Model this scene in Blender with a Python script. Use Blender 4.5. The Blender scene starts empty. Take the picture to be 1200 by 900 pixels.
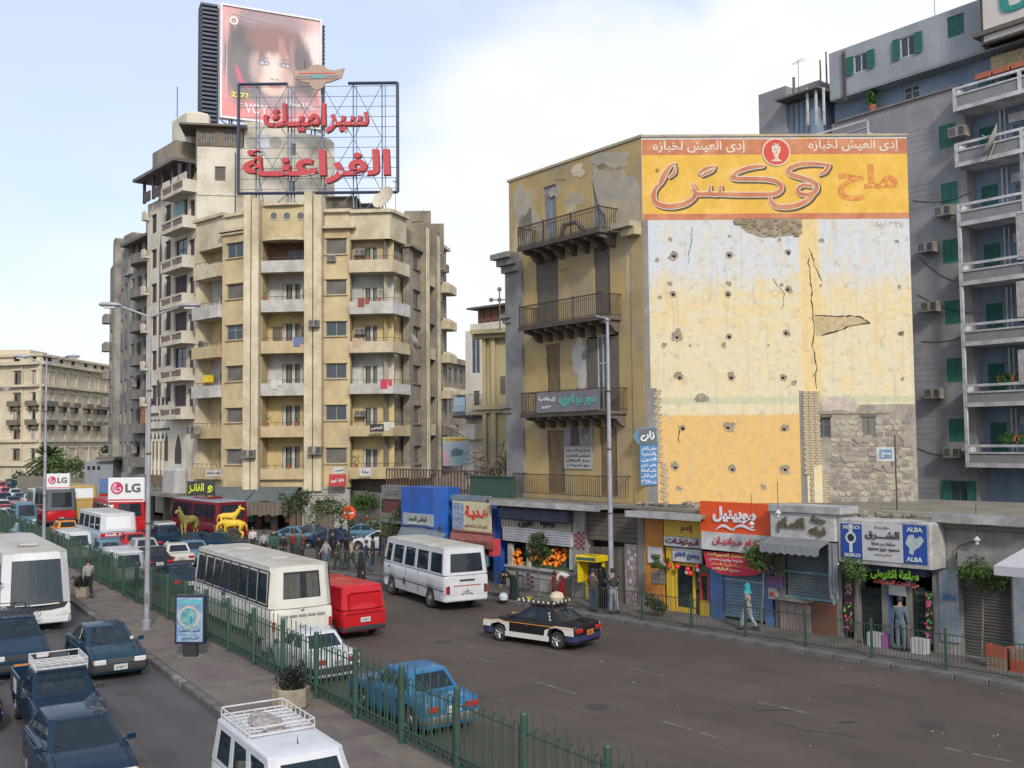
import bpy,bmesh,math,random
from math import sin,cos,pi,radians as R,sqrt,atan2,hypot
from mathutils import Vector as V,Matrix as MX
random.seed(7)
S = bpy.context.scene; COL = S.collection
# ------------------------------------------------------------------ camera
HC = 7.2; FP = 1180.0; PITCH = 3.24; ROLL = -0.57
cam_d = bpy.data.cameras.new('camera'); cam = bpy.data.objects.new('camera',cam_d); COL.objects.link(cam)
CM = MX.Rotation(R(90+PITCH),3,'X') @ MX.Rotation(R(ROLL),3,'Z')
cam.matrix_world = MX.Translation((0,0,HC)) @ CM.to_4x4()
cam_d.sensor_width = 36; cam_d.lens = 36*FP/1200; cam_d.clip_start = .1; cam_d.clip_end = 3000
S.camera = cam
S.render.resolution_x = 1024; S.render.resolution_y = 768
S.view_settings.view_transform = 'Standard'; S.view_settings.look = 'None'
S.view_settings.exposure = 0.11; S.view_settings.gamma = 1
S.cycles.use_denoising = True; S.cycles.max_bounces = 6; S.cycles.transparent_max_bounces = 8
def ray(px,py): return (CM @ V((px-600,450-py,-FP))).normalized()
def G(px,py,z=0):
    d = ray(px,py); t = (z-HC)/d.z; return V((d.x*t,d.y*t,z))
def AT(px,py,Y):                       # world point at depth Y
    d = ray(px,py); t = Y/d.y; return V((d.x*t,Y,HC+d.z*t))
# ------------------------------------------------------------------ world and sun
SUN_EL,SUN_AZ = 33,166                  # azimuth: compass bearing measured from +Y clockwise
w = bpy.data.worlds.new('World'); S.world = w; w.use_nodes = True
nt = w.node_tree; N = nt.nodes; LK = nt.links; N.clear()
wo = N.new('ShaderNodeOutputWorld'); bg = N.new('ShaderNodeBackground'); LK.new(bg.outputs[0],wo.inputs[0])
sky = N.new('ShaderNodeTexSky'); sky.sky_type = 'NISHITA'; sky.sun_disc = False
sky.sun_elevation = R(SUN_EL); sky.sun_rotation = R(SUN_AZ); sky.air_density = 1.0; sky.dust_density = 2.2; sky.ozone_density = 1.6
bg.inputs[1].default_value = .100
tc = N.new('ShaderNodeTexCoord')
def wn(t,**k):
    n = N.new(t)
    for a,b in k.items(): setattr(n,a,b)
    return n
def wm(op,a,b=None,c=None,cl=False):
    n = wn('ShaderNodeMath',operation=op,use_clamp=cl)
    for i,q in enumerate((a,b,c)):
        if q is None: continue
        if isinstance(q,(int,float)): n.inputs[i].default_value = q
        else: LK.new(q,n.inputs[i])
    return n.outputs[0]
mp = wn('ShaderNodeMapping'); mp.inputs['Scale'].default_value = (1,1,1.9); LK.new(tc.outputs['Generated'],mp.inputs[0])
n1 = wn('ShaderNodeTexNoise'); n1.inputs['Scale'].default_value = 2.6; n1.inputs['Detail'].default_value = 9; n1.inputs['Roughness'].default_value = .52; n1.inputs['Distortion'].default_value = .25
LK.new(mp.outputs[0],n1.inputs[0])
n2 = wn('ShaderNodeTexNoise'); n2.inputs['Scale'].default_value = 11; n2.inputs['Detail'].default_value = 6; LK.new(mp.outputs[0],n2.inputs[0])
def dirmask(px,py,a0,a1):             # 1 near the direction of a big cloud bank, 0 away from it
    d = ray(px,py); n = wn('ShaderNodeVectorMath',operation='DOT_PRODUCT'); LK.new(tc.outputs['Generated'],n.inputs[0]); n.inputs[1].default_value = d
    m = wn('ShaderNodeMapRange',interpolation_type='SMOOTHSTEP'); LK.new(n.outputs['Value'],m.inputs[0])
    m.inputs[1].default_value = cos(R(a0)); m.inputs[2].default_value = cos(R(a1)); return m.outputs[0]
bank = wm('MAXIMUM',dirmask(730,340,18,8),wm('MULTIPLY',dirmask(1010,60,11,2),.95))
sepz = wn('ShaderNodeSeparateXYZ'); LK.new(tc.outputs['Generated'],sepz.inputs[0])
low = wn('ShaderNodeMapRange'); LK.new(sepz.outputs[2],low.inputs[0]); low.inputs[1].default_value = .30; low.inputs[2].default_value = -.02
cv = wm('ADD',wm('MULTIPLY',bank,.5),wm('ADD',wm('MULTIPLY',low.outputs[0],.34),wm('ADD',wm('MULTIPLY',n1.outputs[0],1.05),wm('MULTIPLY',n2.outputs[0],.16))))
cr = wn('ShaderNodeMapRange',interpolation_type='SMOOTHSTEP'); LK.new(cv,cr.inputs[0]); cr.inputs[1].default_value = .64; cr.inputs[2].default_value = 1.02
veil = wm('ADD',wm('MULTIPLY',cr.outputs[0],.46),.54,cl=True)
cc = wn('ShaderNodeMixRGB'); LK.new(n2.outputs[0],cc.inputs[0]); cc.inputs[1].default_value = (8.6,9.2,10.2,1); cc.inputs[2].default_value = (9.6,9.7,9.8,1)
gain = wn('ShaderNodeMixRGB',blend_type='MULTIPLY'); gain.inputs[0].default_value = 1; LK.new(sky.outputs[0],gain.inputs[1]); gain.inputs[2].default_value = (1.75,1.85,2.05,1)
hz = wn('ShaderNodeMixRGB'); LK.new(gain.outputs[0],hz.inputs[1]); LK.new(cc.outputs[0],hz.inputs[2]); LK.new(veil,hz.inputs[0])
LK.new(hz.outputs[0],bg.inputs[0])
sd = bpy.data.lights.new('sun','SUN'); sd.energy = 2.5; sd.angle = R(7); sd.color = (1,.93,.82)
sun = bpy.data.objects.new('sun',sd); COL.objects.link(sun)
az = R(SUN_AZ); sdir = V((sin(az)*cos(R(SUN_EL)),cos(az)*cos(R(SUN_EL)),sin(R(SUN_EL))))
sun.rotation_euler = sdir.to_track_quat('Z','Y').to_euler(); sun.location = (20,-20,60)
# ------------------------------------------------------------------ materials
def lin(h):
    if isinstance(h,tuple): return h if len(h) == 4 else h+(1,)
    h = h.lstrip('#'); o = []
    for i in (0,2,4):
        c = int(h[i:i+2],16)/255; o.append(c/12.92 if c <= .04045 else ((c+.055)/1.055)**2.4)
    return (*o,1)
MATS = {}
def mat(name,col='#808080',rough=.75,metal=0,var=.18,vs=3,col2=None,blotch=.9,bs=.5,streak=0,bump=.15,bsc=30,spec=.5,coat=0,emit=0,lane=None):
    """noise-varied principled; col2 = colour of worn or dirty patches"""
    if name in MATS: return MATS[name]
    m = bpy.data.materials.new(name); m.use_nodes = True; MATS[name] = m
    nt = m.node_tree; n = nt.nodes; l = nt.links; b = n['Principled BSDF']
    b.inputs['Roughness'].default_value = rough; b.inputs['Metallic'].default_value = metal
    b.inputs['Specular IOR Level'].default_value = spec; b.inputs['Coat Weight'].default_value = coat; b.inputs['Coat Roughness'].default_value = .05
    c = lin(col); t = n.new('ShaderNodeTexCoord'); out = None
    if emit: b.inputs['Emission Color'].default_value = c; b.inputs['Emission Strength'].default_value = emit
    def noise(s,d=4,sc=None,r=.6):
        q = n.new('ShaderNodeTexNoise'); q.inputs['Scale'].default_value = s; q.inputs['Detail'].default_value = d; q.inputs['Roughness'].default_value = r
        if sc:
            mm = n.new('ShaderNodeMapping'); mm.inputs['Scale'].default_value = sc; l.new(t.outputs['Object'],mm.inputs[0]); l.new(mm.outputs[0],q.inputs[0])
        else: l.new(t.outputs['Object'],q.inputs[0])
        return q.outputs[0]
    def mr(x,a,c2,lo=0,hi=1):
        q = n.new('ShaderNodeMapRange'); q.inputs[1].default_value = a; q.inputs[2].default_value = c2; q.inputs[3].default_value = lo; q.inputs[4].default_value = hi; l.new(x,q.inputs[0]); return q.outputs[0]
    def mix(f,a,b2,bt='MIX'):
        q = n.new('ShaderNodeMixRGB'); q.blend_type = bt
        for i,x in ((0,f),(1,a),(2,b2)):
            if isinstance(x,(int,float)): q.inputs[i].default_value = x
            elif isinstance(x,tuple): q.inputs[i].default_value = x
            else: l.new(x,q.inputs[i])
        return q.outputs[0]
    out = c
    if col2: out = mix(mr(noise(bs,6,r=.68),.5-.2*blotch+.04,.62,0,.95),out,lin(col2))
    if streak: out = mix(mr(noise(1.3,5,(2.6,2.6,.16)),.5,.72,0,streak),out,lin(col2) if col2 else tuple(x*.45 for x in c[:3])+(1,))
    if lane is not None:                 # tyre-polished lanes: noise stretched along the road
        q = n.new('ShaderNodeTexNoise'); q.inputs['Scale'].default_value = 1; q.inputs['Detail'].default_value = 5; mm = n.new('ShaderNodeMapping'); mm.vector_type = 'TEXTURE'; mm.inputs['Rotation'].default_value = (0,0,R(90+lane)); mm.inputs['Scale'].default_value = (22,.8,1); l.new(t.outputs['Object'],mm.inputs[0]); l.new(mm.outputs[0],q.inputs[0])
        out = mix(mr(q.outputs[0],.46,.62,0,.55),out,tuple(x*.62 for x in c[:3])+(1,)); out = mix(mr(noise(7,8,r=.75),.58,.70,0,.5),out,tuple(x*.5 for x in c[:3])+(1,)); out = mix(mr(noise(24,4),.66,.72,0,.5),out,tuple(min(1,x*2.1) for x in c[:3])+(1,))
    if var:
        f = mr(noise(vs,5),.25,.75,1-var,1+var); q = n.new('ShaderNodeCombineColor')
        for i in range(3): l.new(f,q.inputs[i])
        out = mix(1.0,out,q.outputs[0],'MULTIPLY')
    if isinstance(out,tuple): b.inputs['Base Color'].default_value = out
    else: l.new(out,b.inputs['Base Color'])
    if bump:
        q = n.new('ShaderNodeBump'); q.inputs['Strength'].default_value = bump; q.inputs['Distance'].default_value = .02; l.new(noise(bsc,4),q.inputs['Height']); l.new(q.outputs[0],b.inputs['Normal'])
    return m
def paint(name,col,rough=.28,dust=.25,dcol='#8a8175',metal=.0,coat=.6):
    return mat('paint_'+name,col,.5,metal,.08,2,col2=None,bump=0,coat=.45,streak=0,spec=.12)
def glassm(name,tint=(.05,.07,.09),a=.55,rough=.03):
    m = bpy.data.materials.new(name); m.use_nodes = True; n = m.node_tree.nodes; l = m.node_tree.links
    b = n['Principled BSDF']; b.inputs['Base Color'].default_value = (*tint,1); b.inputs['Roughness'].default_value = rough; b.inputs['Specular IOR Level'].default_value = .42
    tr = n.new('ShaderNodeBsdfTransparent'); tr.inputs[0].default_value = tuple(min(1,.55+x*2) for x in tint)+(1,)
    mx = n.new('ShaderNodeMixShader'); mx.inputs[0].default_value = a; l.new(tr.outputs[0],mx.inputs[1]); l.new(b.outputs[0],mx.inputs[2])
    l.new(mx.outputs[0],n['Material Output'].inputs[0]); MATS[name] = m; return m
GLASS = glassm('car_glass',(.016,.030,.045),.68); DGLASS = glassm('tinted_glass',(.02,.028,.035),.9); WGLASS = glassm('window_glass',(.06,.08,.10),.85,.08)
# ------------------------------------------------------------------ mesh builder
class MB:
    def __init__(s): s.v = []; s.f = []; s.m = []; s.sm = []; s.mi = 0; s.smooth = False
    def add(s,vs,fs):
        o = len(s.v); s.v += [tuple(p) for p in vs]
        for f in fs: s.f.append(tuple(o+i for i in f)); s.m.append(s.mi); s.sm.append(s.smooth)
        return s
    def box(s,x0,x1,y0,y1,z0,z1):
        return s.add([(x0,y0,z0),(x1,y0,z0),(x1,y1,z0),(x0,y1,z0),(x0,y0,z1),(x1,y0,z1),(x1,y1,z1),(x0,y1,z1)],
                     [(0,3,2,1),(4,5,6,7),(0,1,5,4),(1,2,6,5),(2,3,7,6),(3,0,4,7)])
    def bbox(s,x0,x1,y0,y1,z0,z1,b=.02):   # box with chamfered vertical and top edges
        o = [(x0+b,y0),(x1-b,y0),(x1,y0+b),(x1,y1-b),(x1-b,y1),(x0+b,y1),(x0,y1-b),(x0,y0+b)]
        i = [(x0+b,y0+b),(x1-b,y0+b),(x1-b,y0+b),(x1-b,y1-b),(x1-b,y1-b),(x0+b,y1-b),(x0+b,y1-b),(x0+b,y0+b)]
        return s.loft([[(x,y,z0) for x,y in o],[(x,y,z1-b) for x,y in o],[(x,y,z1) for x,y in i]])
    def loft(s,rings,caps=True,close=True):
        n = len(rings[0]); fs = []
        for k in range(len(rings)-1):
            for i in range(n if close else n-1):
                j = (i+1) % n; fs.append((k*n+i,k*n+j,(k+1)*n+j,(k+1)*n+i))
        if caps: fs.append(tuple(range(n-1,-1,-1))); fs.append(tuple((len(rings)-1)*n+i for i in range(n)))
        return s.add([p for r in rings for p in r],fs)
    def quad(s,a,b,c,d): return s.add([a,b,c,d],[(0,1,2,3)])
    def poly(s,pts,z=0,h=0,plane='xy'):      # polygon extruded by h along its normal
        f = {'xy': lambda p,q: (p[0],p[1],q),'xz': lambda p,q: (p[0],q,p[1])}[plane]; n = len(pts)
        if not h: return s.add([f(p,z) for p in pts],[tuple(range(n))])
        return s.loft([[f(p,z) for p in pts],[f(p,z+h) for p in pts]])
    def tube(s,a,b,r,n=6,r2=None,caps=True):
        a = V(a); b = V(b); d = (b-a)
        if d.length < 1e-6: return s
        q = d.to_track_quat('Z','Y'); r2 = r if r2 is None else r2
        ring = lambda c,rr: [tuple(c+q @ V((rr*cos(2*pi*i/n),rr*sin(2*pi*i/n),0))) for i in range(n)]
        return s.loft([ring(a,r),ring(b,r2)],caps)
    def path(s,pts,r,n=6):
        for a,b in zip(pts,pts[1:]): s.tube(a,b,r,n)
        return s
    def lathe(s,prof,n=16,ax='z',c=(0,0,0)):   # prof: (radius, height) pairs
        rings = []
        for r,h in prof:
            k = []
            for i in range(n):
                a = 2*pi*i/n; x,y = r*cos(a),r*sin(a)
                k.append({'z': (c[0]+x,c[1]+y,c[2]+h),'y': (c[0]+x,c[1]+h,c[2]+y),'x': (c[0]+h,c[1]+x,c[2]+y)}[ax])
            rings.append(k)
        return s.loft(rings)
    def disc(s,c,r,y=0,n=20,r2=0,jit=0):       # disc or ring in the xz plane
        o = []; i = []
        for k in range(n):
            a = -2*pi*k/n; rr = r*(1+random.uniform(-jit,jit)); o.append((c[0]+rr*cos(a),y,c[1]+rr*sin(a))); i.append((c[0]+r2*cos(a),y,c[1]+r2*sin(a)))
        if not r2: return s.add(o,[tuple(range(n))])
        return s.add(o+i,[(k,(k+1) % n,n+(k+1) % n,n+k) for k in range(n)])
    def mesh(s,name,mats=()):
        me = bpy.data.meshes.new(name); me.from_pydata(s.v,[],s.f)
        for m in mats: me.materials.append(m)
        if any(s.m): me.polygons.foreach_set('material_index',s.m)
        bm = bmesh.new(); bm.from_mesh(me); bmesh.ops.recalc_face_normals(bm,faces=bm.faces) if not getattr(s,'keep',False) else None; bm.to_mesh(me); bm.free()
        if any(s.sm):
            me.polygons.foreach_set('use_smooth',s.sm); me.set_sharp_from_angle(angle=R(38))
        me.update(); return me
def L(mats): return mats if isinstance(mats,(list,tuple)) else [mats]
def link(name,me,parent=None,loc=(0,0,0),rot=(0,0,0)):
    o = bpy.data.objects.new(name,me); COL.objects.link(o)
    if parent: o.parent = parent
    o.location = loc; o.rotation_euler = rot; return o
def obj(name,mb,mats,parent=None,loc=(0,0,0),rot=(0,0,0)): return link(name,mb.mesh(name,L(mats)),parent,loc,rot)
def tag(o,label,cat,group=None):
    o['label'] = label; o['category'] = cat
    if group: o['group'] = group
    return o
def thing(name,label,cat,loc=(0,0,0),rz=0,group=None): return tag(link(name,None,None,loc,(0,0,rz)),label,cat,group)
def struct(name,mb,mats,loc=(0,0,0)):
    o = obj(name,mb,mats,None,loc); o['kind'] = 'structure'; return o
# ------------------------------------------------------------------ facade frames
class Fr:
    """vertical plane: local x to the right along the wall, y into the building, z up"""
    def __init__(s,root,P,deg):
        s.root = root; s.P = V((P[0],P[1],0)); s.a = R(deg); s.u = V((cos(s.a),sin(s.a),0)); s.n = V((-sin(s.a),cos(s.a),0))
        s.base = root.location if root else V((0,0,0))
    def hit(s,px,py,off=0):
        d = ray(px,py); c = V((0,0,HC)); t = (s.P+s.n*off-c).dot(s.n)/d.dot(s.n); h = c+d*t; return ((h-s.P).dot(s.u),h.z)
    def x(s,px,py,off=0): return s.hit(px,py,off)[0]
    def z(s,px,py,off=0): return s.hit(px,py,off)[1]
    def W(s,x,y,z): return s.P+s.u*x+s.n*y+V((0,0,z))
    def put(s,name,me,x=0,y=0,z=0,parent=None):
        if parent: return link(name,me,parent,(x,y,z))
        return link(name,me,s.root,s.W(x,y,z)-s.base,(0,0,s.a))
    def mb(s,name,mb,mats,x=0,y=0,z=0,parent=None): return s.put(name,mb.mesh(name,L(mats)),x,y,z,parent)
def wallmesh(x0,x1,z0,z1,holes,d=.25,th=.3):
    """wall sheet at y=0 with rectangular openings, reveals of depth d and outer returns of depth th"""
    mb = MB(); hs = [(max(a,x0+.01),min(b,x1-.01),max(c,z0+.01),min(e,z1-.01)) for a,b,c,e in holes if b > x0 and a < x1 and e > z0 and c < z1]
    xs = sorted({x0,x1,*[h[0] for h in hs],*[h[1] for h in hs]}); zs = sorted({z0,z1,*[h[2] for h in hs],*[h[3] for h in hs]})
    for k in range(len(zs)-1):
        zc = (zs[k]+zs[k+1])/2; run = None
        rowh = [h for h in hs if h[2] < zc < h[3]]
        for i in range(len(xs)-1):
            xc = (xs[i]+xs[i+1])/2; solid = not any(h[0] < xc < h[1] for h in rowh)
            if solid and run is None: run = xs[i]
            if (not solid or i == len(xs)-2) and run is not None:
                e = xs[i+1] if solid else xs[i]; mb.quad((run,0,zs[k]),(e,0,zs[k]),(e,0,zs[k+1]),(run,0,zs[k+1])); run = None
    for a,b,c,e in hs:
        mb.quad((a,0,c),(a,d,c),(a,d,e),(a,0,e)); mb.quad((b,d,c),(b,0,c),(b,0,e),(b,d,e))
        mb.quad((a,0,e),(a,d,e),(b,d,e),(b,0,e)); mb.quad((a,d,c),(a,0,c),(b,0,c),(b,d,c))
    if th:
        mb.quad((x0,th,z0),(x0,0,z0),(x0,0,z1),(x0,th,z1)); mb.quad((x1,0,z0),(x1,th,z0),(x1,th,z1),(x1,0,z1)); mb.quad((x0,0,z1),(x1,0,z1),(x1,th,z1),(x0,th,z1))
    mb.keep = True; return mb
CACHE = {}
def cached(key,fn):
    if key not in CACHE: CACHE[key] = fn()
    return CACHE[key]
def r5(x): return max(.05,round(x*20)/20)
# ------------------------------------------------------------------ arabic lettering
ARF = {}
for a,code,n in [('ء',0xFE80,1),('آ',0xFE81,2),('أ',0xFE83,2),('ؤ',0xFE85,2),('إ',0xFE87,2),('ئ',0xFE89,4),('ا',0xFE8D,2),('ب',0xFE8F,4),('ة',0xFE93,2),('ت',0xFE95,4),('ث',0xFE99,4),('ج',0xFE9D,4),('ح',0xFEA1,4),('خ',0xFEA5,4),('د',0xFEA9,2),('ذ',0xFEAB,2),('ر',0xFEAD,2),('ز',0xFEAF,2),('س',0xFEB1,4),('ش',0xFEB5,4),('ص',0xFEB9,4),('ض',0xFEBD,4),('ط',0xFEC1,4),('ظ',0xFEC5,4),('ع',0xFEC9,4),('غ',0xFECD,4),('ف',0xFED1,4),('ق',0xFED5,4),('ك',0xFED9,4),('ل',0xFEDD,4),('م',0xFEE1,4),('ن',0xFEE5,4),('ه',0xFEE9,4),('و',0xFEED,2),('ى',0xFEEF,2),('ي',0xFEF1,4)]:
    ARF[a] = (code,n)
def shape(t):
    out = []; n = len(t); i = 0
    def joinsnext(c): return c in ARF and ARF[c][1] == 4 or c == 'ـ'
    def joinsprev(c): return c in ARF and ARF[c][1] >= 2 or c == 'ـ'
    prev = False
    while i < n:
        c = t[i]
        if c == 'ل' and i+1 < n and t[i+1] in 'اأإآ':
            b = {'ا': 0xFEFB,'أ': 0xFEF7,'إ': 0xFEF9,'آ': 0xFEF5}[t[i+1]]; out.append(chr(b+(1 if prev else 0))); prev = False; i += 2; continue
        if c in ARF:
            code,k = ARF[c]; nx = i+1 < n and k == 4 and joinsprev(t[i+1]); pv = prev and k >= 2
            out.append(chr(code+(3 if pv and nx else 2 if nx else 1 if pv else 0))); prev = k == 4
        else: out.append(c); prev = (c == 'ـ')
        i += 1
    r = ''.join(reversed(out))
    import re
    return re.sub(r'[0-9A-Za-z]+',lambda m: m.group(0)[::-1],r)
def textmesh(s,w,h,bold=0,ext=.01,shear=0,res=3):
    """lettering in the xz plane, x 0..w, z 0..h, standing ext proud of y=0"""
    ar = any('\u0600' <= c <= '\u06ff' for c in s)
    c = bpy.data.curves.new('lettering','FONT'); c.body = '\n'.join(shape(l) if ar else l for l in s.split('\n')); c.resolution_u = res; c.offset = bold; c.extrude = .5; c.shear = shear; c.align_x = 'CENTER' if '\n' in s else 'LEFT'
    for i in range(3): c.materials.append(None)
    for i,bf in enumerate(c.body_format): bf.material_index = i % 3
    o = bpy.data.objects.new('t',c); me = bpy.data.meshes.new_from_object(o); bpy.data.objects.remove(o)
    dy = {}
    for p_ in me.polygons:
        for vi in p_.vertices: dy[vi] = p_.material_index*.0012
        p_.material_index = 0
    me.materials.clear()
    vs = [v.co.copy() for v in me.vertices]
    x0 = min(v.x for v in vs); x1 = max(v.x for v in vs); y0 = min(v.y for v in vs); y1 = max(v.y for v in vs)
    for v in me.vertices:
        p = v.co; v.co = ((p.x-x0)/(x1-x0)*w,-ext*(p.z+.5)-dy.get(v.index,0),(p.y-y0)/(y1-y0)*h)
    me.name = 'lettering'; bpy.data.curves.remove(c); return me
def text(fr,s,m,x0,x1,z0,z1,y=-.002,bold=0,ext=.012,shear=0,name='lettering',parent=None,res=3):
    me = textmesh(s,x1-x0,z1-z0,bold,ext,shear,res); me.materials.append(m)
    if fr is None: return link(name,me,parent,(x0,y,z0))
    return fr.put(name,me,x0,y,z0,parent)
# ------------------------------------------------------------------ figures: skinned bodies evaluated once per pose while the scene is still empty
def skinmesh(verts,edges,rad,sub=1,root=0):
    me = bpy.data.meshes.new('skel'); me.from_pydata(verts,edges,[]); o = bpy.data.objects.new('skel',me); COL.objects.link(o)
    m = o.modifiers.new('s','SKIN'); sv = me.skin_vertices[0].data
    for i,r in enumerate(rad): sv[i].radius = (r,r) if not isinstance(r,tuple) else r; sv[i].use_root = (i == root)
    if sub: q = o.modifiers.new('u','SUBSURF'); q.levels = sub; q.render_levels = sub
    dg = bpy.context.evaluated_depsgraph_get(); r = bpy.data.meshes.new_from_object(o.evaluated_get(dg)); bpy.data.objects.remove(o); bpy.data.meshes.remove(me)
    r.polygons.foreach_set('use_smooth',[True]*len(r.polygons)); return r
def pose_joints(p):
    """facing +x, standing height 1.72; returns joint dict"""
    J = dict(pel=(0,0,.93),wst=(0,0,1.10),chs=(0,0,1.32),nck=(.0,0,1.47),hd0=(.02,0,1.56),hd1=(.025,0,1.65))
    for s,k in ((1,'l'),(-1,'r')):
        J.update({'hip'+k: (0,s*.09,.90),'kne'+k: (.02,s*.10,.50),'ank'+k: (0,s*.10,.09),'toe'+k: (.14,s*.11,.04),'sho'+k: (0,s*.17,1.40),'elb'+k: (-.02,s*.23,1.13),'wri'+k: (.05,s*.24,.88),'han'+k: (.08,s*.235,.80)})
    def mv(**d): 
        for k,v in d.items(): J[k] = v
    if p == 'walk': mv(knel=(.18,.09,.52),ankl=(.22,.09,.12),toel=(.36,.09,.10),kner=(-.06,-.1,.50),ankr=(-.30,-.1,.16),toer=(-.20,-.1,.06),elbl=(-.14,.22,1.15),wril=(-.10,.23,.92),hanl=(-.08,.23,.84),elbr=(.08,-.22,1.14),wrir=(.24,-.2,1.0),hanr=(.30,-.19,.95))
    if p == 'bend': mv(wst=(.10,0,1.06),chs=(.36,0,1.14),nck=(.50,0,1.18),hd0=(.60,0,1.17),hd1=(.69,0,1.14),shol=(.42,.17,1.18),shor=(.42,-.17,1.18),elbl=(.50,.2,.92),elbr=(.50,-.2,.92),wril=(.62,.14,.72),wrir=(.62,-.14,.72),hanl=(.68,.12,.66),hanr=(.68,-.12,.66))
    if p == 'fold': mv(elbl=(.02,.24,1.14),wril=(.24,.08,1.16),hanl=(.28,.0,1.17),elbr=(.02,-.24,1.14),wrir=(.24,-.06,1.12),hanr=(.28,.02,1.13))
    if p == 'lean': mv(elbl=(.10,.24,1.16),wril=(.32,.18,1.2),hanl=(.40,.17,1.23),elbr=(.06,-.24,1.15),wrir=(.26,-.2,1.06),hanr=(.33,-.18,1.04),kner=(.04,-.14,.5),ankr=(-.02,-.2,.09),toer=(.1,-.22,.04))
    if p == 'sit': mv(pel=(0,0,.25),wst=(-.03,0,.42),chs=(-.06,0,.64),nck=(-.05,0,.80),hd0=(-.02,0,.89),hd1=(-.01,0,.98),hipl=(.02,.09,.22),hipr=(.02,-.09,.22),knel=(.44,.12,.32),kner=(.44,-.12,.32),ankl=(.62,.12,-.02),ankr=(.62,-.12,-.02),toel=(.74,.12,-.02),toer=(.74,-.12,-.02),shol=(-.05,.17,.73),shor=(-.05,-.17,.73),elbl=(.12,.24,.50),elbr=(.12,-.24,.50),wril=(.36,.16,.58),wrir=(.36,-.16,.58),hanl=(.42,.14,.62),hanr=(.42,-.14,.62))
    return J
def build_pose(p):
    J = pose_joints(p); out = {'J': J}
    def mk(chain,sub=1):
        names = []; E_ = []; Rr = []; Vv = []
        for path in chain:
            for i,(n,r) in enumerate(path):
                if n not in names: names.append(n); Vv.append(J[n]); Rr.append(r)
                if i: E_.append((names.index(path[i-1][0]),names.index(n)))
        return skinmesh(Vv,E_,Rr,sub)
    # hands: palm plus five short finger chains rooted in it
    for k in 'lr':
        w = V(J['wri'+k]); h = V(J['han'+k]); d = (h-w).normalized(); side = d.cross(V((0,1,0)) if abs(d.y) < .8 else V((1,0,0))).normalized(); c = d.cross(side).normalized()
        for i in range(4): o_ = side*(.024*(i-1.5)/1.5); L_ = (.062,.075,.070,.055)[i]; J['f%d%s' % (i,k)] = tuple(h+o_*.9+d*.02); J['g%d%s' % (i,k)] = tuple(h+o_*1.15+d*(.02+L_*.6)+c*.012); J['e%d%s' % (i,k)] = tuple(h+o_*1.1+d*(.02+L_)+c*.035)
        J['t0'+k] = tuple(w+(h-w)*.45+side*.022); J['t1'+k] = tuple(h+side*.048-d*.005)
    legs = [[('pel',.125),('hip'+k,.095),('kne'+k,.06),('ank'+k,.042),('toe'+k,.036)] for k in 'lr']; arms = [[('chs',.135),('sho'+k,.062),('elb'+k,.042),('wri'+k,.028),('han'+k,.032)] for k in 'lr']
    fing = []
    for k in 'lr':
        for i in range(4): fing.append([('han'+k,.032),('f%d%s' % (i,k),.011),('g%d%s' % (i,k),.009),('e%d%s' % (i,k),.007)])
        fing.append([('wri'+k,.028),('t0'+k,.014),('t1'+k,.009)])
    out['body'] = mk([[('pel',.125),('wst',.115),('chs',.135),('nck',.055),('hd0',.078),('hd1',.085)]]+legs+arms+fing)
    out['top'] = mk([[('pel',.15),('wst',.14),('chs',.165),('nck',.07)]]+[[('chs',.165),('sho'+k,.085),('elb'+k,.062),('wri'+k,.045)] for k in 'lr'])
    out['trousers'] = mk([[('wst',.125),('pel',.145)]]+[[('pel',.145),('hip'+k,.115),('kne'+k,.082),('ank'+k,.068)] for k in 'lr']); return out
POSES = {p: build_pose(p) for p in ('stand','walk','bend','fold','lean','sit')}
def horse_mesh(down):
    Vv = [(-.62,0,1.12),(-.2,0,1.10),(.35,0,1.12),(.62,0,1.22)]; Rr = [.29,.28,.30,.22]; E_ = [(0,1),(1,2),(2,3)]
    def add(p,r,a): Vv.append(p); Rr.append(r); E_.append((a,len(Vv)-1)); return len(Vv)-1
    if down: a = add((.88,0,1.18),.18,3); b = add((1.10,0,1.0),.14,a); c = add((1.17,0,.82),.11,b); add((1.16,0,.62),.075,c)
    else: a = add((.85,0,1.55),.19,3); b = add((.98,0,1.78),.14,a); c = add((1.16,0,1.74),.11,b); add((1.34,0,1.60),.08,c)
    for s in (-1,1):
        h = add((.5,s*.13,.92),.13,2); k = add((.52,s*.13,.52),.07,h); f = add((.48,s*.13,.12),.055,k); add((.53,s*.13,.02),.05,f)
        h = add((-.6,s*.14,.85),.17,0); k = add((-.5,s*.13,.60),.09,h); q = add((-.72,s*.13,.42),.062,k); f = add((-.66,s*.13,.10),.05,q); add((-.62,s*.13,.02),.05,f)
    t = add((-.85,0,1.18),.05,0); t2 = add((-.98,0,.9),.06,t); add((-1.0,0,.55),.02,t2)
    return skinmesh(Vv,E_,Rr,1,1)
HORSE = {True: horse_mesh(True),False: horse_mesh(False)}
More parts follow.
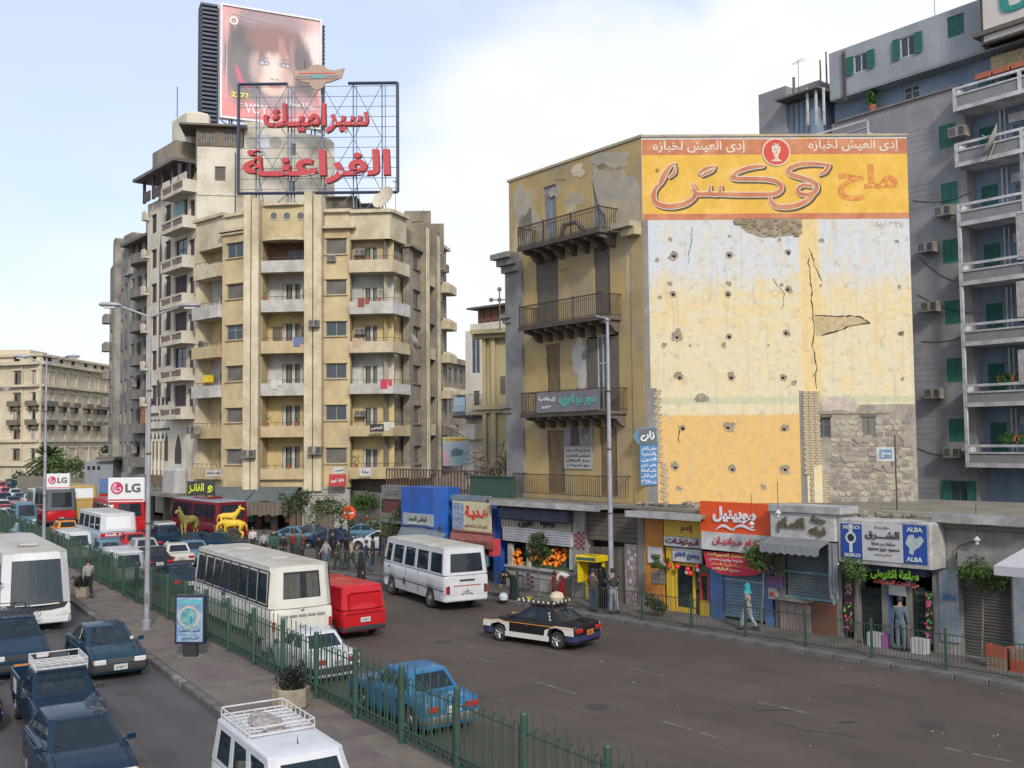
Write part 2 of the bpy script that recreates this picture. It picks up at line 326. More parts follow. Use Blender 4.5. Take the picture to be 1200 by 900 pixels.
# ------------------------------------------------------------------ ground, roads, kerbs
asph = mat('asphalt_brown',(.092,.070,.056),.82,var=.2,vs=.35,col2=(.060,.046,.038),bs=.16,blotch=1.1,bump=.6,bsc=50,lane=41)
asph2 = mat('asphalt_dark',(.062,.058,.064),.74,var=.22,vs=.4,col2=(.082,.074,.072),bs=.3,bump=.6,bsc=50,lane=33)
g = MB(); g.quad((-900,-200,-.012),(900,-200,-.012),(900,1700,-.012),(-900,1700,-.012)); struct('ground',g,mat('ground_dust',(.09,.08,.07),.9,var=.25,vs=.05))
class Line:
    def __init__(s,p,th): s.p = V((p[0],p[1],0)); s.d = V((-sin(R(th)),cos(R(th)),0)); s.r = V((cos(R(th)),sin(R(th)),0)); s.th = th
    def at(s,t,off=0,z=0): return s.p+s.d*t+s.r*off+V((0,0,z))
    def t_of(s,px,py=None):          # parameter where the vertical plane through pixel column px meets the line on the ground
        d = ray(px,700 if py is None else py); a = MX(((s.d.x,-d.x),(s.d.y,-d.y))); q = a.inverted() @ MX(((-s.p.x,),(-s.p.y,))) if False else None
        det = -s.d.x*d.y+d.x*s.d.y; return (s.p.x*d.y-s.p.y*d.x)/det*1.0
KL = Line(G(245,832),32.6); FL = Line(G(471,880),33.6); KR = Line(G(1200,810),42.3); 
fgap = .3
def strip(a,b,z): return [tuple(p) for p in (a,b)]
m = MB(); m.quad(KL.at(-22,-14,0),KL.at(-22,0,0),KL.at(260,0,0),KL.at(260,-14,0)); struct('left_carriageway',m,asph2,(0,0,-.006))
m = MB(); m.quad(FL.at(-22,.3),KR.at(-30,0),KR.at(30,0),FL.at(22,.3)); m.quad(FL.at(22,.3),KR.at(30,0),KR.at(56,18),FL.at(240,38)); struct('right_carriageway',m,asph,(0,0,-.008))
for i in (1,4,5):
    rr_ = random.Random(i); p = G(rr_.uniform(450,1180),rr_.uniform(745,880)); q = V((p.x,p.y)); a = rr_.uniform(0,6.28); m = MB(); P = [q]
    for k in range(rr_.randrange(5,12)): a += rr_.uniform(-.5,.5); P.append(P[-1]+V((cos(a),sin(a)))*.22)
    for u_,v_ in zip(P,P[1:]): d = (v_-u_).normalized()*.011; m.quad((u_.x-d.y,u_.y+d.x,0),(v_.x-d.y,v_.y+d.x,0),(v_.x+d.y,v_.y-d.x,0),(u_.x+d.y,u_.y-d.x,0))
    obj('road_crack',m,mat('road_crack',(.03,.025,.022),1,var=0,bump=0),bpy.data.objects['right_carriageway'],(0,0,.006))
for (x,y) in ((700,828),(1090,850),(520,752),(150,812)):
    p = G(x,y); o = obj('manhole_cover',MB().lathe([(.001,.006),(.30,.006),(.33,.002),(.36,.0)],20),mat('manhole_iron',(.045,.04,.038),.6,var=.3,vs=8),bpy.data.objects['right_carriageway'],(p.x,p.y,.004))
# faded lane dashes
dash = mat('worn_road_paint',(.20,.185,.165),.8,var=.3,vs=6,col2=(.105,.09,.08),bs=4,blotch=1.3)
lm = None
for (a,b) in [((739,782),(786,794)),((630,799),(675,813)),((777,845),(840,864)),((887,822),(957,838)),((1105,876),(1188,893)),((640,762),(668,768)),((545,768),(575,776))]:
    A = G(*a); B = G(*b); d = (B-A).normalized(); nn = V((-d.y,d.x,0))*.055; m = MB(); k = 7
    for q in range(k):
        if random.random() < .12: continue
        p = A.lerp(B,q/k); e = A.lerp(B,(q+.95)/k); w_ = nn*random.uniform(.6,1.1); m.quad(p-w_,e-w_,e+w_,p+w_)
    if lm is None: lm = struct('road_markings',m,dash,(0,0,-.002))
    else: obj('lane_dash',m,dash,lm)
# small litter and oil stains on the road
lit = MB()
for k in range(28):
    p = G(random.uniform(430,1180),random.uniform(755,880)); r = random.uniform(.015,.05); a = random.random()*6
    lit.add([(p.x+r*cos(a+i*1.6),p.y+r*sin(a+i*1.6),.004+.012*(i % 2)) for i in range(4)],[(0,1,2,3)])
o = obj('litter',lit,mat('litter',(.4,.38,.34),.9)); o['kind'] = 'stuff'
pt = mat('tar_patch',(.034,.03,.029),.7,var=.2,vs=2)
for (x,y,rx,ry) in [(992,846,.28,.07),(906,832,.5,.05)]:
    p = G(x,y); m = MB(); m.poly([(p.x+rx*cos(i*.45)*random.uniform(.7,1.1),p.y+ry*sin(i*.45)*random.uniform(.7,1.1)) for i in range(14)],0); obj('tar_patch',m,pt,lm,(0,0,.0005))
# median island
pav_a = mat('paving_purple',(.115,.088,.092),.85,var=.18,vs=1.2,col2=(.15,.12,.10),bs=.8,bump=.6,bsc=18)
pav_b = mat('paving_tan',(.165,.135,.105),.85,var=.18,vs=1.2,col2=(.11,.095,.085),bs=.8,bump=.6,bsc=18)
stone = mat('kerb_stone',(.13,.125,.125),.85,var=.3,vs=2.5,col2=(.07,.065,.065),bs=1.1,bump=.5,bsc=25)
kpaint = mat('kerb_painted',(.30,.29,.28),.8,var=.2,vs=5,col2=(.1,.095,.09),bs=4,blotch=1.2,bump=.5,bsc=25)
H_IS = .17
fo = lambda t: FL.at(t,.28); 
m = MB(); m.loft([[KL.at(t,.24),KL.at(t,.24,H_IS),V((fo(t).x,fo(t).y,H_IS)),fo(t)] for t in (-20,215)]); isl = struct('median_island',m,mat('island_earth',(.12,.11,.10),.9))
def fl_from_kl(t):  # point on fence line abreast of kerb line parameter t
    p = KL.at(t); q = (p-FL.p).dot(FL.d); return FL.at(q,.26)
t = -14; k = 0
while t < 60:
    ln = random.choice((2.2,2.6,3.1)); a = KL.at(t,.25,H_IS+.005); b = fl_from_kl(t); c = fl_from_kl(t+ln-.03); d = KL.at(t+ln-.03,.25,H_IS+.005)
    mid1 = a.lerp(V((b.x,b.y,a.z)),.62); mid2 = d.lerp(V((c.x,c.y,a.z)),.62); z = H_IS+.012
    m = MB(); m.poly([(p.x,p.y) for p in (a,mid1,mid2,d)],H_IS-.02,.032); obj('paving_panel',m,pav_a if k % 2 == 0 else pav_b,isl)
    m = MB(); m.poly([(p.x,p.y) for p in (mid1+(mid2-mid1).normalized()*.01,b,c,mid2)],H_IS-.02,.03); obj('paving_panel',m,pav_b if k % 3 else pav_a,isl)
    t += ln; k += 1
kb = link('median_kerb',None); kb['kind'] = 'structure'
def kerbmesh(ln): 
    m = MB(); m.bbox(0,.24,0,ln-.02,0,H_IS+.012,.03); return m.mesh('kerb_stone',[stone])
for k in range(64):
    t = -14+k*1.0; me = cached('kerb%d' % (k % 4 == 3),lambda: kerbmesh(1.0)) if True else None
    me2 = me
    if k % 7 == 3: me2 = cached('kerbp',lambda: (lambda q: (q.materials.clear(),q.materials.append(kpaint),q)[2])(kerbmesh(1.0)))
    p = KL.at(t); link('kerb_stone',me2,kb,(p.x,p.y,random.uniform(-.006,.006)),(0,0,R(32.6)))
# right pavement
SL = Line(G(800,722),41.0)             # shop fronts
pv = mat('pavement_right',(.15,.135,.125),.85,var=.25,vs=1.5,col2=(.09,.08,.075),bs=.5,bump=.6,bsc=16)
m = MB(); m.loft([[KR.at(t,.22),KR.at(t,.22,.15),SL.at(t+13.2,.6,.15),SL.at(t+13.2,.6)] for t in (-24,40)]); sp = struct('right_pavement',m,pv)
m = MB(); m.poly([tuple(p)[:2] for p in (KR.at(30,5.5),KR.at(34,18),V((-4,84,0)),V((-34,88,0)),V((-25,66,0)))],0,.1); struct('plaza_pavement',m,pv)
kb2 = link('right_kerb',None); kb2['kind'] = 'structure'
for k in range(58):
    p = KR.at(-18+k*1.0); link('kerb_stone',cached('kerb0',lambda: kerbmesh(1.0)),kb2,(p.x,p.y,-.02+random.uniform(-.006,.006)),(0,0,R(42.3)))
# ------------------------------------------------------------------ railings
green = mat('green_iron',(.012,.075,.052),.5,var=.25,vs=8,col2=(.05,.06,.04),bs=3,spec=.5)
dgreen = mat('dark_green_iron',(.02,.052,.045),.55,var=.25,vs=8,col2=(.05,.045,.035),bs=3)
def picket(h,z0,r=.015,spear=True):
    m = MB(); m.tube((0,0,z0),(0,0,h-.1),r,5)
    if spear: m.tube((0,0,h-.1),(0,0,h),r*1.5,5,.002); 
    return m.mesh('picket',[green])
def hoop(h,z0,dx,r=.015):
    m = MB(); m.tube((0,0,z0),(0,0,h),r,5); m.tube((dx,0,z0),(dx,0,h),r,5)
    pts = [(dx/2-dx/2*cos(pi*i/6),0,h+dx/2*sin(pi*i/6)) for i in range(7)]; m.path(pts,r,5); return m.mesh('hoop_bar',[green])
SP = 2.55
fence = thing('median_fence','green iron railing with hooped and spear pickets along the middle of the road','fence',FL.at(0)); fence.rotation_euler = (0,0,R(90+33.6))
npik = 14; dx = SP/npik
post_me = (lambda m: (m.lathe([(.075,0),(.075,1.78),(.06,1.81),(.0,1.82)],12),setattr(m,'smooth',False),m)[2])(MB()).mesh('fence_post',[green])
sm_ = MB(); nb = 0; rails = []
for k in range(-4,60):
    x = k*SP; z = H_IS
    if k < 34: link('fence_post',post_me,fence,(x,0,z))
    elif k % 2 == 0: link('fence_post',post_me,fence,(x,0,z))
    rm = cached('rail',lambda: (lambda m: (m.box(0,SP,-.02,.02,.12,.15),m.box(0,SP,-.02,.02,.34,.37),m.box(0,SP,-.012,.012,1.42,1.445),m)[3])(MB()).mesh('rail',[green]))
    link('rail',rm,fence,(x,0,z))
    for j in range(1,npik):
        xx = x+j*dx; h = 1.45
        if -4 <= k < 17:
            if j % 2: link('hoop_bar',cached('hoopm',lambda: hoop(1.5,.12,dx*1.0)),fence,(xx,0,z)) if j < npik-1 else None
            else: link('picket',cached('pikm',lambda: picket(1.92,.12)),fence,(xx+dx*.5,-.012,z)) if j < npik-1 else None
        else:
            sm_.tube((xx,0,z+.12),(xx,0,z+(1.85 if j % 2 else 1.6)),.012,4,caps=False)
    # low lattice
    for j in range(npik*2): sm_.box(x+j*dx/2,x+j*dx/2+.012,-.03,-.02,z+.12,z+.37)
o = obj('lattice_bars',sm_,green,fence); o['kind'] = 'stuff'
# right-hand pavement railing
rf = thing('pavement_railing','low dark green railing between the pavement and the wide road on the right','fence',KR.at(0,.42)); rf.rotation_euler = (0,0,R(90+42.3))
p2 = MB(); p2.box(-.035,.035,-.035,.035,0,1.25); post2 = p2.mesh('fence_post',[green])
pk = MB(); pk.tube((0,0,.12),(0,0,1.08),.01,5); pk2 = pk.mesh('picket',[dgreen])
cnt = 0; stf = MB()
for k in range(-6,22):
    x = k*2.4
    if 28 < x < 31: pass
    link('fence_post',post2,rf,(x,0,.15)); link('rail',cached('rail2',lambda: (lambda m: (m.box(0,2.4,-.015,.015,.1,.13),m.box(0,2.4,-.015,.015,1.05,1.08),m)[2])(MB()).mesh('rail',[dgreen])),rf,(x,0,.15))
    for j in range(1,20):
        xx = x+j*.12
        if 0 <= k < 15: link('picket',pk2,rf,(xx,0,.15))
        else: stf.tube((xx,0,.27),(xx,0,1.23),.01,4,caps=False)
o = obj('railing_bars',stf,dgreen,rf); o['kind'] = 'stuff'
# ------------------------------------------------------------------ building kit
shut_g = mat('shutter_grey',(.155,.15,.135),.7,var=.2,vs=4,col2=(.10,.09,.08),bs=1)
shut_d = mat('shutter_dark',(.12,.105,.09),.7,var=.25,vs=4,col2=(.12,.10,.08),bs=1)
shut_w = mat('shutter_white',(.50,.50,.46),.6,var=.2,vs=4,col2=(.3,.29,.26),bs=1)
frame_w = mat('frame_wood',(.28,.25,.20),.7,var=.2)
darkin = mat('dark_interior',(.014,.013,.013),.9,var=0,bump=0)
iron = mat('iron_dark',(.035,.033,.032),.6,var=.2,vs=6,col2=(.09,.05,.03),bs=4,blotch=.6)
concrete = mat('concrete',(.24,.22,.19),.9,var=.22,vs=1.5,col2=(.13,.12,.11),bs=.7,streak=.4,bump=.4)
acm = mat('ac_case',(.30,.28,.25),.5,var=.15,vs=4,col2=(.16,.14,.12),bs=2); acd = mat('ac_grille',(.05,.05,.05),.6)
def leafm(w,h,m,lw=.05):          # louvred shutter leaf: stiles, rails and slats
    b = MB(); b.box(0,lw,0,.035,0,h); b.box(w-lw,w,0,.035,0,h); b.box(lw,w-lw,0,.035,0,lw); b.box(lw,w-lw,0,.035,h-lw,h)
    n = max(4,int(h/.11))
    for i in range(n):
        z = lw+(h-2*lw)*i/n; b.add([(lw,.002,z),(w-lw,.002,z),(w-lw,.03,z+(h-2*lw)/n),(lw,.03,z+(h-2*lw)/n)],[(0,1,2,3)])
    return b.mesh('shutter',[m])
def win(fr,x0,x1,z0,z1,style='roller',d=.2,m=None,fm=None,parent=None,name='window'):
    """window set at depth d; frame mesh is the part, leaves / panes / blinds its children"""
    w = r5(x1-x0); h = r5(z1-z0); fm = fm or frame_w; t = .06
    def fmesh():
        b = MB(); b.box(0,t,0,.08,0,h); b.box(w-t,w,0,.08,0,h); b.box(t,w-t,0,.08,h-t,h); b.box(t,w-t,0,.08,0,t)
        if style in ('pane','sash','open'): b.box(w/2-.03,w/2+.03,.01,.07,t,h-t)
        if style == 'sash': b.box(t,w-t,.01,.07,h*.62,h*.62+.05)
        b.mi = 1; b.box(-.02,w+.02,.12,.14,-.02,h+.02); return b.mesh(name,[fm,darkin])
    o = fr.put(name,cached(('f',style,w,h,fm.name,name),fmesh),x0,d-.1,z0,parent)
    o.scale = ((x1-x0)/w,1,(z1-z0)/h)
    if style in ('pane','sash','open'):
        link('pane',cached(('p',w,h),lambda: MB().box(t,w/2-.03,.04,.05,t,h-t).box(w/2+.03,w-t,.04,.05,t,h-t).mesh('pane',[WGLASS])),o)
    if style == 'roller':
        def f():
            b = MB(); n = max(5,int(h/.1)); b.keep = True
            for i in range(n):
                z = t+(h-2*t)*i/n; q = (h-2*t)/n; b.add([(t,.05,z),(w-t,.05,z),(w-t,.032,z+q*.5),(t,.032,z+q*.5),(w-t,.05,z+q),(t,.05,z+q)],[(0,1,2,3),(3,2,4,5)])
            for xx in (w/3,w*2/3): b.box(xx-.02,xx+.02,.02,.05,t,h-t)
            return b.mesh('blind',[m or shut_g])
        link('blind',cached(('r',w,h,(m or shut_g).name),f),o)
    if style == 'slats':             # balcony door: four narrow leaves, the middle pair ajar
        lw = w/4
        for i in range(4):
            me = cached(('l',w,h,i % 2 == 0,(m or shut_w).name),lambda: leafm(lw*.72,h-.06,(m or shut_w) if i % 2 == 0 else shut_g))
            link('shutter',me,o,(i*lw+.02,.03+.02*(i % 2),.03))
    if style == 'leaves':            # closed pair of louvred leaves
        for i in range(2): link('shutter',cached(('l2',w,h,(m or shut_d).name),lambda: leafm(w/2-.02,h-.04,m or shut_d)),o,(i*w/2+.01,-.01,.02))
    if style == 'open':
        for i in range(2):
            q = link('shutter',cached(('l3',w,h,(m or shut_d).name),lambda: leafm(w/2,h,m or shut_d)),o,(-w/2+.02 if i == 0 else w-.02,-.09+.0,0)); q.location.y = -.1-(d-.1)
    return o
def rail(fr,x0,x1,z,y,h=.9,parent=None,m=None,sp=.14,ends=True,depth=0,name='railing',top=.02):
    w = x1-x0; b = MB(); b.box(0,w,-top,top,h-.04,h); b.box(0,w,-.012,.012,.06,.09)
    n = max(2,int(w/sp))
    for i in range(n+1): b.box(w*i/n-.009,w*i/n+.009,-.009,.009,.06 if i % 4 else 0,h-.02)
    if ends and depth:
        for xx in (0,w):
            b.box(xx-top,xx+top,0,depth,h-.04,h); k = max(2,int(depth/sp))
            for j in range(k): b.box(xx-.009,xx+.009,depth*j/k-.009,depth*j/k+.009,.0,h-.02)
    return fr.mb(name,b,m or iron,x0,y,z,parent)
def parapet_balcony(fr,x0,x1,z0,z1,out,m,slabm=None,chamfer=0,parent=None):
    """solid balcony: slab z0-.., parapet up to z1, projecting `out` in front of the wall"""
    w = x1-x0; h = z1-z0; b = MB(); c = chamfer
    op = [(0,.3),(0,-out),(w-c,-out),(w,-out+c),(w,.3)]; ip = [(.12,.3),(.12,-out+.12),(w-c-.05,-out+.12),(w-.12,-out+c+.05),(w-.12,.3)]
    if not c: op = [(0,.3),(0,-out),(w,-out),(w,.3)]; ip = [(.12,.3),(.12,-out+.12),(w-.12,-out+.12),(w-.12,.3)]
    n = len(op); vs = [(x,y,0) for x,y in op]+[(x,y,h) for x,y in op]+[(x,y,h) for x,y in ip]+[(x,y,.15) for x,y in ip]; fs = []
    for i in range(n-1):
        fs += [(i,i+1,n+i+1,n+i),(n+i,n+i+1,2*n+i+1,2*n+i),(2*n+i,2*n+i+1,3*n+i+1,3*n+i)]
    fs += [tuple(range(n)),tuple(3*n+i for i in range(n))]; b.add(vs,fs)
    lip = [(x-.03 if x == 0 else x+.03,y-.03 if y < 0 else y) for x,y in op]
    b.poly(lip,-.06,.055); o = fr.mb('balcony',b,m,x0,0,z0,parent); return o
def ac(fr,x,z,w=.75,h=.45,y=-.55,parent=None):
    def f():
        b = MB(); b.box(0,w,0,.6,0,h); b.mi = 1
        for i in range(5): b.box(.05+i*.075,.10+i*.075,-.006,0,.06,h-.06)
        b.box(w*.62,w-.05,-.006,0,.06,h-.06); b.mi = 0; b.box(-.03,w+.03,.05,.6,-.04,-.005); return b.mesh('air_conditioner',[acm,acd])
    return fr.put('air_conditioner',cached(('ac',w,h),f),x,y,z,parent)
def dish(fr,x,y,z,r=.6,rz=0.4,m=None,parent=None):
    b = MB(); b.smooth = True; pr = [(0.01,0)]+[(r*i/6,r*.28*(i/6)**2) for i in range(1,7)]
    b.keep = True; rings = [[(q*cos(2*pi*k/18),-h_,q*sin(2*pi*k/18)) for k in range(18)] for q,h_ in pr]; b.loft(rings,caps=False); b.smooth = False
    b.tube((0,0,0),(0,-r*.8,.1),.02); b.tube((0,.05,0),(0,.15,-r*1.1),.03)
    o = fr.mb('satellite_dish',b,m or shut_w,x,y,z,parent); o.rotation_euler = (R(-25),0,fr.a+rz); return o
def antenna(fr,x,y,z,h=2.0):
    b = MB(); b.tube((0,0,0),(0,0,h),.02); b.tube((-.5,0,h*.9),(.5,0,h*.95),.012)
    for i in range(6): b.tube((-.4+i*.16,-.25,h*.9+i*.008),(-.4+i*.16,.25,h*.9+i*.008),.008,4)
    return fr.mb('antenna',b,iron,x,y,z)
def pipe(fr,x,z0,z1,y=-.06,r=.05,m=None): return fr.mb('drain_pipe',MB().tube((0,0,0),(0,0,z1-z0),r,6),m or iron,x,y,z0)
def corebox(root,pts,z0,z1,m,name='wall'):
    b = MB(); b.poly([(p[0]-root.location.x,p[1]-root.location.y) for p in pts],z0,z1-z0); return obj(name,b,m,root)
def facet(root,a,b):
    """frame through two plan points a -> b (left to right)"""
    return Fr(root,a,math.degrees(atan2(b[1]-a[1],b[0]-a[0]))),hypot(b[0]-a[0],b[1]-a[1])
def PZ(px,Z,py=500): p = AT(px,py,Z); return (p.x,p.y)

# ================================================================== CENTRE: curved yellow apartment building
yel = mat('plaster_yellow',(.50,.40,.23),.9,var=.12,vs=.8,col2=(.35,.275,.165),bs=.35,blotch=.6,streak=.4,bump=.25)
crm = mat('plaster_cream',(.57,.50,.36),.9,var=.12,vs=.8,col2=(.38,.32,.22),bs=.35,blotch=.6,streak=.45,bump=.25)
ochre = mat('plaster_ochre',(.52,.41,.20),.9,var=.14,vs=.8,col2=(.44,.34,.18),bs=.5,blotch=.6,bump=.25)
whit = mat('plaster_whitewash',(.50,.495,.48),.9,var=.12,vs=.8,col2=(.33,.31,.28),bs=.6,blotch=.7,streak=.4,bump=.25)
brn = mat('plaster_brown',(.27,.23,.175),.9,var=.15,vs=.8,col2=(.15,.125,.10),bs=.35,blotch=.6,streak=.4,bump=.25)
burnt = mat('plaster_sooty',(.09,.055,.04),.95,var=.3,vs=1,col2=(.18,.10,.07),bs=.8)
greyst = mat('stone_grey',(.36,.345,.32),.85,var=.12,vs=1,col2=(.26,.25,.23),bs=.6,bump=.2)
q = AT(330,600,84); CB = thing('apartment_building','eight storey yellow rounded apartment building with tall twin pilasters under the red letter roof sign','building',(q.x,q.y,0))
A0,A1,A2,A3,A4,A5,A6 = PZ(228,89.3),PZ(262,86.2),PZ(288,84.9),PZ(380,84.2),PZ(411,84.0),PZ(458,83.7),PZ(477,86.5)
MF,mfw = facet(CB,A2,A3)
ZP = [MF.z(331,y,-.35) for y in (305,351,399.5,449,499,549)]          # parapet tops
ZB = [MF.z(331,y,-.35) for y in (318,364.5,413,462.7,511.5,561)]      # slab undersides
ZTOP = MF.z(331,238)
# middle loggias
xl,xr_ = MF.x(306,500),MF.x(359,500)
holes = []
for k in range(6):
    top = MF.z(331,281) if k == 0 else ZB[k-1]; holes.append((xl+.05,xr_-.05,ZB[k]+.16,top-.02))
zb0 = MF.z(331,571)
wm_ = wallmesh(xl,xr_,zb0,ZTOP,holes,1.5,.5); MF.mb('wall',wm_,yel)
for k in range(6):
    a,b,c,e = holes[k]; mm = [burnt,whit,ochre,whit,ochre,ochre][k]
    dx0,dx1 = MF.x(324 if k else 330,500),MF.x(345.5 if k else 349,500); dz0 = c; dz1 = c+(e-c)*(.76)
    MF.mb('back_wall',wallmesh(a-.02,b+.02,c-.02,e+.02,[(dx0,dx1,dz0,dz1)],.15,0),mm,0,1.45,0)
    win(MF,dx0,dx1,dz0,dz1,'slats' if k else 'pane',1.6)
    if k in (2,):
        for xx in (dx0-.85,dx1+.05): MF.put('shutter',cached('opleaf',lambda: leafm(.8,2.2,shut_d)),xx,1.38,dz0)
    if k in (3,): pass
    if k == 1: ac(MF,dx1+.35,c+1.3,y=1.0)
    bal = parapet_balcony(MF,xl+.06,xr_-.06,ZB[k],ZP[k],.35,[whit,whit,yel,whit,yel,yel][k])
    b2 = MB(); b2.box(0,xr_-xl-.3,-.02,.02,.25,.29); 
    for i in range(7): b2.box(i*(xr_-xl-.34)/6,i*(xr_-xl-.34)/6+.03,-.015,.015,0,.27)
    link('handrail',b2.mesh('handrail',[iron]),bal,(.1,-.3,ZP[k]-ZB[k]))
# top drum with three round windows
for i,px in enumerate((321,336.4,352.4)):
    cx,cz = MF.hit(px,253); b = MB(); b.disc((0,0),.42,0,20,.33); b.disc((0,0),.33,.004,16); o = MF.mb('round_window',MB().disc((0,0),.40,-.05,20,.30).disc((0,0),.40,.02,20),crm,cx,-.0,cz)
    link('pane',MB().disc((0,0),.31,-.02,16).mesh('pane',[mat('pane_grey',(.10,.105,.11),.3)]),o)
for zz,h_,o_ in ((281,.22,.55),(240,.18,.3)):
    b = MB(); n = 10; W_ = xr_-xl-.1; z_ = MF.z(331,zz)
    b.poly([(W_*i/n,-o_*sin(pi*i/n)**.5-.1) for i in range(n+1)]+[(W_,.3),(0,.3)],0,h_); MF.mb('cornice',b,crm,xl+.05,0,z_-h_/2)
# twin pilasters
for (p0,p1,ptop) in ((288.3,305.6,231),(359.3,379.5,227)):
    a,b = MF.x(p0,500),MF.x(p1,500); w_ = b-a; zt = MF.z(p0,ptop)
    m = MB(); m.box(a,a+w_*.46,-.75,.5,zb0-.3,zt); m.box(a+w_*.54,b,-.75,.5,zb0-.3,zt-.3); m.box(a+w_*.46,a+w_*.54,-.35,.5,zb0-.3,zt-3.2); MF.mb('pilaster',m,crm)
    for f_ in (.48,.53): pipe(MF,a+w_*f_,zb0+1,zt-6,-.42,.045,crm)
ac(MF,MF.x(289.5,528),MF.z(289.5,536),1.05,.65,y=-1.3); ac(MF,MF.x(366,528),MF.z(366,532),1.1,.65,y=-1.3); ac(MF,MF.x(367,380),MF.z(367,384.5),.8,.55,y=-1.3)
# window bays either side
def bay(fr,a,b,rows,zlo,zhi,m,proud=.0,style='roller',sty=None):
    hs = []
    for (c,e,x0,x1) in rows: hs.append((x0,x1,c,e))
    fr.mb('wall',wallmesh(a,b,zlo,zhi,hs,.22,.6),m,0,-proud,0)
    for i,(x0,x1,c,e) in enumerate(hs):
        s_ = (sty or {}).get(i,style); win(fr,x0,x1,c,e,s_,.2-proud)
        fr.mb('sill',MB().box(x0-.12,x1+.12,-.14,.02,-.08,0),m,0,-proud,c); fr.mb('lintel',MB().box(x0-.12,x1+.12,-.10,.02,0,.09),m,0,-proud,e)
FB,fbw = facet(CB,A1,A2)
rws = [(FB.z(277,b),FB.z(277,t),FB.x(267.5,500),FB.x(286.5,500)) for t,b in ((285,302.7),(333,350.7),(381,398.5),(428.8,447),(478,495),(526,544))]
bay(FB,0,fbw,rws,FB.z(277,571),FB.z(277,268),yel,.25,sty={0: 'pane',2: 'sash'})
FB.mb('cornice',MB().box(-.3,fbw,-.6,.1,0,.22),crm,0,0,FB.z(277,272)); FB.mb('cornice',MB().box(-.15,fbw,-.45,.1,0,.16),crm,0,0,FB.z(277,274)-.1)
FB.mb('wall',MB().box(0,fbw,.1,.5,0,1),crm,0,0,FB.z(277,268)-.1).scale = (1,1,FB.z(277,253)-FB.z(277,268)+.1)
FB.mb('cornice',MB().box(-.1,fbw,-.15,.5,0,.25),crm,0,0,FB.z(277,253))
FR,frw = facet(CB,A3,A4)
rws = [(FR.z(395,b),FR.z(395,t),FR.x(382.5,500),FR.x(406.8,500)) for t,b in ((279.6,298.4),(327.8,345.6),(376.7,394),(425.8,443.6),(474.4,492.5),(524.4,543))]
bay(FR,0,frw,rws,FR.z(395,571),FR.z(395,266),yel,.2,sty={2: 'pane',4: 'pane',3: 'pane'})
FR.mb('cornice',MB().box(0,frw+.5,-.65,.1,0,.22),crm,0,0,FR.z(395,269))
FR.mb('wall',MB().box(0,frw,.1,.5,FR.z(395,268)-.1,FR.z(395,249)),crm); FR.mb('cornice',MB().box(0,frw+.1,-.25,.5,0,.28),crm,0,0,FR.z(395,249))
ac(FR,FR.x(385,308),FR.z(385,307),.7,.5)
# balcony bays: left (curving away) and right (with a chamfered corner)
FL_,flw = facet(CB,A0,A1); F5,f5w = facet(CB,A4,A5); F6,f6w = facet(CB,A5,A6)
flo = FL_.z(245,571); tL = FL_.z(245,268)
zbl = [FL_.z(245,y,-.6) for y in (324,372,418.5,465,513,561)]; zpl = [FL_.z(245,y,-.6) for y in (309,358,405.5,452,500,548)]
hs = [(.5,flw-.12,zbl[k]+.16,(zbl[k-1] if k else FL_.z(245,292))-.02) for k in range(6)]
FL_.mb('wall',wallmesh(0,flw,flo,FL_.z(245,258),hs,1.3,.5),crm)
FL_.mb('cornice',MB().box(-.1,flw+.1,-.3,.5,0,.28),crm,0,0,FL_.z(245,258))
for k in range(6):
    a,b,c,e = hs[k]; mm = [yel,whit,ochre,whit,yel,yel][k]; d0 = a+(b-a)*.38; d1 = a+(b-a)*.8
    FL_.mb('back_wall',wallmesh(a-.02,b+.02,c-.02,e+.02,[(d0,d1,c,c+2.15)],.15,0),mm,0,1.25,0); win(FL_,d0,d1,c,c+2.15,'slats' if k in (0,1,2,3) else 'leaves',1.4)
    bal = parapet_balcony(FL_,.3,flw-.1,zbl[k],zpl[k],.55 if k else .4,[crm,whit,yel,whit,yel,yel][k])
    b2 = MB(); b2.box(0,flw-.7,-.02,.02,.28,.32); [b2.box(i*(flw-.75)/5,i*(flw-.75)/5+.03,-.015,.015,0,.3) for i in range(6)]; link('handrail',b2.mesh('handrail',[iron]),bal,(.15,-.46 if k else -.34,zpl[k]-zbl[k]))
ac(FL_,1.0,zpl[2]+.1,.7,.5,y=-.3); ac(FL_,1.3,zbl[4]+.35,1.2,.7,y=-1.55)
ac(FL_,1.0,zpl[3]+.35,.9,.7,y=.2).data = (lambda: (lambda m_: m_)(MB().box(0,.9,0,.5,0,.7).mesh('yellow_box',[mat('yellow_plastic',(.7,.5,.02),.5)])))()
zbr = [F5.z(440,y,-.9) for y in (317,366,411.5,460,510,560)]; zpr = [F5.z(440,y,-.9) for y in (303.5,352.5,399.5,449,498.5,547.5)]
hs5 = [(.1,f5w+.0,zbr[k]+.16,(zbr[k-1] if k else F5.z(440,280))-.02) for k in range(6)]
cols5 = [yel,whit,ochre,whit,ochre,ochre]
